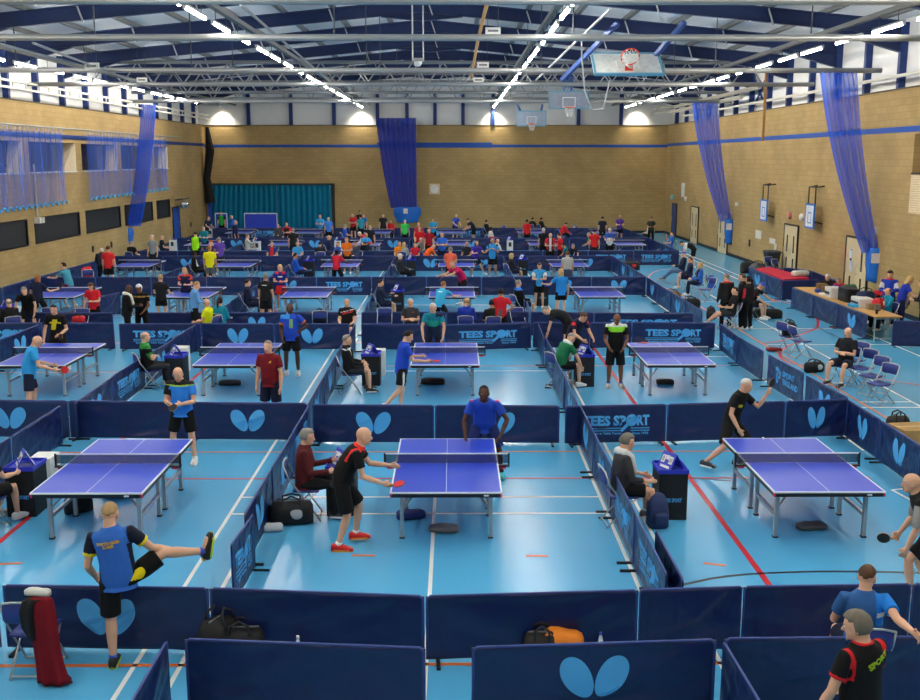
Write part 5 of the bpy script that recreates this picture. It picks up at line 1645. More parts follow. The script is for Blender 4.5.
    # shoes
    for s, hp_, kn, an, toe in legs:
        t2 = toe if abs(toe.z) > .3 else Vector((toe.x, toe.y, 0)).normalized()
        upv = Z if abs(toe.z) <= .3 else (Z - t2*t2.z).normalized()
        sd = t2.cross(upv).normalized()
        a0 = an - upv*(.0415*H)
        sm = MB(); rings = []; n = 12
        for t, w_, h_ in ((-.052, .014, .040), (-.042, .023, .056), (-.01, .025, .060), (.03, .026, .050), (.065, .029, .036), (.095, .026, .028), (.112, .014, .020)):
            c = a0 + t2*(t*H)
            rings.append([c + sd*(w_*H*math.copysign(abs(math.cos(a))**.6, math.cos(a))) + upv*(h_*H*(.5 + .5*math.copysign(abs(math.sin(a))**.6, math.sin(a)))) for a in [2*PI*j/n for j in range(n)]])
        sm.loft(rings)
        so = sm.build('shoe', mat(shoe, .6), body, True)
        if lod < 2:
            sl = MB(); sl.loft([[a0 + t2*(u*H) + sd*(w_*H) + upv*(z*H) for u, w_ in ((-.052, -.012), (-.03, -.026), (.03, -.028), (.075, -.031), (.112, -.012), (.112, .012), (.075, .031), (.03, .028), (-.03, .026), (-.052, .012))] for z in (-.0005, .014)])
            sl.build('sole', mat(sole or (236,236,232), .6), so)
            if socks:
                MB().tube([an, an.lerp(kn, .12)], [.0235*H, .024*H], 12).build('sock', mat(socks, .8), body, True)
    # hair
    style, hcn = hair
    hm = mat(HAIRC[hcn] if isinstance(hcn, str) else hcn, .7, 0, .3, .25, 30)
    def shell(fn, big=1.10, name='hair', m=hm):
        h = MB(); nu, nv = (28, 18) if lod == 0 else (18, 12); rings = []
        for i in range(nv):
            th = PI*(i + .5)/nv; rg = []
            for j in range(nu):
                a = 2*PI*j/nu
                x, y, z = math.sin(th)*math.cos(a), math.sin(th)*math.sin(a), -math.cos(th)
                q = big if fn(x, y, z) else .8
                if q > 1: q += .015*math.sin(7*a + 5*th)
                rg.append(hc + du*(.012*H) + dr*(x*q*.046*H) + df*(y*q*.058*H) + du*(z*q*.057*H))
            rings.append(rg)
        h.loft(rings)
        return h.build(name, m, body, True)
    if style == 'short': shell(lambda x, y, z: z > .42 + .30*y if y > 0 else z > -.42 + .75*(y + 1)*.55)
    elif style == 'full': shell(lambda x, y, z: z > .34 + .2*y if y > .1 else z > -.6, 1.17)
    elif style == 'fringe': shell(lambda x, y, z: (y < .15 and -.5 < z < .45 and not (y > -.1 and z < -.1)), 1.06)
    elif style == 'crop': shell(lambda x, y, z: z > .45 + .25*y if y > 0 else z > -.3 + .5*(y + 1), 1.035)
    elif style in ('long', 'bob', 'pony'):
        shell(lambda x, y, z: z > .40 + .2*y if y > .25 else z > -.75, 1.16)
        lw = {'long': -.15, 'bob': -.085, 'pony': -.02}[style]
        h = MB()
        if style == 'pony':
            h.tube([hc - df*(.052*H) + du*(.02*H), hc - df*(.085*H), hc - df*(.075*H) - du*(.07*H), hc - df*(.06*H) - du*(.12*H)], [.014*H, .02*H, .018*H, .006*H], 10, 0, True)
        else:
            h.loft([ring(hc - df*(.012*H) + du*(z*H), dr, df, rx*H, ry*H, 16) for z, rx, ry in ((.03, .044, .04), (-.01, .053, .046), (-.05, .056, .042), (lw, .05, .03))][::1] if style == 'bob' else
                   [ring(hc - df*(yy*H) + du*(z*H), dr, df, rx*H, ry*H, 16) for z, rx, ry, yy in ((.03, .044, .038, .012), (-.02, .055, .040, .02), (-.07, .058, .032, .035), (lw, .05, .018, .05))])
        h.build('hair_lengths' if style != 'pony' else 'ponytail', hm, body, True)
    elif style == 'cap':
        shell(lambda x, y, z: z > .30, 1.12, 'cap')
        MB().loft([[hc + du*(.036*H + zz) + df*(y*H) + dr*(x*H) for x, y in ((-.036, .045), (-.032, .075), (-.015, .095), (.015, .095), (.032, .075), (.036, .045))] for zz in (0, .008)]).build('cap_peak', hm, body)
    elif style == 'scarf':
        shell(lambda x, y, z: z > .42 if y > .3 else z > -.85, 1.15, 'headscarf')
    if ps.get('beard'):
        shell(lambda x, y, z: y > .1 and z < -.45, 1.05, 'beard')
    if ps.get('towel'):
        tm = MB()
        for s in (-1, 1):
            tm.tube([neckb - cf*(.05*H) + cu*(.0*H), neckb + cr*(s*.05*H) + cu*(-.005*H), neckb + cr*(s*.058*H) + cf*(.055*H) - cu*(.035*H), neckb + cr*(s*.055*H) + cf*(.09*H) - cu*(.15*H)], [.03*H, .034*H, .03*H, .028*H], 10, 0, True)
        tw_ = tm.build('towel', mat(ps['towel'], .9, 0, .1, .1, 10), body, True)
        PENDING.append((tw_, vox*1.2, None, None))
    Mw = Matrix.Translation(root) @ Matrix.Rotation(R(rz), 4, 'Z')
    info = dict(body=body, M=Mw, arms=arms, legs=legs, neck=neckb, waist=waist, pel=pel, cu=cu, cr=cr, cf=cf, hc=hc, root=root, rz=rz, H=H, hu=hu, hr=hr, hf=hf)
    if bat:
        sd = 1 if bat[0] == 'R' else -1
        s, sh, el, wr, fd = [a for a in arms if a[0] == sd][0]
        d = Vector(bat[2]) if len(bat) > 2 else (fd + Vector((0, .3, .15)))
        d = Vector((d.x, d.y, d.z)).normalized()
        nrmv = Vector(bat[3]).normalized() if len(bat) > 3 else Vector((sd*.7, .2, .7))
        make_bat(Mw, wr + fd*(.06*H), d, nrmv, bat[1], bat[4] if len(bat) > 4 else who)
    if 'seat' in ps and chairs:
        p = Mw @ Vector((pel.x, pel.y + .02, 0))
        chair(p, rz, 'folding chair under the person in ' + (seat_who or who), 'occupied folding chairs')
    return info

RUB = {'red': (206,30,40), 'black': (24,22,24)}
NBAT = [0]
def make_bat(Mw, hold, d, n, col, who):
    n = (n - d*n.dot(d)).normalized(); s = d.cross(n)
    q = lambda a, b_, c: Mw @ (hold + d*a + s*b_ + n*c)
    org = Mw @ hold
    o = empty('table_tennis_bat', org)
    tag(o, '%s bat held by the person in %s' % (col, who), 'bat', 'table tennis bats in hand')
    L = lambda a, b_, c: q(a, b_, c) - org
    for nm, c0, c1, cc in (('blade', -.004, .004, (190,150,100)), ('rubber', .004, .007, RUB[col]), ('rubber', -.007, -.004, RUB['black' if col == 'red' else 'red'] if col == 'red' else RUB['black'])):
        mb = MB(); rr = .078 if nm == 'blade' else .0765
        mb.loft([[L(.125 + rr*math.cos(2*PI*j/24), rr*.97*math.sin(2*PI*j/24), z) for j in range(24)] for z in (c0, c1)])
        mb.build(nm, mat(cc, .6), o)
    mb = MB(); mb.tube([L(-.05, 0, 0), L(.06, 0, 0)], .014, 8); mb.build('handle', mat((150,110,70), .6), o)

def finish_people():
    """grow each body and garment into one smooth skin"""
    for o, vox, painter, face_items in PENDING:
        m = o.modifiers.new('skin', 'REMESH'); m.mode = 'VOXEL'; m.voxel_size = vox; m.use_smooth_shade = True
        s = o.modifiers.new('soft', 'SMOOTH'); s.factor = .5; s.iterations = 2
    bpy.context.view_layer.update()
    dg = bpy.context.evaluated_depsgraph_get()
    new = [(o, bpy.data.meshes.new_from_object(o.evaluated_get(dg)), p, f) for o, v, p, f in PENDING]
    for o, me, painter, f in new:
        ms = [m for m in o.data.materials]
        o.modifiers.clear()
        old = o.data
        me.name = o.name
        o.data = me
        bpy.data.meshes.remove(old)
        if len(me.materials) < len(ms):
            me.materials.clear()
            for m in ms: me.materials.append(m)
        for p in me.polygons:
            p.use_smooth = True; p.material_index = 0
        if painter: painter(me)
        if f:
            hc, dr, df, du, H = f
            mb = MB()
            for s in (-1, 1):
                e = hc + dr*(s*.0185*H) + df*(.0505*H) + du*(.004*H)
                mb.ell(e, (.0062*H, .0048*H, .0034*H), (dr, df, du), 10, 6, 1)
                mb.ell(e + df*(.0032*H), (.0034*H, .0026*H, .0033*H), (dr, df, du), 8, 5, 2)
                mb.ell(e + du*(.0125*H) - df*(.001*H) + dr*(s*.001*H), (.011*H, .005*H, .0022*H), (dr, df, du), 8, 5, 2)
            mb.ell(hc + df*(.0535*H) - du*(.036*H), (.0145*H, .004*H, .0035*H), (dr, df, du), 10, 5, 3)
            bm = bmesh.new(); bm.from_mesh(me)
            vs = [bm.verts.new(tuple(p)) for p in mb.v]
            for q, mi in zip(mb.f, mb.m):
                fc = bm.faces.new([vs[i] for i in q]); fc.material_index = mi; fc.smooth = True
            bmesh.ops.recalc_face_normals(bm, faces=bm.faces)
            bm.to_mesh(me); bm.free()
# ================================================================ who is in the hall
P = person
NVY, BLK, CHAR, ROY, LBL, TEAL, REDC, WHT, GRY = (22,29,56), (15,15,17), (44,46,52), (36,66,190), (60,160,225), (20,140,160), (204,32,44), (228,228,226), (140,142,146)
YEL, LIME, ORG, PUR, MAR = (232,214,30), (160,225,30), (240,120,40), (84,60,170), (110,18,32)
sl = lambda a, b=9: (lambda s, x, y, t: a <= t <= b)

def back_text(inf, lines, col, size, up_=.20, side=0.0, tilt=0.0, front=False, off=.083):
    H = inf['H']
    n = -inf['cf'] if not front else inf['cf']
    r = inf['cr'] if not front else -inf['cr']
    for i, s in enumerate(lines):
        me = text_mesh(s, size, mat(col, .7), .004, .001)
        me.transform(Matrix.Rotation(R(tilt), 4, 'Y'))
        for v in me.vertices:
            x = v.co.x + side; z = v.co.z - i*size*1.05
            c = inf['waist'] + inf['cu']*((up_ - .10)*H + z) + r*x
            q = min(1, abs(x)/(.115*H))
            v.co = c + n*(off*H*math.sqrt(max(.1, 1 - q*q)) + .012 - v.co.y*.0)
        put('lettering', me, inf['body'])

# ---- front courts
a = P('blue club shirt stretching one leg over the front barrier', 110, 514, 2, 'stand', (48,104,190), BLK, 'shorts', 'light', ('crop','sandy'), 1.80, 1.08,
      paint=[((24,28,48), sl(.0, .50)), ((238,214,20), sl(.50)), ((24,28,48), lambda s,x,y,t: abs(x) > .088 and s < .2 and t < 0)], lean=4, tilt=-9, hp=10, shoe=(30,32,30), sole=(190,220,60), socks=(60,90,200),
      aL=((.22,-.05,-1),(-.05,.75,-.75)), aR=((.62,.35,-.72),(.62,.5,-.30)), lL=((.03,.0,-1),(.0,-.02,-1)), lR=((.78,.42,.50),(.90,.42,-.14)), fR=(.12,.12,1), short_len=.85,
      bpaint=[((238,214,20), lambda z,x,y: x > .06 and y < -.012 and .0 < z < .075)])
back_text(a, ['FIVE TO CLUB', 'K.ABID'], (236,190,80), .036, .225)
MB().tube([a['arms'][1][3] - a['arms'][1][4]*.03, a['arms'][1][3] + a['arms'][1][4]*.012], .036, 12).build('wristwatch', mat((20,20,22), .4), a['body'])
a = P('black and red shirt, back turned, nearest the balcony', 857.5, 626, 28, 'stand', BLK, NVY, 'shorts', 'light', ('full',(112,104,92)), 1.76, 1.12,
      paint=[((206,30,36), sl(.52)), ((206,30,36), lambda s,x,y,t: t < .25 and .088 < abs(x) < .112 and s > .15 and y < .04), ((206,30,36), lambda s,x,y,t: s > .304)], hyaw=30, hp=10, aL=((.35,.1,-1),(.1,.5,-1)), aR=((.2,.2,-1),(-.2,.7,-.6)), beard=False)
back_text(a, ['SPORT'], (190,226,50), .07, .235, .015, -28)
P('two-tone blue shirt seated with one arm over the barrier', 867, 577, -8, 'sit', (46,92,150), NVY, 'shorts', 'light', ('crop','brown'), 1.78, 1.1,
      paint=[((30,124,214), lambda s,x,y,t: x > .045 and s > .13 or t > .0 and x > 0), ((232,232,232), lambda s,x,y,t: x > .05 and .175 < s < .20)], lean=8, hyaw=-25, hp=8,
      aL=((.2,.4,-1),(-.3,1,-.2)), aR=((.10,-.85,-.18),(.25,-.85,-.02)), seat_who='two-tone blue shirt by the near barriers')
P('black top with grey sleeves, crouching with a black bat', 912, 483, 72, 'ready', (28,28,30), BLK, 'shorts', 'light', ('none','grey'), 1.76, 1.05,
      paint=[((150,150,148), sl(.12))], sleeve=.95, lean=34, hp=-10, aL=((.2,.1,-1),(-.02,.35,-1)), aR=((.2,.05,-1),(.05,.5,-.85)), lL=((.25,.85,-.85),(.05,-.12,-1)), bat=('R','black',(.1,1,-.1),(.9,.1,.3),'grey sleeves at the right table'))
P('black shirt with red trim serving at the centre table', 363.5, 436, -84, 'ready', BLK, BLK, 'shorts', 'light', ('none','grey'), 1.82, 1.08,
      paint=[((224,50,44), lambda s,x,y,t: t < .4 and .07 < abs(x) < .092 and s > .16 and y > -.05), ((224,50,44), lambda s,x,y,t: s > .29)], lean=34, hp=-12, shoe=(216,36,36), sole=(230,150,60), socks=(236,236,232),
      aL=((.12,.55,-.85),(-.05,1,-.12)), aR=((.14,.22,-1),(.1,1,-.35)), lL=((.12,.62,-1),(.05,-.12,-1)), lR=((.12,.16,-1),(.05,-.32,-1)), short_len=.92, bat=('R','red',(.2,1,.25),(.2,-.4,1),'the black and red server'))
P('maroon zipped jacket umpiring the centre front table', 307, 437, -86, 'sit', (84,24,30), BLK, 'trousers', 'light', ('full','grey'), 1.76, 1, sleeve=1.98, aL=((.12,.35,-.9),(-.05,1,.2)), aR=((.12,.25,-.95),(-.05,1,.08)), lean=2, shoe=(60,60,60), seat_who='maroon jacket')
P('royal blue polo leaning on the knees, centre table', 484, 393, 176, 'lean', (38,78,190), (32,44,104), 'shorts', 'dark', ('crop','black'), 1.84, 1.28,
      paint=[((214,50,90), lambda s,x,y,t: 0 <= t < .3 and y < .0 and s > .27)], lean=42, hp=-22, shoe=(40,190,190), socks=(30,30,34), aL=((.55,.1,-.8),(-.35,.45,-.8)), aR=((.4,.15,-.9),(-.12,.45,-.85)), lL=((.34,.2,-1),(.1,-.25,-1)), lR=((.3,.2,-1),(.1,-.25,-1)), short_len=.9, bat=('R','red',(-.3,.3,-1),(0,1,.2),'royal blue polo at centre'))
P('bright blue shirt with black shoulders at the left table', 178, 374, 176, 'front', (44,130,226), BLK, 'shorts', 'light', ('none','grey'), 1.80, 1.18,
      paint=[((26,26,30), lambda s,x,y,t: s > .262 or (t >= 0 and x > 0)), ((176,220,60), lambda s,x,y,t: .252 < s <= .262 and t < .1)], beard=True, hp=22, lean=6, shoe=(232,232,230), socks=(232,232,230), bat=('R','black',(-.6,.5,-.2),(0,.6,.6),'bright blue shirt at left table'), lL=((.14,.04,-1),(.06,-.04,-1)), lR=((.2,.02,-1),(.06,-.04,-1)), short_len=.85)
P('all black kit striking a forehand at the right table', 746, 387, -128, 'ready', BLK, BLK, 'shorts', 'light', ('crop','white'), 1.78, 1.0, paint=[((206,214,50), lambda s,x,y,t: .17 < s < .2 and .03 < x < .075 and y > 0)],
      lean=20, tilt=-6, hp=4, aL=((.3,.55,-.55),(.1,.5,.9)), aR=((.3,-.1,-.9),(.0,.5,-.8)), lL=((.2,.75,-1),(.05,-.45,-1)), lR=((.62,.1,-1),(.35,-.85,-.9)), y_fix=17.0, short_len=.9, shoe=(40,44,56), bat=('L','black',(.1,.2,1),(.3,1,.1),'all black kit at right table'))
P('dark hooded top and white towel umpiring the right table', 627, 442, -84, 'sit', (54,54,60), BLK, 'shorts', 'light', ('full',(112,108,100)), 1.78, 1.05, sleeve=1.55, towel=(222,224,224), hp=10, shoe=(90,90,92), socks=(232,232,230), lean=4, seat_who='hooded top with white towel')
P('bare arms umpiring the left front table, cut by the edge', -20, 447, -18, 'sit', (24,26,30), BLK, 'shorts', 'light', ('short','brown'), 1.76, 1.05, aL=((.2,.5,-.8),(.1,1,-.15)), aR=((.2,.5,-.8),(-.1,1,-.1)), seat_who='bare arms by the left front score box')
# ---- second row
P('pale blue shirt with red bat at far left table', 37, 341.5, -68, 'ready', (50,160,228), NVY, 'shorts', 'light', ('none','grey'), 1.78, 1.12, lean=16, hp=18, lL=((.15,.2,-1),(.05,-.2,-1)), lR=((.12,-.05,-1),(.05,-.12,-1)), aL=((.2,.3,-.95),(-.1,.9,-.25)), aR=((.2,.35,-.95),(.1,.9,-.3)), bat=('R','red',(.2,1,.1),(1,-.3,.2),'pale blue shirt'))
P('black shirt splashed with yellow waiting at far left', 54, 316, 178, 'lean', BLK, BLK, 'shorts', 'light', ('short','dark'), 1.78, 1.08, paint=[((222,206,40), lambda s,x,y,t: y > 0 and t < .1 and (abs(x + .3*(s - .2)) < .035 and .10 < s < .25 or .215 < s + .4*abs(x) < .235))], lean=14, hp=4, y_fix=25.4, aL=((.3,.1,-1),(-.3,.8,-.35)), aR=((.3,.05,-1),(.0,.4,-.95)), bat=('L','black',(-.8,.4,.1),(0,.9,.3),'yellow splashed black shirt'))
P('black and green shirt umpiring with arms crossed', 145, 337, -58, 'sitcross', BLK, CHAR, 'trousers', 'light', ('fringe','grey'), 1.76, 1.08, paint=[((52,140,62), lambda s,x,y,t: s > .24 and (t < .5) or t > .45)], seat_who='black and green shirt')
P('royal blue shirt hand on hip behind the left table', 290, 308.5, 176, 'hip', (34,74,190), BLK, 'shorts', 'dark', ('none','black'), 1.82, 1.1, aR=((.16,.05,-1),(-.2,.5,-.6)), aL=((.62,-.25,-.75),(-.75,.35,-.5)), paint=[((60,150,225), lambda s,x,y,t: s > .24 and x > .0 and t < .2), ((130,180,120), lambda s,x,y,t: abs(x + .02) < .022 and .12 < s < .24 and y > 0), ((220,120,50), sl(.48))], shoe=(206,206,204), socks=(200,200,200))
P('maroon polo walking between second and front courts', 268, 347, 165, 'stand', (122,24,36), NVY, 'shorts', 'light', ('short','grey'), 1.80, 1.14, short_len=.9, paint=[((230,190,60), lambda s,x,y,t: y > 0 and .215 < s < .232 and -.05 < x < -.03)])
P('black jacket with white stripes umpiring the second centre table', 347, 340, -78, 'sit', (22,22,24), CHAR, 'shorts', 'light', ('short','grey'), 1.76, 1, sleeve=1.95, paint=[((226,226,226), lambda s,x,y,t: t >= 0 and t < 1.7 and s > .15 and abs(((x*x)**.5) - .115) < .012 and y > 0 or (.265 < s < .278))], lean=-8, shoe=(40,40,44), seat_who='striped black jacket')
P('plain royal blue shirt playing left of second centre table', 408, 336.5, -72, 'stand', (34,74,198), BLK, 'shorts', 'light', ('short','dark'), 1.78, 1.04, lean=10, hp=14, aL=((.2,.4,-.9),(-.05,1,-.05)), aR=((.2,.35,-.9),(0,1,-.1)), lL=((.1,.1,-1),(.05,-.1,-1)), lR=((.1,-.2,-1),(.05,-.95,-.9)), shoe=(220,220,220), bpaint=[((230,230,230), lambda z,x,y: abs(x) > .112 and abs(y) < .012)], bat=('R','red',(.2,1,.05),(.1,.1,1),'plain royal blue shirt'))
P('teal shirt with white hair leaning at the centre table', 433, 308, 178, 'lean', (24,130,150), NVY, 'trousers', 'light', ('short','white'), 1.80, 1.12, lean=24, hp=0, paint=[((34,160,140), lambda s,x,y,t: s > .12 and s < .21 and y > 0 and x < .1), ((26,40,70), lambda s,x,y,t: s <= .12 or (s > .26 and x < -.04))], bat=('L','black',(0,.3,-1),(0,1,.2),'teal shirt'))
P('green shirt umpiring bent under a white towel', 571, 338, -62, 'sitlean', (24,110,74), BLK, 'shorts', 'light', ('crop','grey'), 1.78, 1.12, towel=(224,232,228), hp=14, aL=((.2,.5,-.85),(-.1,.5,-.9)), aR=((.2,.5,-.85),(-.1,.5,-.9)), seat_who='green shirt under a towel')
P('navy shirt stooping behind the green shirted umpire', 584, 328, -150, 'stoop', (28,34,60), BLK, 'shorts', 'light', ('short','brown'), 1.76, 1.08, y_fix=25.1, paint=[((210,40,60), lambda s,x,y,t: s > .25 and t > .05 and t < .3)])
P('black and lime shirt holding a red racket case', 617, 319, 178, 'front', BLK, BLK, 'shorts', 'brown', ('none','black'), 1.82, 1.12, paint=[((140,220,50), lambda s,x,y,t: .20 < s < .262 and y > -.01 and t < .1), ((222,222,220), lambda s,x,y,t: s >= .262 and y > 0 and t < .3)], hp=30, aL=((.2,.1,-1),(-.35,.6,-.6)), aR=((.2,.1,-1),(-.3,.7,-.6)), shoe=(206,200,180), socks=(60,90,200), short_len=.95)
# ---- walkway between second and third rows
P('black polo bending over by the third-row left court', 24, 291, -170, 'lean', BLK, BLK, 'shorts', 'light', ('short','grey'), 1.76, 1.1, lean=40, hp=8)
P('black fleece seen from behind at the left edge', 9, 305, 40, 'sit', (26,26,28), BLK, 'trousers', 'light', ('fringe','grey'), 1.76, 1.1, sleeve=1.9, seat_who='black fleece at the left edge')
P('black tracksuit with white towel talking in the walkway', 129, 289, -70, 'front', BLK, BLK, 'trousers', 'dark', ('none','black'), 1.80, 1.14, sleeve=1.95, towel=(226,222,206))
P('black top and white headscarf facing the balcony', 139, 288.5, 176, 'front', BLK, BLK, 'trousers', 'brown', ('scarf',(222,224,228)), 1.76, 1.1, aL=((.25,.2,-1),(-.4,.6,-.6)), aR=((.25,.2,-1),(-.4,.6,-.6)), paint=[((170,130,70), lambda s,x,y,t: y > 0 and .23 < s < .25 and t < .2)])
P('light blue jacket and fair hair standing in the walkway', 196.5, 285.5, -62, 'front', (104,164,226), BLK, 'trousers', 'light', ('short','sandy'), 1.74, 1.08, sleeve=1.9, paint=[((40,44,60), lambda s,x,y,t: t > 1.0 and y < .02 and x > 0)])
P('bright yellow shirt seated in the walkway', 207, 304.5, 75, 'sit', (222,230,20), CHAR, 'shorts', 'light', ('none','grey'), 1.74, 1.12, seat_who='bright yellow shirt')
P('teal top with a dark ponytail, back turned', 220, 301.5, -20, 'sit', (24,140,166), NVY, 'trousers', 'light', ('pony','dark'), 1.68, 1, sleeve=1.5, seat_who='teal top with ponytail')
P('black shirt with red chest stripes seated at the barrier', 347, 304.5, 178, 'sit', BLK, BLK, 'shorts', 'light', ('none','grey'), 1.76, 1.12, paint=[((196,40,46), lambda s,x,y,t: y > 0 and .20 < s + .25*x < .225 and t < .1), ((226,226,226), lambda s,x,y,t: y > 0 and .235 < s + .25*x < .245 and t < .1)], seat_who='red-striped black shirt')
P('charcoal polo with folded arms seated at the barrier', 410.5, 308, 178, 'sitcross', (52,54,62), BLK, 'trousers', 'light', ('short','white'), 1.74, 1.1, paint=[((200,60,40), lambda s,x,y,t: y > 0 and .21 < s < .23 and -.06 < x < -.03)], seat_who='charcoal polo')
P('blue training jacket seated with back turned', 466.5, 302, -6, 'sit', (34,60,170), NVY, 'trousers', 'light', ('fringe','sandy'), 1.76, 1.12, sleeve=1.55, seat_who='blue training jacket')
P('black clothing and black hair seated next to the red shirt', 492, 304, 8, 'sit', (28,28,30), BLK, 'trousers', 'tan', ('full','black'), 1.68, 1, sleeve=.9, seat_who='black clothing next to the red shirt')
P('red shirt standing with back turned in the walkway', 501, 292.5, -8, 'hip', (206,30,50), BLK, 'shorts', 'tan', ('full','black'), 1.66, 1, paint=[((90,90,94), lambda s,x,y,t: y < 0 and abs(x) < .03 and s < .1)])
P('black shirt bending double beside the white chair cover', 546, 310.5, 82, 'bend', (26,26,28), BLK, 'shorts', 'light', ('short','grey'), 1.76, 1.12)
# ---- third row
P('navy top and ginger hair playing at far left', 38, 278.5, -12, 'ready', (28,34,64), BLK, 'shorts', 'light', ('bob','ginger'), 1.68, 1.05, lean=8, hp=0, aL=((.4,.1,-.9),(.1,.6,-.6)), aR=((.5,.3,-.7),(.4,.8,.1)), bat=('R','black',(.3,.3,1),(.2,1,.2),'navy top with ginger hair'))
P('teal shirt and maroon shorts receiving at far left', 63.5, 266, 70, 'ready', (64,140,160), MAR, 'shorts', 'light', ('short','dark'), 1.76, 1, lean=22, aL=((.2,.6,-.6),(0,1,0)), aR=((.2,.6,-.6),(0,1,0)), bat=('R','red',(0,1,.1),(.3,.1,1),'teal shirt with maroon shorts'))
P('red shirt looking down beside the far left table', 91, 286.5, 172, 'front', (214,32,50), BLK, 'shorts', 'light', ('bob','brown'), 1.66, 1.05, hp=30, aR=((.25,.1,-1),(.1,.3,-1)))
P('black top with back turned at the left third-row table', 160.5, 278, -4, 'stand', (30,30,34), BLK, 'shorts', 'light', ('full','sandy'), 1.66, 1.1, aR=((.25,.2,-.95),(.1,.8,-.3)), aL=((.25,.2,-.95),(-.1,.8,-.3)), short_len=.6)
P('navy and red shirt, long fair hair, behind a table', 184.5, 271, 178, 'front', (30,36,70), BLK, 'shorts', 'light', ('long','blond'), 1.66, 1, paint=[((220,70,50), lambda s,x,y,t: s > .268 or (0 <= t < .45))])
P('navy tracksuit umpiring the third left centre table', 247.5, 283, -70, 'sit', (28,38,66), NVY, 'shorts', 'light', ('short','dark'), 1.76, 1.05, sleeve=1.95, shoe=(220,220,220), seat_who='navy tracksuit by the red skirt')
P('black shirt and grey hair holding a red bat', 265.5, 277, -10, 'stand', (30,30,32), BLK, 'shorts', 'light', ('full','grey'), 1.70, 1.08, paint=[((226,226,226), lambda s,x,y,t: y < 0 and .215 < s < .232 and abs(x) < .05)], bat=('R','red',(.1,.2,-1),(1,.2,.1),'grey hair and black shirt'), short_len=.85)
P('navy and red top with a red skirt', 280, 268, 176, 'front', (34,48,130), (216,34,40), 'skirt', 'light', ('bob','blond'), 1.68, 1, paint=[((214,36,56), lambda s,x,y,t: s > .25 and (t < 0 or t > .3) and abs(x) > .03), ((236,236,236), lambda s,x,y,t: y > 0 and .19 < s < .21 and abs(x) < .05)], shoe=(226,226,226), bat=('L','red',(-.5,.6,0),(0,.2,1),'the red skirt'))
P('navy jacket umpiring the third centre table', 380.5, 283, -72, 'sit', (34,42,66), NVY, 'shorts', 'light', ('short','dark'), 1.76, 1.02, sleeve=1.95, aL=((.2,.5,-.8),(0,1,.2)), aR=((.2,.5,-.8),(0,1,.1)), shoe=(190,220,60), seat_who='navy jacket by the third centre table')
P('magenta shirt stretching forward over the centre table', 452.5, 267.5, 120, 'stoop', (190,24,84), BLK, 'shorts', 'light', ('short','sandy'), 1.82, 1.05, lean=48, hp=-14, y_fix=36.9, aL=((.2,.8,-.4),(-.05,1,-.15)), aR=((.2,.7,-.5),(0,1,-.2)), bat=('L','red',(.1,.6,-.7),(.3,.5,.2),'magenta shirt'))
P('light blue top lunging at the third centre table', 443.5, 285, -30, 'ready', (60,180,226), BLK, 'shorts', 'light', ('short','ginger'), 1.66, 1.02, lean=30, lR=((.4,.3,-1),(.2,-.3,-1)), lL=((.1,.3,-1),(.0,-.5,-1)), aR=((.3,.6,-.5),(.2,1,0)), paint=[((236,240,244), lambda s,x,y,t: y < 0 and .21 < s < .23 and abs(x) < .05)])
P('black top with blue collar umpiring near a backpack', 518.5, 283.5, -64, 'sit', BLK, NVY, 'shorts', 'light', ('short','grey'), 1.76, 1.1, sleeve=1.9, lean=-10, paint=[((50,120,215), lambda s,x,y,t: s > .262 and t < .3)], seat_who='black top with blue collar')
P('light blue and black shirt facing a blond player', 539.5, 266, 174, 'front', (60,160,220), BLK, 'shorts', 'light', ('bob','brown'), 1.68, 1.05, paint=[((28,30,40), lambda s,x,y,t: abs(x) > .07 and s < .22 and t < .1), ((232,232,232), lambda s,x,y,t: .2 < t)])
P('bright blue shirt with blond hair, back turned', 561, 272.5, 8, 'stand', (40,140,220), BLK, 'shorts', 'light', ('bob','blond'), 1.70, 1.12, aL=((.6,.35,-.7),(.55,.7,.0)), aR=((.25,.1,-1),(.05,.3,-1)), short_len=.6)
# ---- spectators on the right
P('navy jacket and blue cap seated first of three spectators', 684, 254.5, 78, 'sitout', (34,42,64), (90,116,150), 'trousers', 'light', ('cap',(44,90,200)), 1.78, 1.08, sleeve=1.95, shoe=(150,120,96), seat_who='navy jacket and blue cap')
P('navy top and shorts seated second of three spectators', 690, 260, 72, 'sit', (34,46,80), NVY, 'shorts', 'light', ('short','brown'), 1.74, 1.05, sleeve=1.9, shoe=(200,200,200), seat_who='navy top, middle of three spectators')
P('blue jacket and blond hair seated third of three spectators', 700, 265.5, 80, 'sit', (54,112,200), NVY, 'trousers', 'light', ('bob','blond'), 1.70, 1.05, sleeve=1.9, paint=[((24,28,44), lambda s,x,y,t: y > .02 and t < .2)], seat_who='blond hair among the spectators')
P('black jacket with red collar standing with back turned', 726.5, 277, 14, 'stand', (30,30,32), BLK, 'trousers', 'light', ('short','grey'), 1.78, 1.15, sleeve=1.95, paint=[((222,70,40), lambda s,x,y,t: s > .284)])
P('black kit seated with bare legs stretched out', 735, 291, 80, 'sitout', (30,30,34), CHAR, 'shorts', 'light', ('short','dark'), 1.78, 1.05, shoe=(216,216,216), seat_who='black kit with legs stretched out')
P('grey-brown hair and black tracksuit facing left in the aisle', 742, 277.5, 60, 'stand', (34,34,36), BLK, 'trousers', 'light', ('short','brown'), 1.76, 1.05, sleeve=1.95, shoe=(220,220,220))
P('black tracksuit and dark ponytail with red sleeve trim', 748.5, 280, 40, 'stand', (26,26,28), BLK, 'trousers', 'tan', ('pony','black'), 1.70, 1, sleeve=1.95, paint=[((190,40,60), lambda s,x,y,t: 0.2 < t < 1.2 and abs(x) > .125)], shoe=(226,226,226))
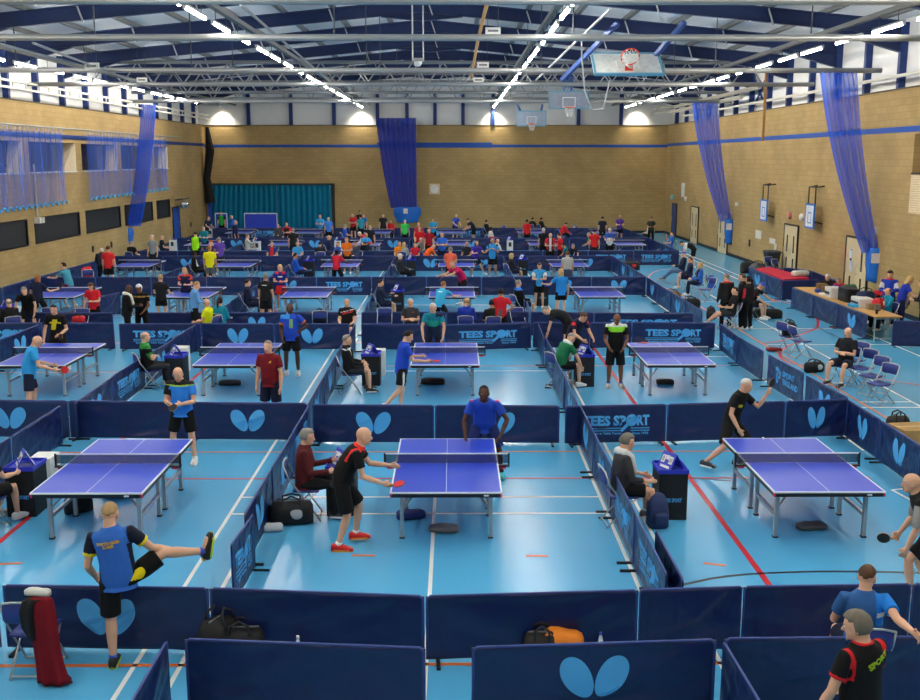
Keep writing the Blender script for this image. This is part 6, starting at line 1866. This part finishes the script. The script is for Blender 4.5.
P('black shirt and blue cap bending over a bag', 761.5, 286, -120, 'sitlean', (28,28,30), BLK, 'shorts', 'light', ('cap',(50,80,190)), 1.74, 1.05, aL=((.3,.6,-.6),(.2,.8,-.5)), seat_who='blue cap by the large black holdall')
P('black T-shirt with arms folded next to empty chairs', 848, 332.5, 128, 'sitcross', (26,28,34), (36,42,62), 'shorts', 'light', ('fringe','brown'), 1.78, 1.1, shoe=(30,32,40), socks=(220,220,220), lL=((.3,1,-.05),(.0,.2,-1)), seat_who='black T-shirt by the empty chairs')
# ---- behind the long desk
P('dark suit and white hair working at the desk', 827.5, 280.5, 150, 'sitlean', (30,30,36), BLK, 'trousers', 'light', ('short','white'), 1.74, 1.05, sleeve=1.95, lean=22, y_fix=35.8, seat_who='dark suit behind the desk')
P('blue polo and grey hair bending over the desk', 838.5, 284, 130, 'sitlean', (50,60,170), NVY, 'trousers', 'light', ('short','grey'), 1.74, 1.05, lean=26, y_fix=34.9, paint=[((206,40,50), lambda s,x,y,t: s > .28)], seat_who='blue polo behind the desk')
P('royal blue jacket standing behind the long desk', 890, 274.5, 150, 'front', (36,66,176), NVY, 'trousers', 'light', ('full','dark'), 1.84, 1.12, sleeve=1.95, paint=[((228,228,228), lambda s,x,y,t: .2 < t < .9 and y > .02), ((206,40,50), lambda s,x,y,t: s > .285)])
P('red and black jacket seated at the long desk', 881, 291.5, 140, 'sit', (206,34,40), BLK, 'trousers', 'light', ('short','ginger'), 1.72, 1.05, sleeve=1.95, paint=[((26,26,30), lambda s,x,y,t: s < .2 and t < .4)], y_fix=32.7, seat_who='red and black jacket at the desk')
P('teal jacket seated at the end of the long desk', 887.5, 296.5, 110, 'sit', (24,140,176), NVY, 'trousers', 'light', ('fringe','dark'), 1.74, 1.05, sleeve=1.95, aL=((.2,.6,-.7),(0,1,0)), y_fix=31.3, seat_who='teal jacket at the desk')
P('blue polo and blond hair standing by the near desk end', 910, 280, -100, 'stoop', (40,62,180), (30,36,80), 'trousers', 'light', ('long','blond'), 1.74, 1.02, lean=18, aL=((.2,.4,-.85),(-.1,1,-.2)), aR=((.2,.4,-.85),(-.1,1,-.2)))
P('dark top at the picture edge near the coat', 922.5, 284, 80, 'front', (30,34,48), BLK, 'trousers', 'light', ('short','dark'), 1.76, 1.05, sleeve=1.9)
# ---- far right corner
P('blue shirt seated hand to face near the corner', 672, 234, 82, 'sitout', (40,120,214), (130,134,140), 'trousers', 'light', ('short','brown'), 1.76, 1.05, aR=((.2,.6,-.5),(-.2,.2,1)), seat_who='blue shirt at the far side line')
P('black and white top bending down in the far aisle', 682, 243.5, 84, 'bend', (34,34,38), BLK, 'shorts', 'light', ('short','dark'), 1.74, 1.05, paint=[((226,226,226), lambda s,x,y,t: s > .24 or t > .2)])
P('white top seated below the end wall', 649.5, 224.5, 100, 'sit', (220,220,216), BLK, 'trousers', 'light', ('short','dark'), 1.72, 1, sleeve=1.9, seat_who='white top below the end wall')
P('dark green top standing in front of the end wall', 651.5, 219, 176, 'front', (50,58,48), BLK, 'trousers', 'tan', ('short','dark'), 1.76, 1.1)
# ---- fourth row and its walkways
P('red shirt with back turned by the grille wall', 108, 249, 0, 'stand', (220,42,46), BLK, 'shorts', 'light', ('short','brown'), 1.80, 1.12)
P('dark jacket stooping beside the red shirt', 101.5, 251, 20, 'stoop', (30,34,50), BLK, 'trousers', 'light', ('short','white'), 1.80, 1.1, sleeve=1.95)
P('black top seated on a white framed chair near the grille wall', 131.5, 245, -20, 'sit', (26,26,28), BLK, 'shorts', 'light', ('short','grey'), 1.76, 1.1, seat_who='black top near the grille wall')
P('grey T-shirt standing behind the fourth-row barrier', 152, 237.5, 165, 'stand', (150,152,150), CHAR, 'trousers', 'light', ('short','white'), 1.78, 1)
P('dark navy top sitting beside the white score carton', 162, 237.5, -70, 'sit', (30,34,50), NVY, 'shorts', 'light', ('none','grey'), 1.76, 1.1, seat_who='dark navy top by the white score carton')
P('fluorescent lime vest with back turned', 195.5, 234.5, 0, 'front', (160,236,20), BLK, 'shorts', 'light', ('short','dark'), 1.78, 1.1, paint=[((34,40,70), sl(.0))])
P('teal shirt leaning on a far table', 203.5, 228.5, 178, 'front', (24,126,140), BLK, 'shorts', 'light', ('short','grey'), 1.76, 1.1)
P('navy shirt standing left of the teal curtain', 208.5, 218.5, -120, 'stoop', (34,42,64), BLK, 'shorts', 'light', ('none','grey'), 1.78, 1.05, lean=20)
P('black and green shirt in front of the teal curtain', 221, 212.5, 178, 'stand', (40,170,70), BLK, 'shorts', 'light', ('short','dark'), 1.80, 1.1, paint=[((26,28,30), lambda s,x,y,t: t >= 0 or abs(x) > .085)], y_fix=69.2)
P('blue jacket standing before the folded blue table', 231.5, 217, 90, 'front', (46,96,200), NVY, 'trousers', 'light', ('fringe','white'), 1.76, 1.05, sleeve=1.9)
P('dark navy top bald head at the sixth-row table', 235.5, 222.5, -100, 'stand', (26,34,64), NVY, 'trousers', 'light', ('none','grey'), 1.78, 1.15, sleeve=1.5)
P('dark red cap near the purple shirt', 211, 243, -50, 'front', (40,44,64), CHAR, 'trousers', 'light', ('cap',(170,50,54)), 1.70, 1.05)
P('purple shirt standing left of a fourth-row table', 219, 240, 20, 'front', (104,74,170), CHAR, 'shorts', 'light', ('full','grey'), 1.76, 1.08)
P('bright yellow T-shirt and grey shorts, back turned', 209.5, 248.5, 2, 'stand', (236,226,20), (92,98,104), 'shorts', 'tan', ('short','ginger'), 1.78, 1.15)
P('black tracksuit with white sleeve stripe umpiring, fourth row', 194.5, 254.5, -70, 'sit', BLK, BLK, 'trousers', 'dark', ('short','black'), 1.76, 1.05, sleeve=1.95, paint=[((226,226,226), lambda s,x,y,t: t >= 0 and y > .03 and s > .1)], seat_who='white-striped tracksuit')
P('pale grey jacket umpiring, hand at mouth', 247.5, 236.5, -72, 'sit', (200,200,190), (150,156,166), 'trousers', 'light', ('short','grey'), 1.74, 1.02, sleeve=1.95, aR=((.2,.6,-.5),(-.2,.4,1)), seat_who='pale grey jacket')
P('red and blue shirt with grey hair at the barrier', 272, 245.5, 178, 'sit', (40,60,130), NVY, 'shorts', 'light', ('bob','grey'), 1.72, 1.05, paint=[((210,50,50), lambda s,x,y,t: abs(x) < .05 and y > 0)], seat_who='red and blue shirt at the barrier')
P('grey and red jacket beside the bald black and red shirt', 278, 226, 165, 'sit', (70,72,78), CHAR, 'trousers', 'light', ('fringe','grey'), 1.74, 1.05, sleeve=1.9, seat_who='grey and red jacket, sixth row')
P('black and red shirt, bald, sitting in the sixth row', 286.5, 224.5, 178, 'sitcross', (30,28,30), BLK, 'shorts', 'light', ('none','grey'), 1.84, 1.2, paint=[((210,36,50), lambda s,x,y,t: s > .26 or t >= 0)], seat_who='black and red shirt, sixth row')
P('black clothing with back turned at the fifth-row table', 293, 230.5, 10, 'stand', (32,32,36), BLK, 'trousers', 'light', ('full','grey'), 1.76, 1.05)
P('light blue T-shirt seated with back to a table', 297.5, 246.5, 176, 'sit', (60,160,226), NVY, 'shorts', 'light', ('short','grey'), 1.74, 1.1, seat_who='light blue T-shirt in the far walkway')
P('bright blue tracksuit umpiring the fourth centre left table', 295.5, 256, -72, 'sit', (30,86,196), NVY, 'trousers', 'tan', ('short','black'), 1.76, 1.08, sleeve=1.95, seat_who='bright blue tracksuit')
P('light blue shirt with arms crossed before the teal curtain', 320, 216.5, 178, 'cross', (60,160,220), BLK, 'shorts', 'light', ('short','ginger'), 1.78, 1.08)
P('blue shirt standing with back turned by the teal curtain', 328.5, 219, 10, 'stand', (70,130,220), BLK, 'shorts', 'light', ('none','grey'), 1.78, 1.15)
P('dark top with back turned next to the yellow-brown bag', 320, 245, 10, 'sit', (40,42,54), BLK, 'trousers', 'light', ('short','dark'), 1.72, 1.1, seat_who='dark top by the yellow-brown bag')
P('navy top, bald, umpiring in the fifth row', 329, 237.5, -72, 'sit', (32,42,80), BLK, 'shorts', 'light', ('none','grey'), 1.80, 1.1, sleeve=1.9, seat_who='bald navy umpire, fifth row')
P('blue top with reddish hair seated before an orange shirt', 338, 248, 150, 'sit', (50,90,180), NVY, 'shorts', 'light', ('short','brown'), 1.70, 1, seat_who='blue top before an orange shirt')
P('orange shirt leaning across a fourth-row table', 346.5, 243, 175, 'front', (240,120,30), BLK, 'shorts', 'light', ('short','ginger'), 1.74, 1.1, y_fix=47.3)
P('grey-blue top beside the orange shirt', 355.5, 245, 140, 'sit', (62,70,92), NVY, 'trousers', 'light', ('short','brown'), 1.72, 1.05, sleeve=1.8, seat_who='grey-blue top by the orange shirt')
P('red shirt and black hair playing a backhand, fourth row', 337, 252.5, -20, 'ready', (210,34,54), BLK, 'shorts', 'dark', ('full','black'), 1.66, 1, lean=10, aR=((.5,.3,-.7),(.6,.8,-.1)), short_len=.95)
P('blue polo umpiring in the sixth row', 345, 226.5, -70, 'sit', (46,90,196), BLK, 'shorts', 'light', ('short','grey'), 1.76, 1.08, seat_who='blue polo, sixth row')
P('red top talking in front of the end wall', 352.5, 215.5, 160, 'front', (210,36,44), BLK, 'shorts', 'light', ('none','grey'), 1.76, 1.1)
P('teal top with back turned by the end wall', 360.5, 217, 20, 'stand', (40,150,170), BLK, 'trousers', 'light', ('short','dark'), 1.70, 1.1)
P('black and red top behind the teal top', 359.5, 212.5, 190, 'stand', (34,30,34), BLK, 'trousers', 'tan', ('full','black'), 1.84, 1.05, paint=[((200,40,50), sl(.2))])
P('light blue and black top at the end of the talking group', 363.5, 215.5, 150, 'stand', (46,120,190), BLK, 'trousers', 'light', ('short','dark'), 1.76, 1.05)
P('plain black shirt at the left sixth-row table', 370, 227.5, 175, 'stand', (34,34,38), BLK, 'shorts', 'light', ('none','white'), 1.78, 1.12)
P('light blue and black shirt crouching at a fifth-row table', 366, 235, -140, 'ready', (36,40,54), BLK, 'shorts', 'tan', ('none','black'), 1.80, 1.12, lean=24, paint=[((60,160,226), lambda s,x,y,t: s > .2)])
P('red and white top reaching left beside a fifth-row table', 359.5, 236.5, 90, 'stoop', (206,50,56), CHAR, 'trousers', 'light', ('short','white'), 1.74, 1.05, paint=[((226,226,226), sl(.3))], sleeve=1.8, y_fix=53.2)
P('black T-shirt standing before the end wall, left of the net', 383, 215.5, 178, 'stand', (34,36,42), BLK, 'shorts', 'light', ('short','dark'), 1.80, 1.1)
P('red jacket seated below the blue net bag', 390.5, 221.5, 178, 'sit', (206,34,42), BLK, 'trousers', 'light', ('short','brown'), 1.76, 1.1, sleeve=1.9, seat_who='red jacket below the net bag')
P('bright green shirt with back turned below the net bag', 405, 221.5, -10, 'stand', (60,200,90), BLK, 'shorts', 'light', ('none','sandy'), 1.74, 1.05)
P('orange shirt seated at the fourth-row emblem barrier', 399.5, 245.5, 176, 'sit', (246,140,20), NVY, 'shorts', 'light', ('short','brown'), 1.76, 1.12, seat_who='orange shirt at the emblem barrier')
P('pale top and blond hair beside the seated orange shirt', 404, 245, -20, 'sit', (170,180,190), GRY, 'trousers', 'light', ('long','blond'), 1.66, 1, sleeve=1.8, seat_who='pale top with blond hair')
P('dark coat and white hair umpiring the fourth centre table', 400, 256.5, -70, 'sit', (44,46,54), BLK, 'trousers', 'light', ('full','white'), 1.72, 1.05, sleeve=1.95, seat_who='dark coat and white hair')
P('bright red polo standing left of the dark red polo', 419.5, 229, 176, 'stand', (206,26,40), BLK, 'shorts', 'light', ('none','grey'), 1.80, 1.14)
P('pink face behind the bright red polo', 418.5, 224.5, 176, 'stand', (180,60,60), BLK, 'shorts', 'light', ('none','grey'), 1.76, 1.1)
P('dark red polo standing in the fifth-row walkway', 429, 230.5, 182, 'stand', (164,24,44), BLK, 'shorts', 'light', ('short','brown'), 1.78, 1.14)
P('light blue top small before the end wall', 433, 220, 176, 'cross', (40,150,200), BLK, 'shorts', 'tan', ('short','dark'), 1.74, 1.08)
P('grey hooded top stooping between the red polos', 421, 240, 160, 'sitlean', (150,152,146), CHAR, 'trousers', 'light', ('short','white'), 1.72, 1.05, sleeve=1.9, seat_who='grey hooded top between the red polos')
P('red top seated at the fourth-row lettered barrier', 415, 248, 170, 'sit', (200,36,60), NVY, 'shorts', 'light', ('short','brown'), 1.64, 1, seat_who='red top at the lettered barrier')
P('orange shirt bending over behind the lettered barrier', 433.5, 248.5, -60, 'sitlean', (240,100,30), NVY, 'shorts', 'light', ('none','grey'), 1.76, 1.15, lean=44, seat_who='bending orange shirt')
P('blue T-shirt with hands clasped, fifth-row walkway', 442, 235, 178, 'cross', (50,110,215), NVY, 'shorts', 'light', ('none','grey'), 1.76, 1.14)
P('coral shirt with back turned at the centre fourth table', 450.5, 250, -4, 'front', (250,110,84), BLK, 'shorts', 'light', ('full','grey'), 1.76, 1.18)
P('royal blue shirt waiting at a far centre table', 456.5, 218.5, -150, 'stoop', (46,74,180), BLK, 'shorts', 'light', ('none','grey'), 1.78, 1.08, lean=14, y_fix=67.2)
P('black shirt leaning to serve at a far centre table', 468, 220.5, 110, 'stoop', (36,40,54), BLK, 'shorts', 'light', ('short','dark'), 1.76, 1.08, lean=40)
P('black clothing sitting by the far centre barrier', 486.5, 222, -60, 'sit', (30,30,34), BLK, 'trousers', 'light', ('short','dark'), 1.72, 1, sleeve=1.9, seat_who='black clothing by the far centre barrier')
P('white and red top umpiring in the sixth row', 491, 229, -70, 'sit', (226,222,220), BLK, 'trousers', 'dark', ('short','black'), 1.72, 1, sleeve=1.9, paint=[((206,40,50), lambda s,x,y,t: s < .12)], seat_who='white and red top, sixth row')
P('light blue and black shirt with joined hands raised', 492.5, 235, 170, 'front', (50,150,220), BLK, 'shorts', 'tan', ('none','black'), 1.84, 1.1, paint=[((26,28,34), lambda s,x,y,t: abs(x) > .085 and t < .1)], aL=((.2,.3,-.9),(-.6,.7,.6)), aR=((.2,.3,-.9),(-.6,.7,.6)), y_fix=45.5)
P('white hooded top sitting at the fifth-row divider', 497.5, 241, -60, 'sit', (200,204,206), GRY, 'trousers', 'light', ('none','grey'), 1.70, 1, sleeve=1.9, seat_who='white hooded top at the divider')
P('purple shirt reaching out, fourth-row centre right', 476.5, 243, -150, 'ready', (70,50,160), NVY, 'shorts', 'light', ('bob','brown'), 1.70, 1.05, lean=14, lR=((.15,.1,-1),(.1,-.1,-1)), lL=((.5,.1,-1),(.5,.1,-1)))
P('dark top seated beside the purple shirt', 467, 244, 160, 'sit', (32,36,48), NVY, 'shorts', 'tan', ('none','black'), 1.74, 1.08, seat_who='dark top beside the purple shirt')
P('black jacket and blond hair umpiring, fourth row right', 511.5, 256, -66, 'sit', (38,40,50), NVY, 'shorts', 'light', ('bob','blond'), 1.68, 1.05, sleeve=1.95, seat_who='black jacket with blond hair')
P('red shirt with back turned at a sixth-row table', 527, 221.5, 0, 'stand', (214,36,48), BLK, 'shorts', 'tan', ('full','black'), 1.72, 1.1)
P('black top seated by the end wall, left of a pair', 532.5, 221.5, -30, 'sit', (32,32,36), BLK, 'trousers', 'tan', ('short','black'), 1.70, 1.05, sleeve=1.9, y_fix=70.2, seat_who='black top by the end wall, left of a pair')
P('black top seated by the end wall, right of a pair', 541.5, 222.5, -60, 'sit', (36,36,40), BLK, 'trousers', 'tan', ('short','black'), 1.70, 1.1, sleeve=1.9, y_fix=70.0, seat_who='black top by the end wall, right of a pair')
P('black kit and white hair with back turned, fifth row', 543.5, 226.5, 6, 'hip', (30,30,34), BLK, 'shorts', 'light', ('short','white'), 1.78, 1.08, y_fix=52.8)
P('red and white patterned top left of a plain red top', 550.5, 234, 178, 'front', (210,34,50), BLK, 'shorts', 'light', ('none','grey'), 1.76, 1.08, paint=[((228,226,224), lambda s,x,y,t: y > 0 and abs(x) < .03), ((28,28,30), lambda s,x,y,t: y > 0 and .03 <= abs(x) < .055)], y_fix=49.8)
P('plain red shirt turned left in the fifth-row walkway', 559, 235, 60, 'front', (214,36,46), BLK, 'shorts', 'light', ('short','dark'), 1.74, 1.05, y_fix=49.6)
P('teal top stooping in front of the plain red shirt', 563, 246, 80, 'sitlean', (30,120,140), BLK, 'shorts', 'tan', ('short','dark'), 1.72, 1.05, seat_who='teal top before the plain red shirt')
P('pale grey top and dark skirt at the right fourth table', 567.5, 254, 0, 'stand', (186,184,178), (50,62,92), 'skirt', 'light', ('full','brown'), 1.64, 1.0)
P('red tracksuit leaning over a far score box', 566, 224.5, -70, 'sitlean', (220,36,44), BLK, 'trousers', 'light', ('short','dark'), 1.74, 1.05, sleeve=1.95, seat_who='red tracksuit, sixth row')
P('dark shirt with a white ball bag, seated in the far walkway', 573, 248, 170, 'sitlean', (34,40,58), NVY, 'trousers', 'light', ('short','grey'), 1.72, 1.05, seat_who='dark shirt with a white ball bag')
P('red shirt with back turned, right of the green shirt', 594.5, 231, -4, 'stand', (216,40,44), CHAR, 'shorts', 'light', ('short','dark'), 1.78, 1.14, y_fix=51.9)
P('green shirt stooping beside the red shirt at far right', 588.5, 238, 60, 'stoop', (40,170,90), BLK, 'shorts', 'light', ('short','grey'), 1.74, 1.05, y_fix=52.3)
P('black shirt, broad back, at the far right table', 602.5, 218.5, 0, 'stand', (36,38,48), BLK, 'shorts', 'light', ('short','dark'), 1.80, 1.25)
P('blue and white shirt with white hair, far right', 610, 228.5, 170, 'front', (48,92,190), BLK, 'shorts', 'light', ('short','white'), 1.78, 1.05, paint=[((226,228,230), lambda s,x,y,t: s < .17 and t < 0)], y_fix=53.0)
P('purple shirt standing at the far right side line', 620, 217, 178, 'front', (90,60,150), BLK, 'shorts', 'light', ('none','grey'), 1.80, 1.08)
finish_people()

# balls in play
bm_ball = MB(); bm_ball.ell((0, 0, .02), (.02, .02, .02), None, 14, 10)
ball_me = bm_ball.mesh('ball', mat((244,244,238), .4), True)
for px, py, z, lab in ((763, 439.5, .78, 'white ball bouncing on the right front table'), (777, 350.5, .76, 'white ball lying on the second-row right table')):
    if px == 777: px = 667
    p = at(px, py, z)
    o = put('table_tennis_ball', ball_me, None, (p.x, p.y, z)); tag(o, lab, 'ball')
p = at(639, 343, .762)
make_bat(Matrix.Translation((p.x, p.y, .768)), Vector((0,0,0)), Vector((1,.1,0)), Vector((0,0,1)), 'red', 'no one, lying on the second-row right table')
o = [x for x in bpy.data.objects if x.name.startswith('table_tennis_bat')][-1]
# ================================================================ light and view
w = bpy.data.worlds.new('hall_air'); S.world = w
w.use_nodes = True
w.node_tree.nodes['Background'].inputs['Color'].default_value = (.5, .5, .5, 1)
w.node_tree.nodes['Background'].inputs['Strength'].default_value = .0
S.view_settings.view_transform = 'Standard'
S.view_settings.look = 'None'
S.view_settings.gamma = 1
S.view_settings.use_curve_mapping = False
S.view_settings.exposure = 1.18
c = S.cycles
c.max_bounces = 7; c.diffuse_bounces = 4; c.glossy_bounces = 3; c.transparent_max_bounces = 12
c.use_denoising = True
c.sample_clamp_indirect = 6
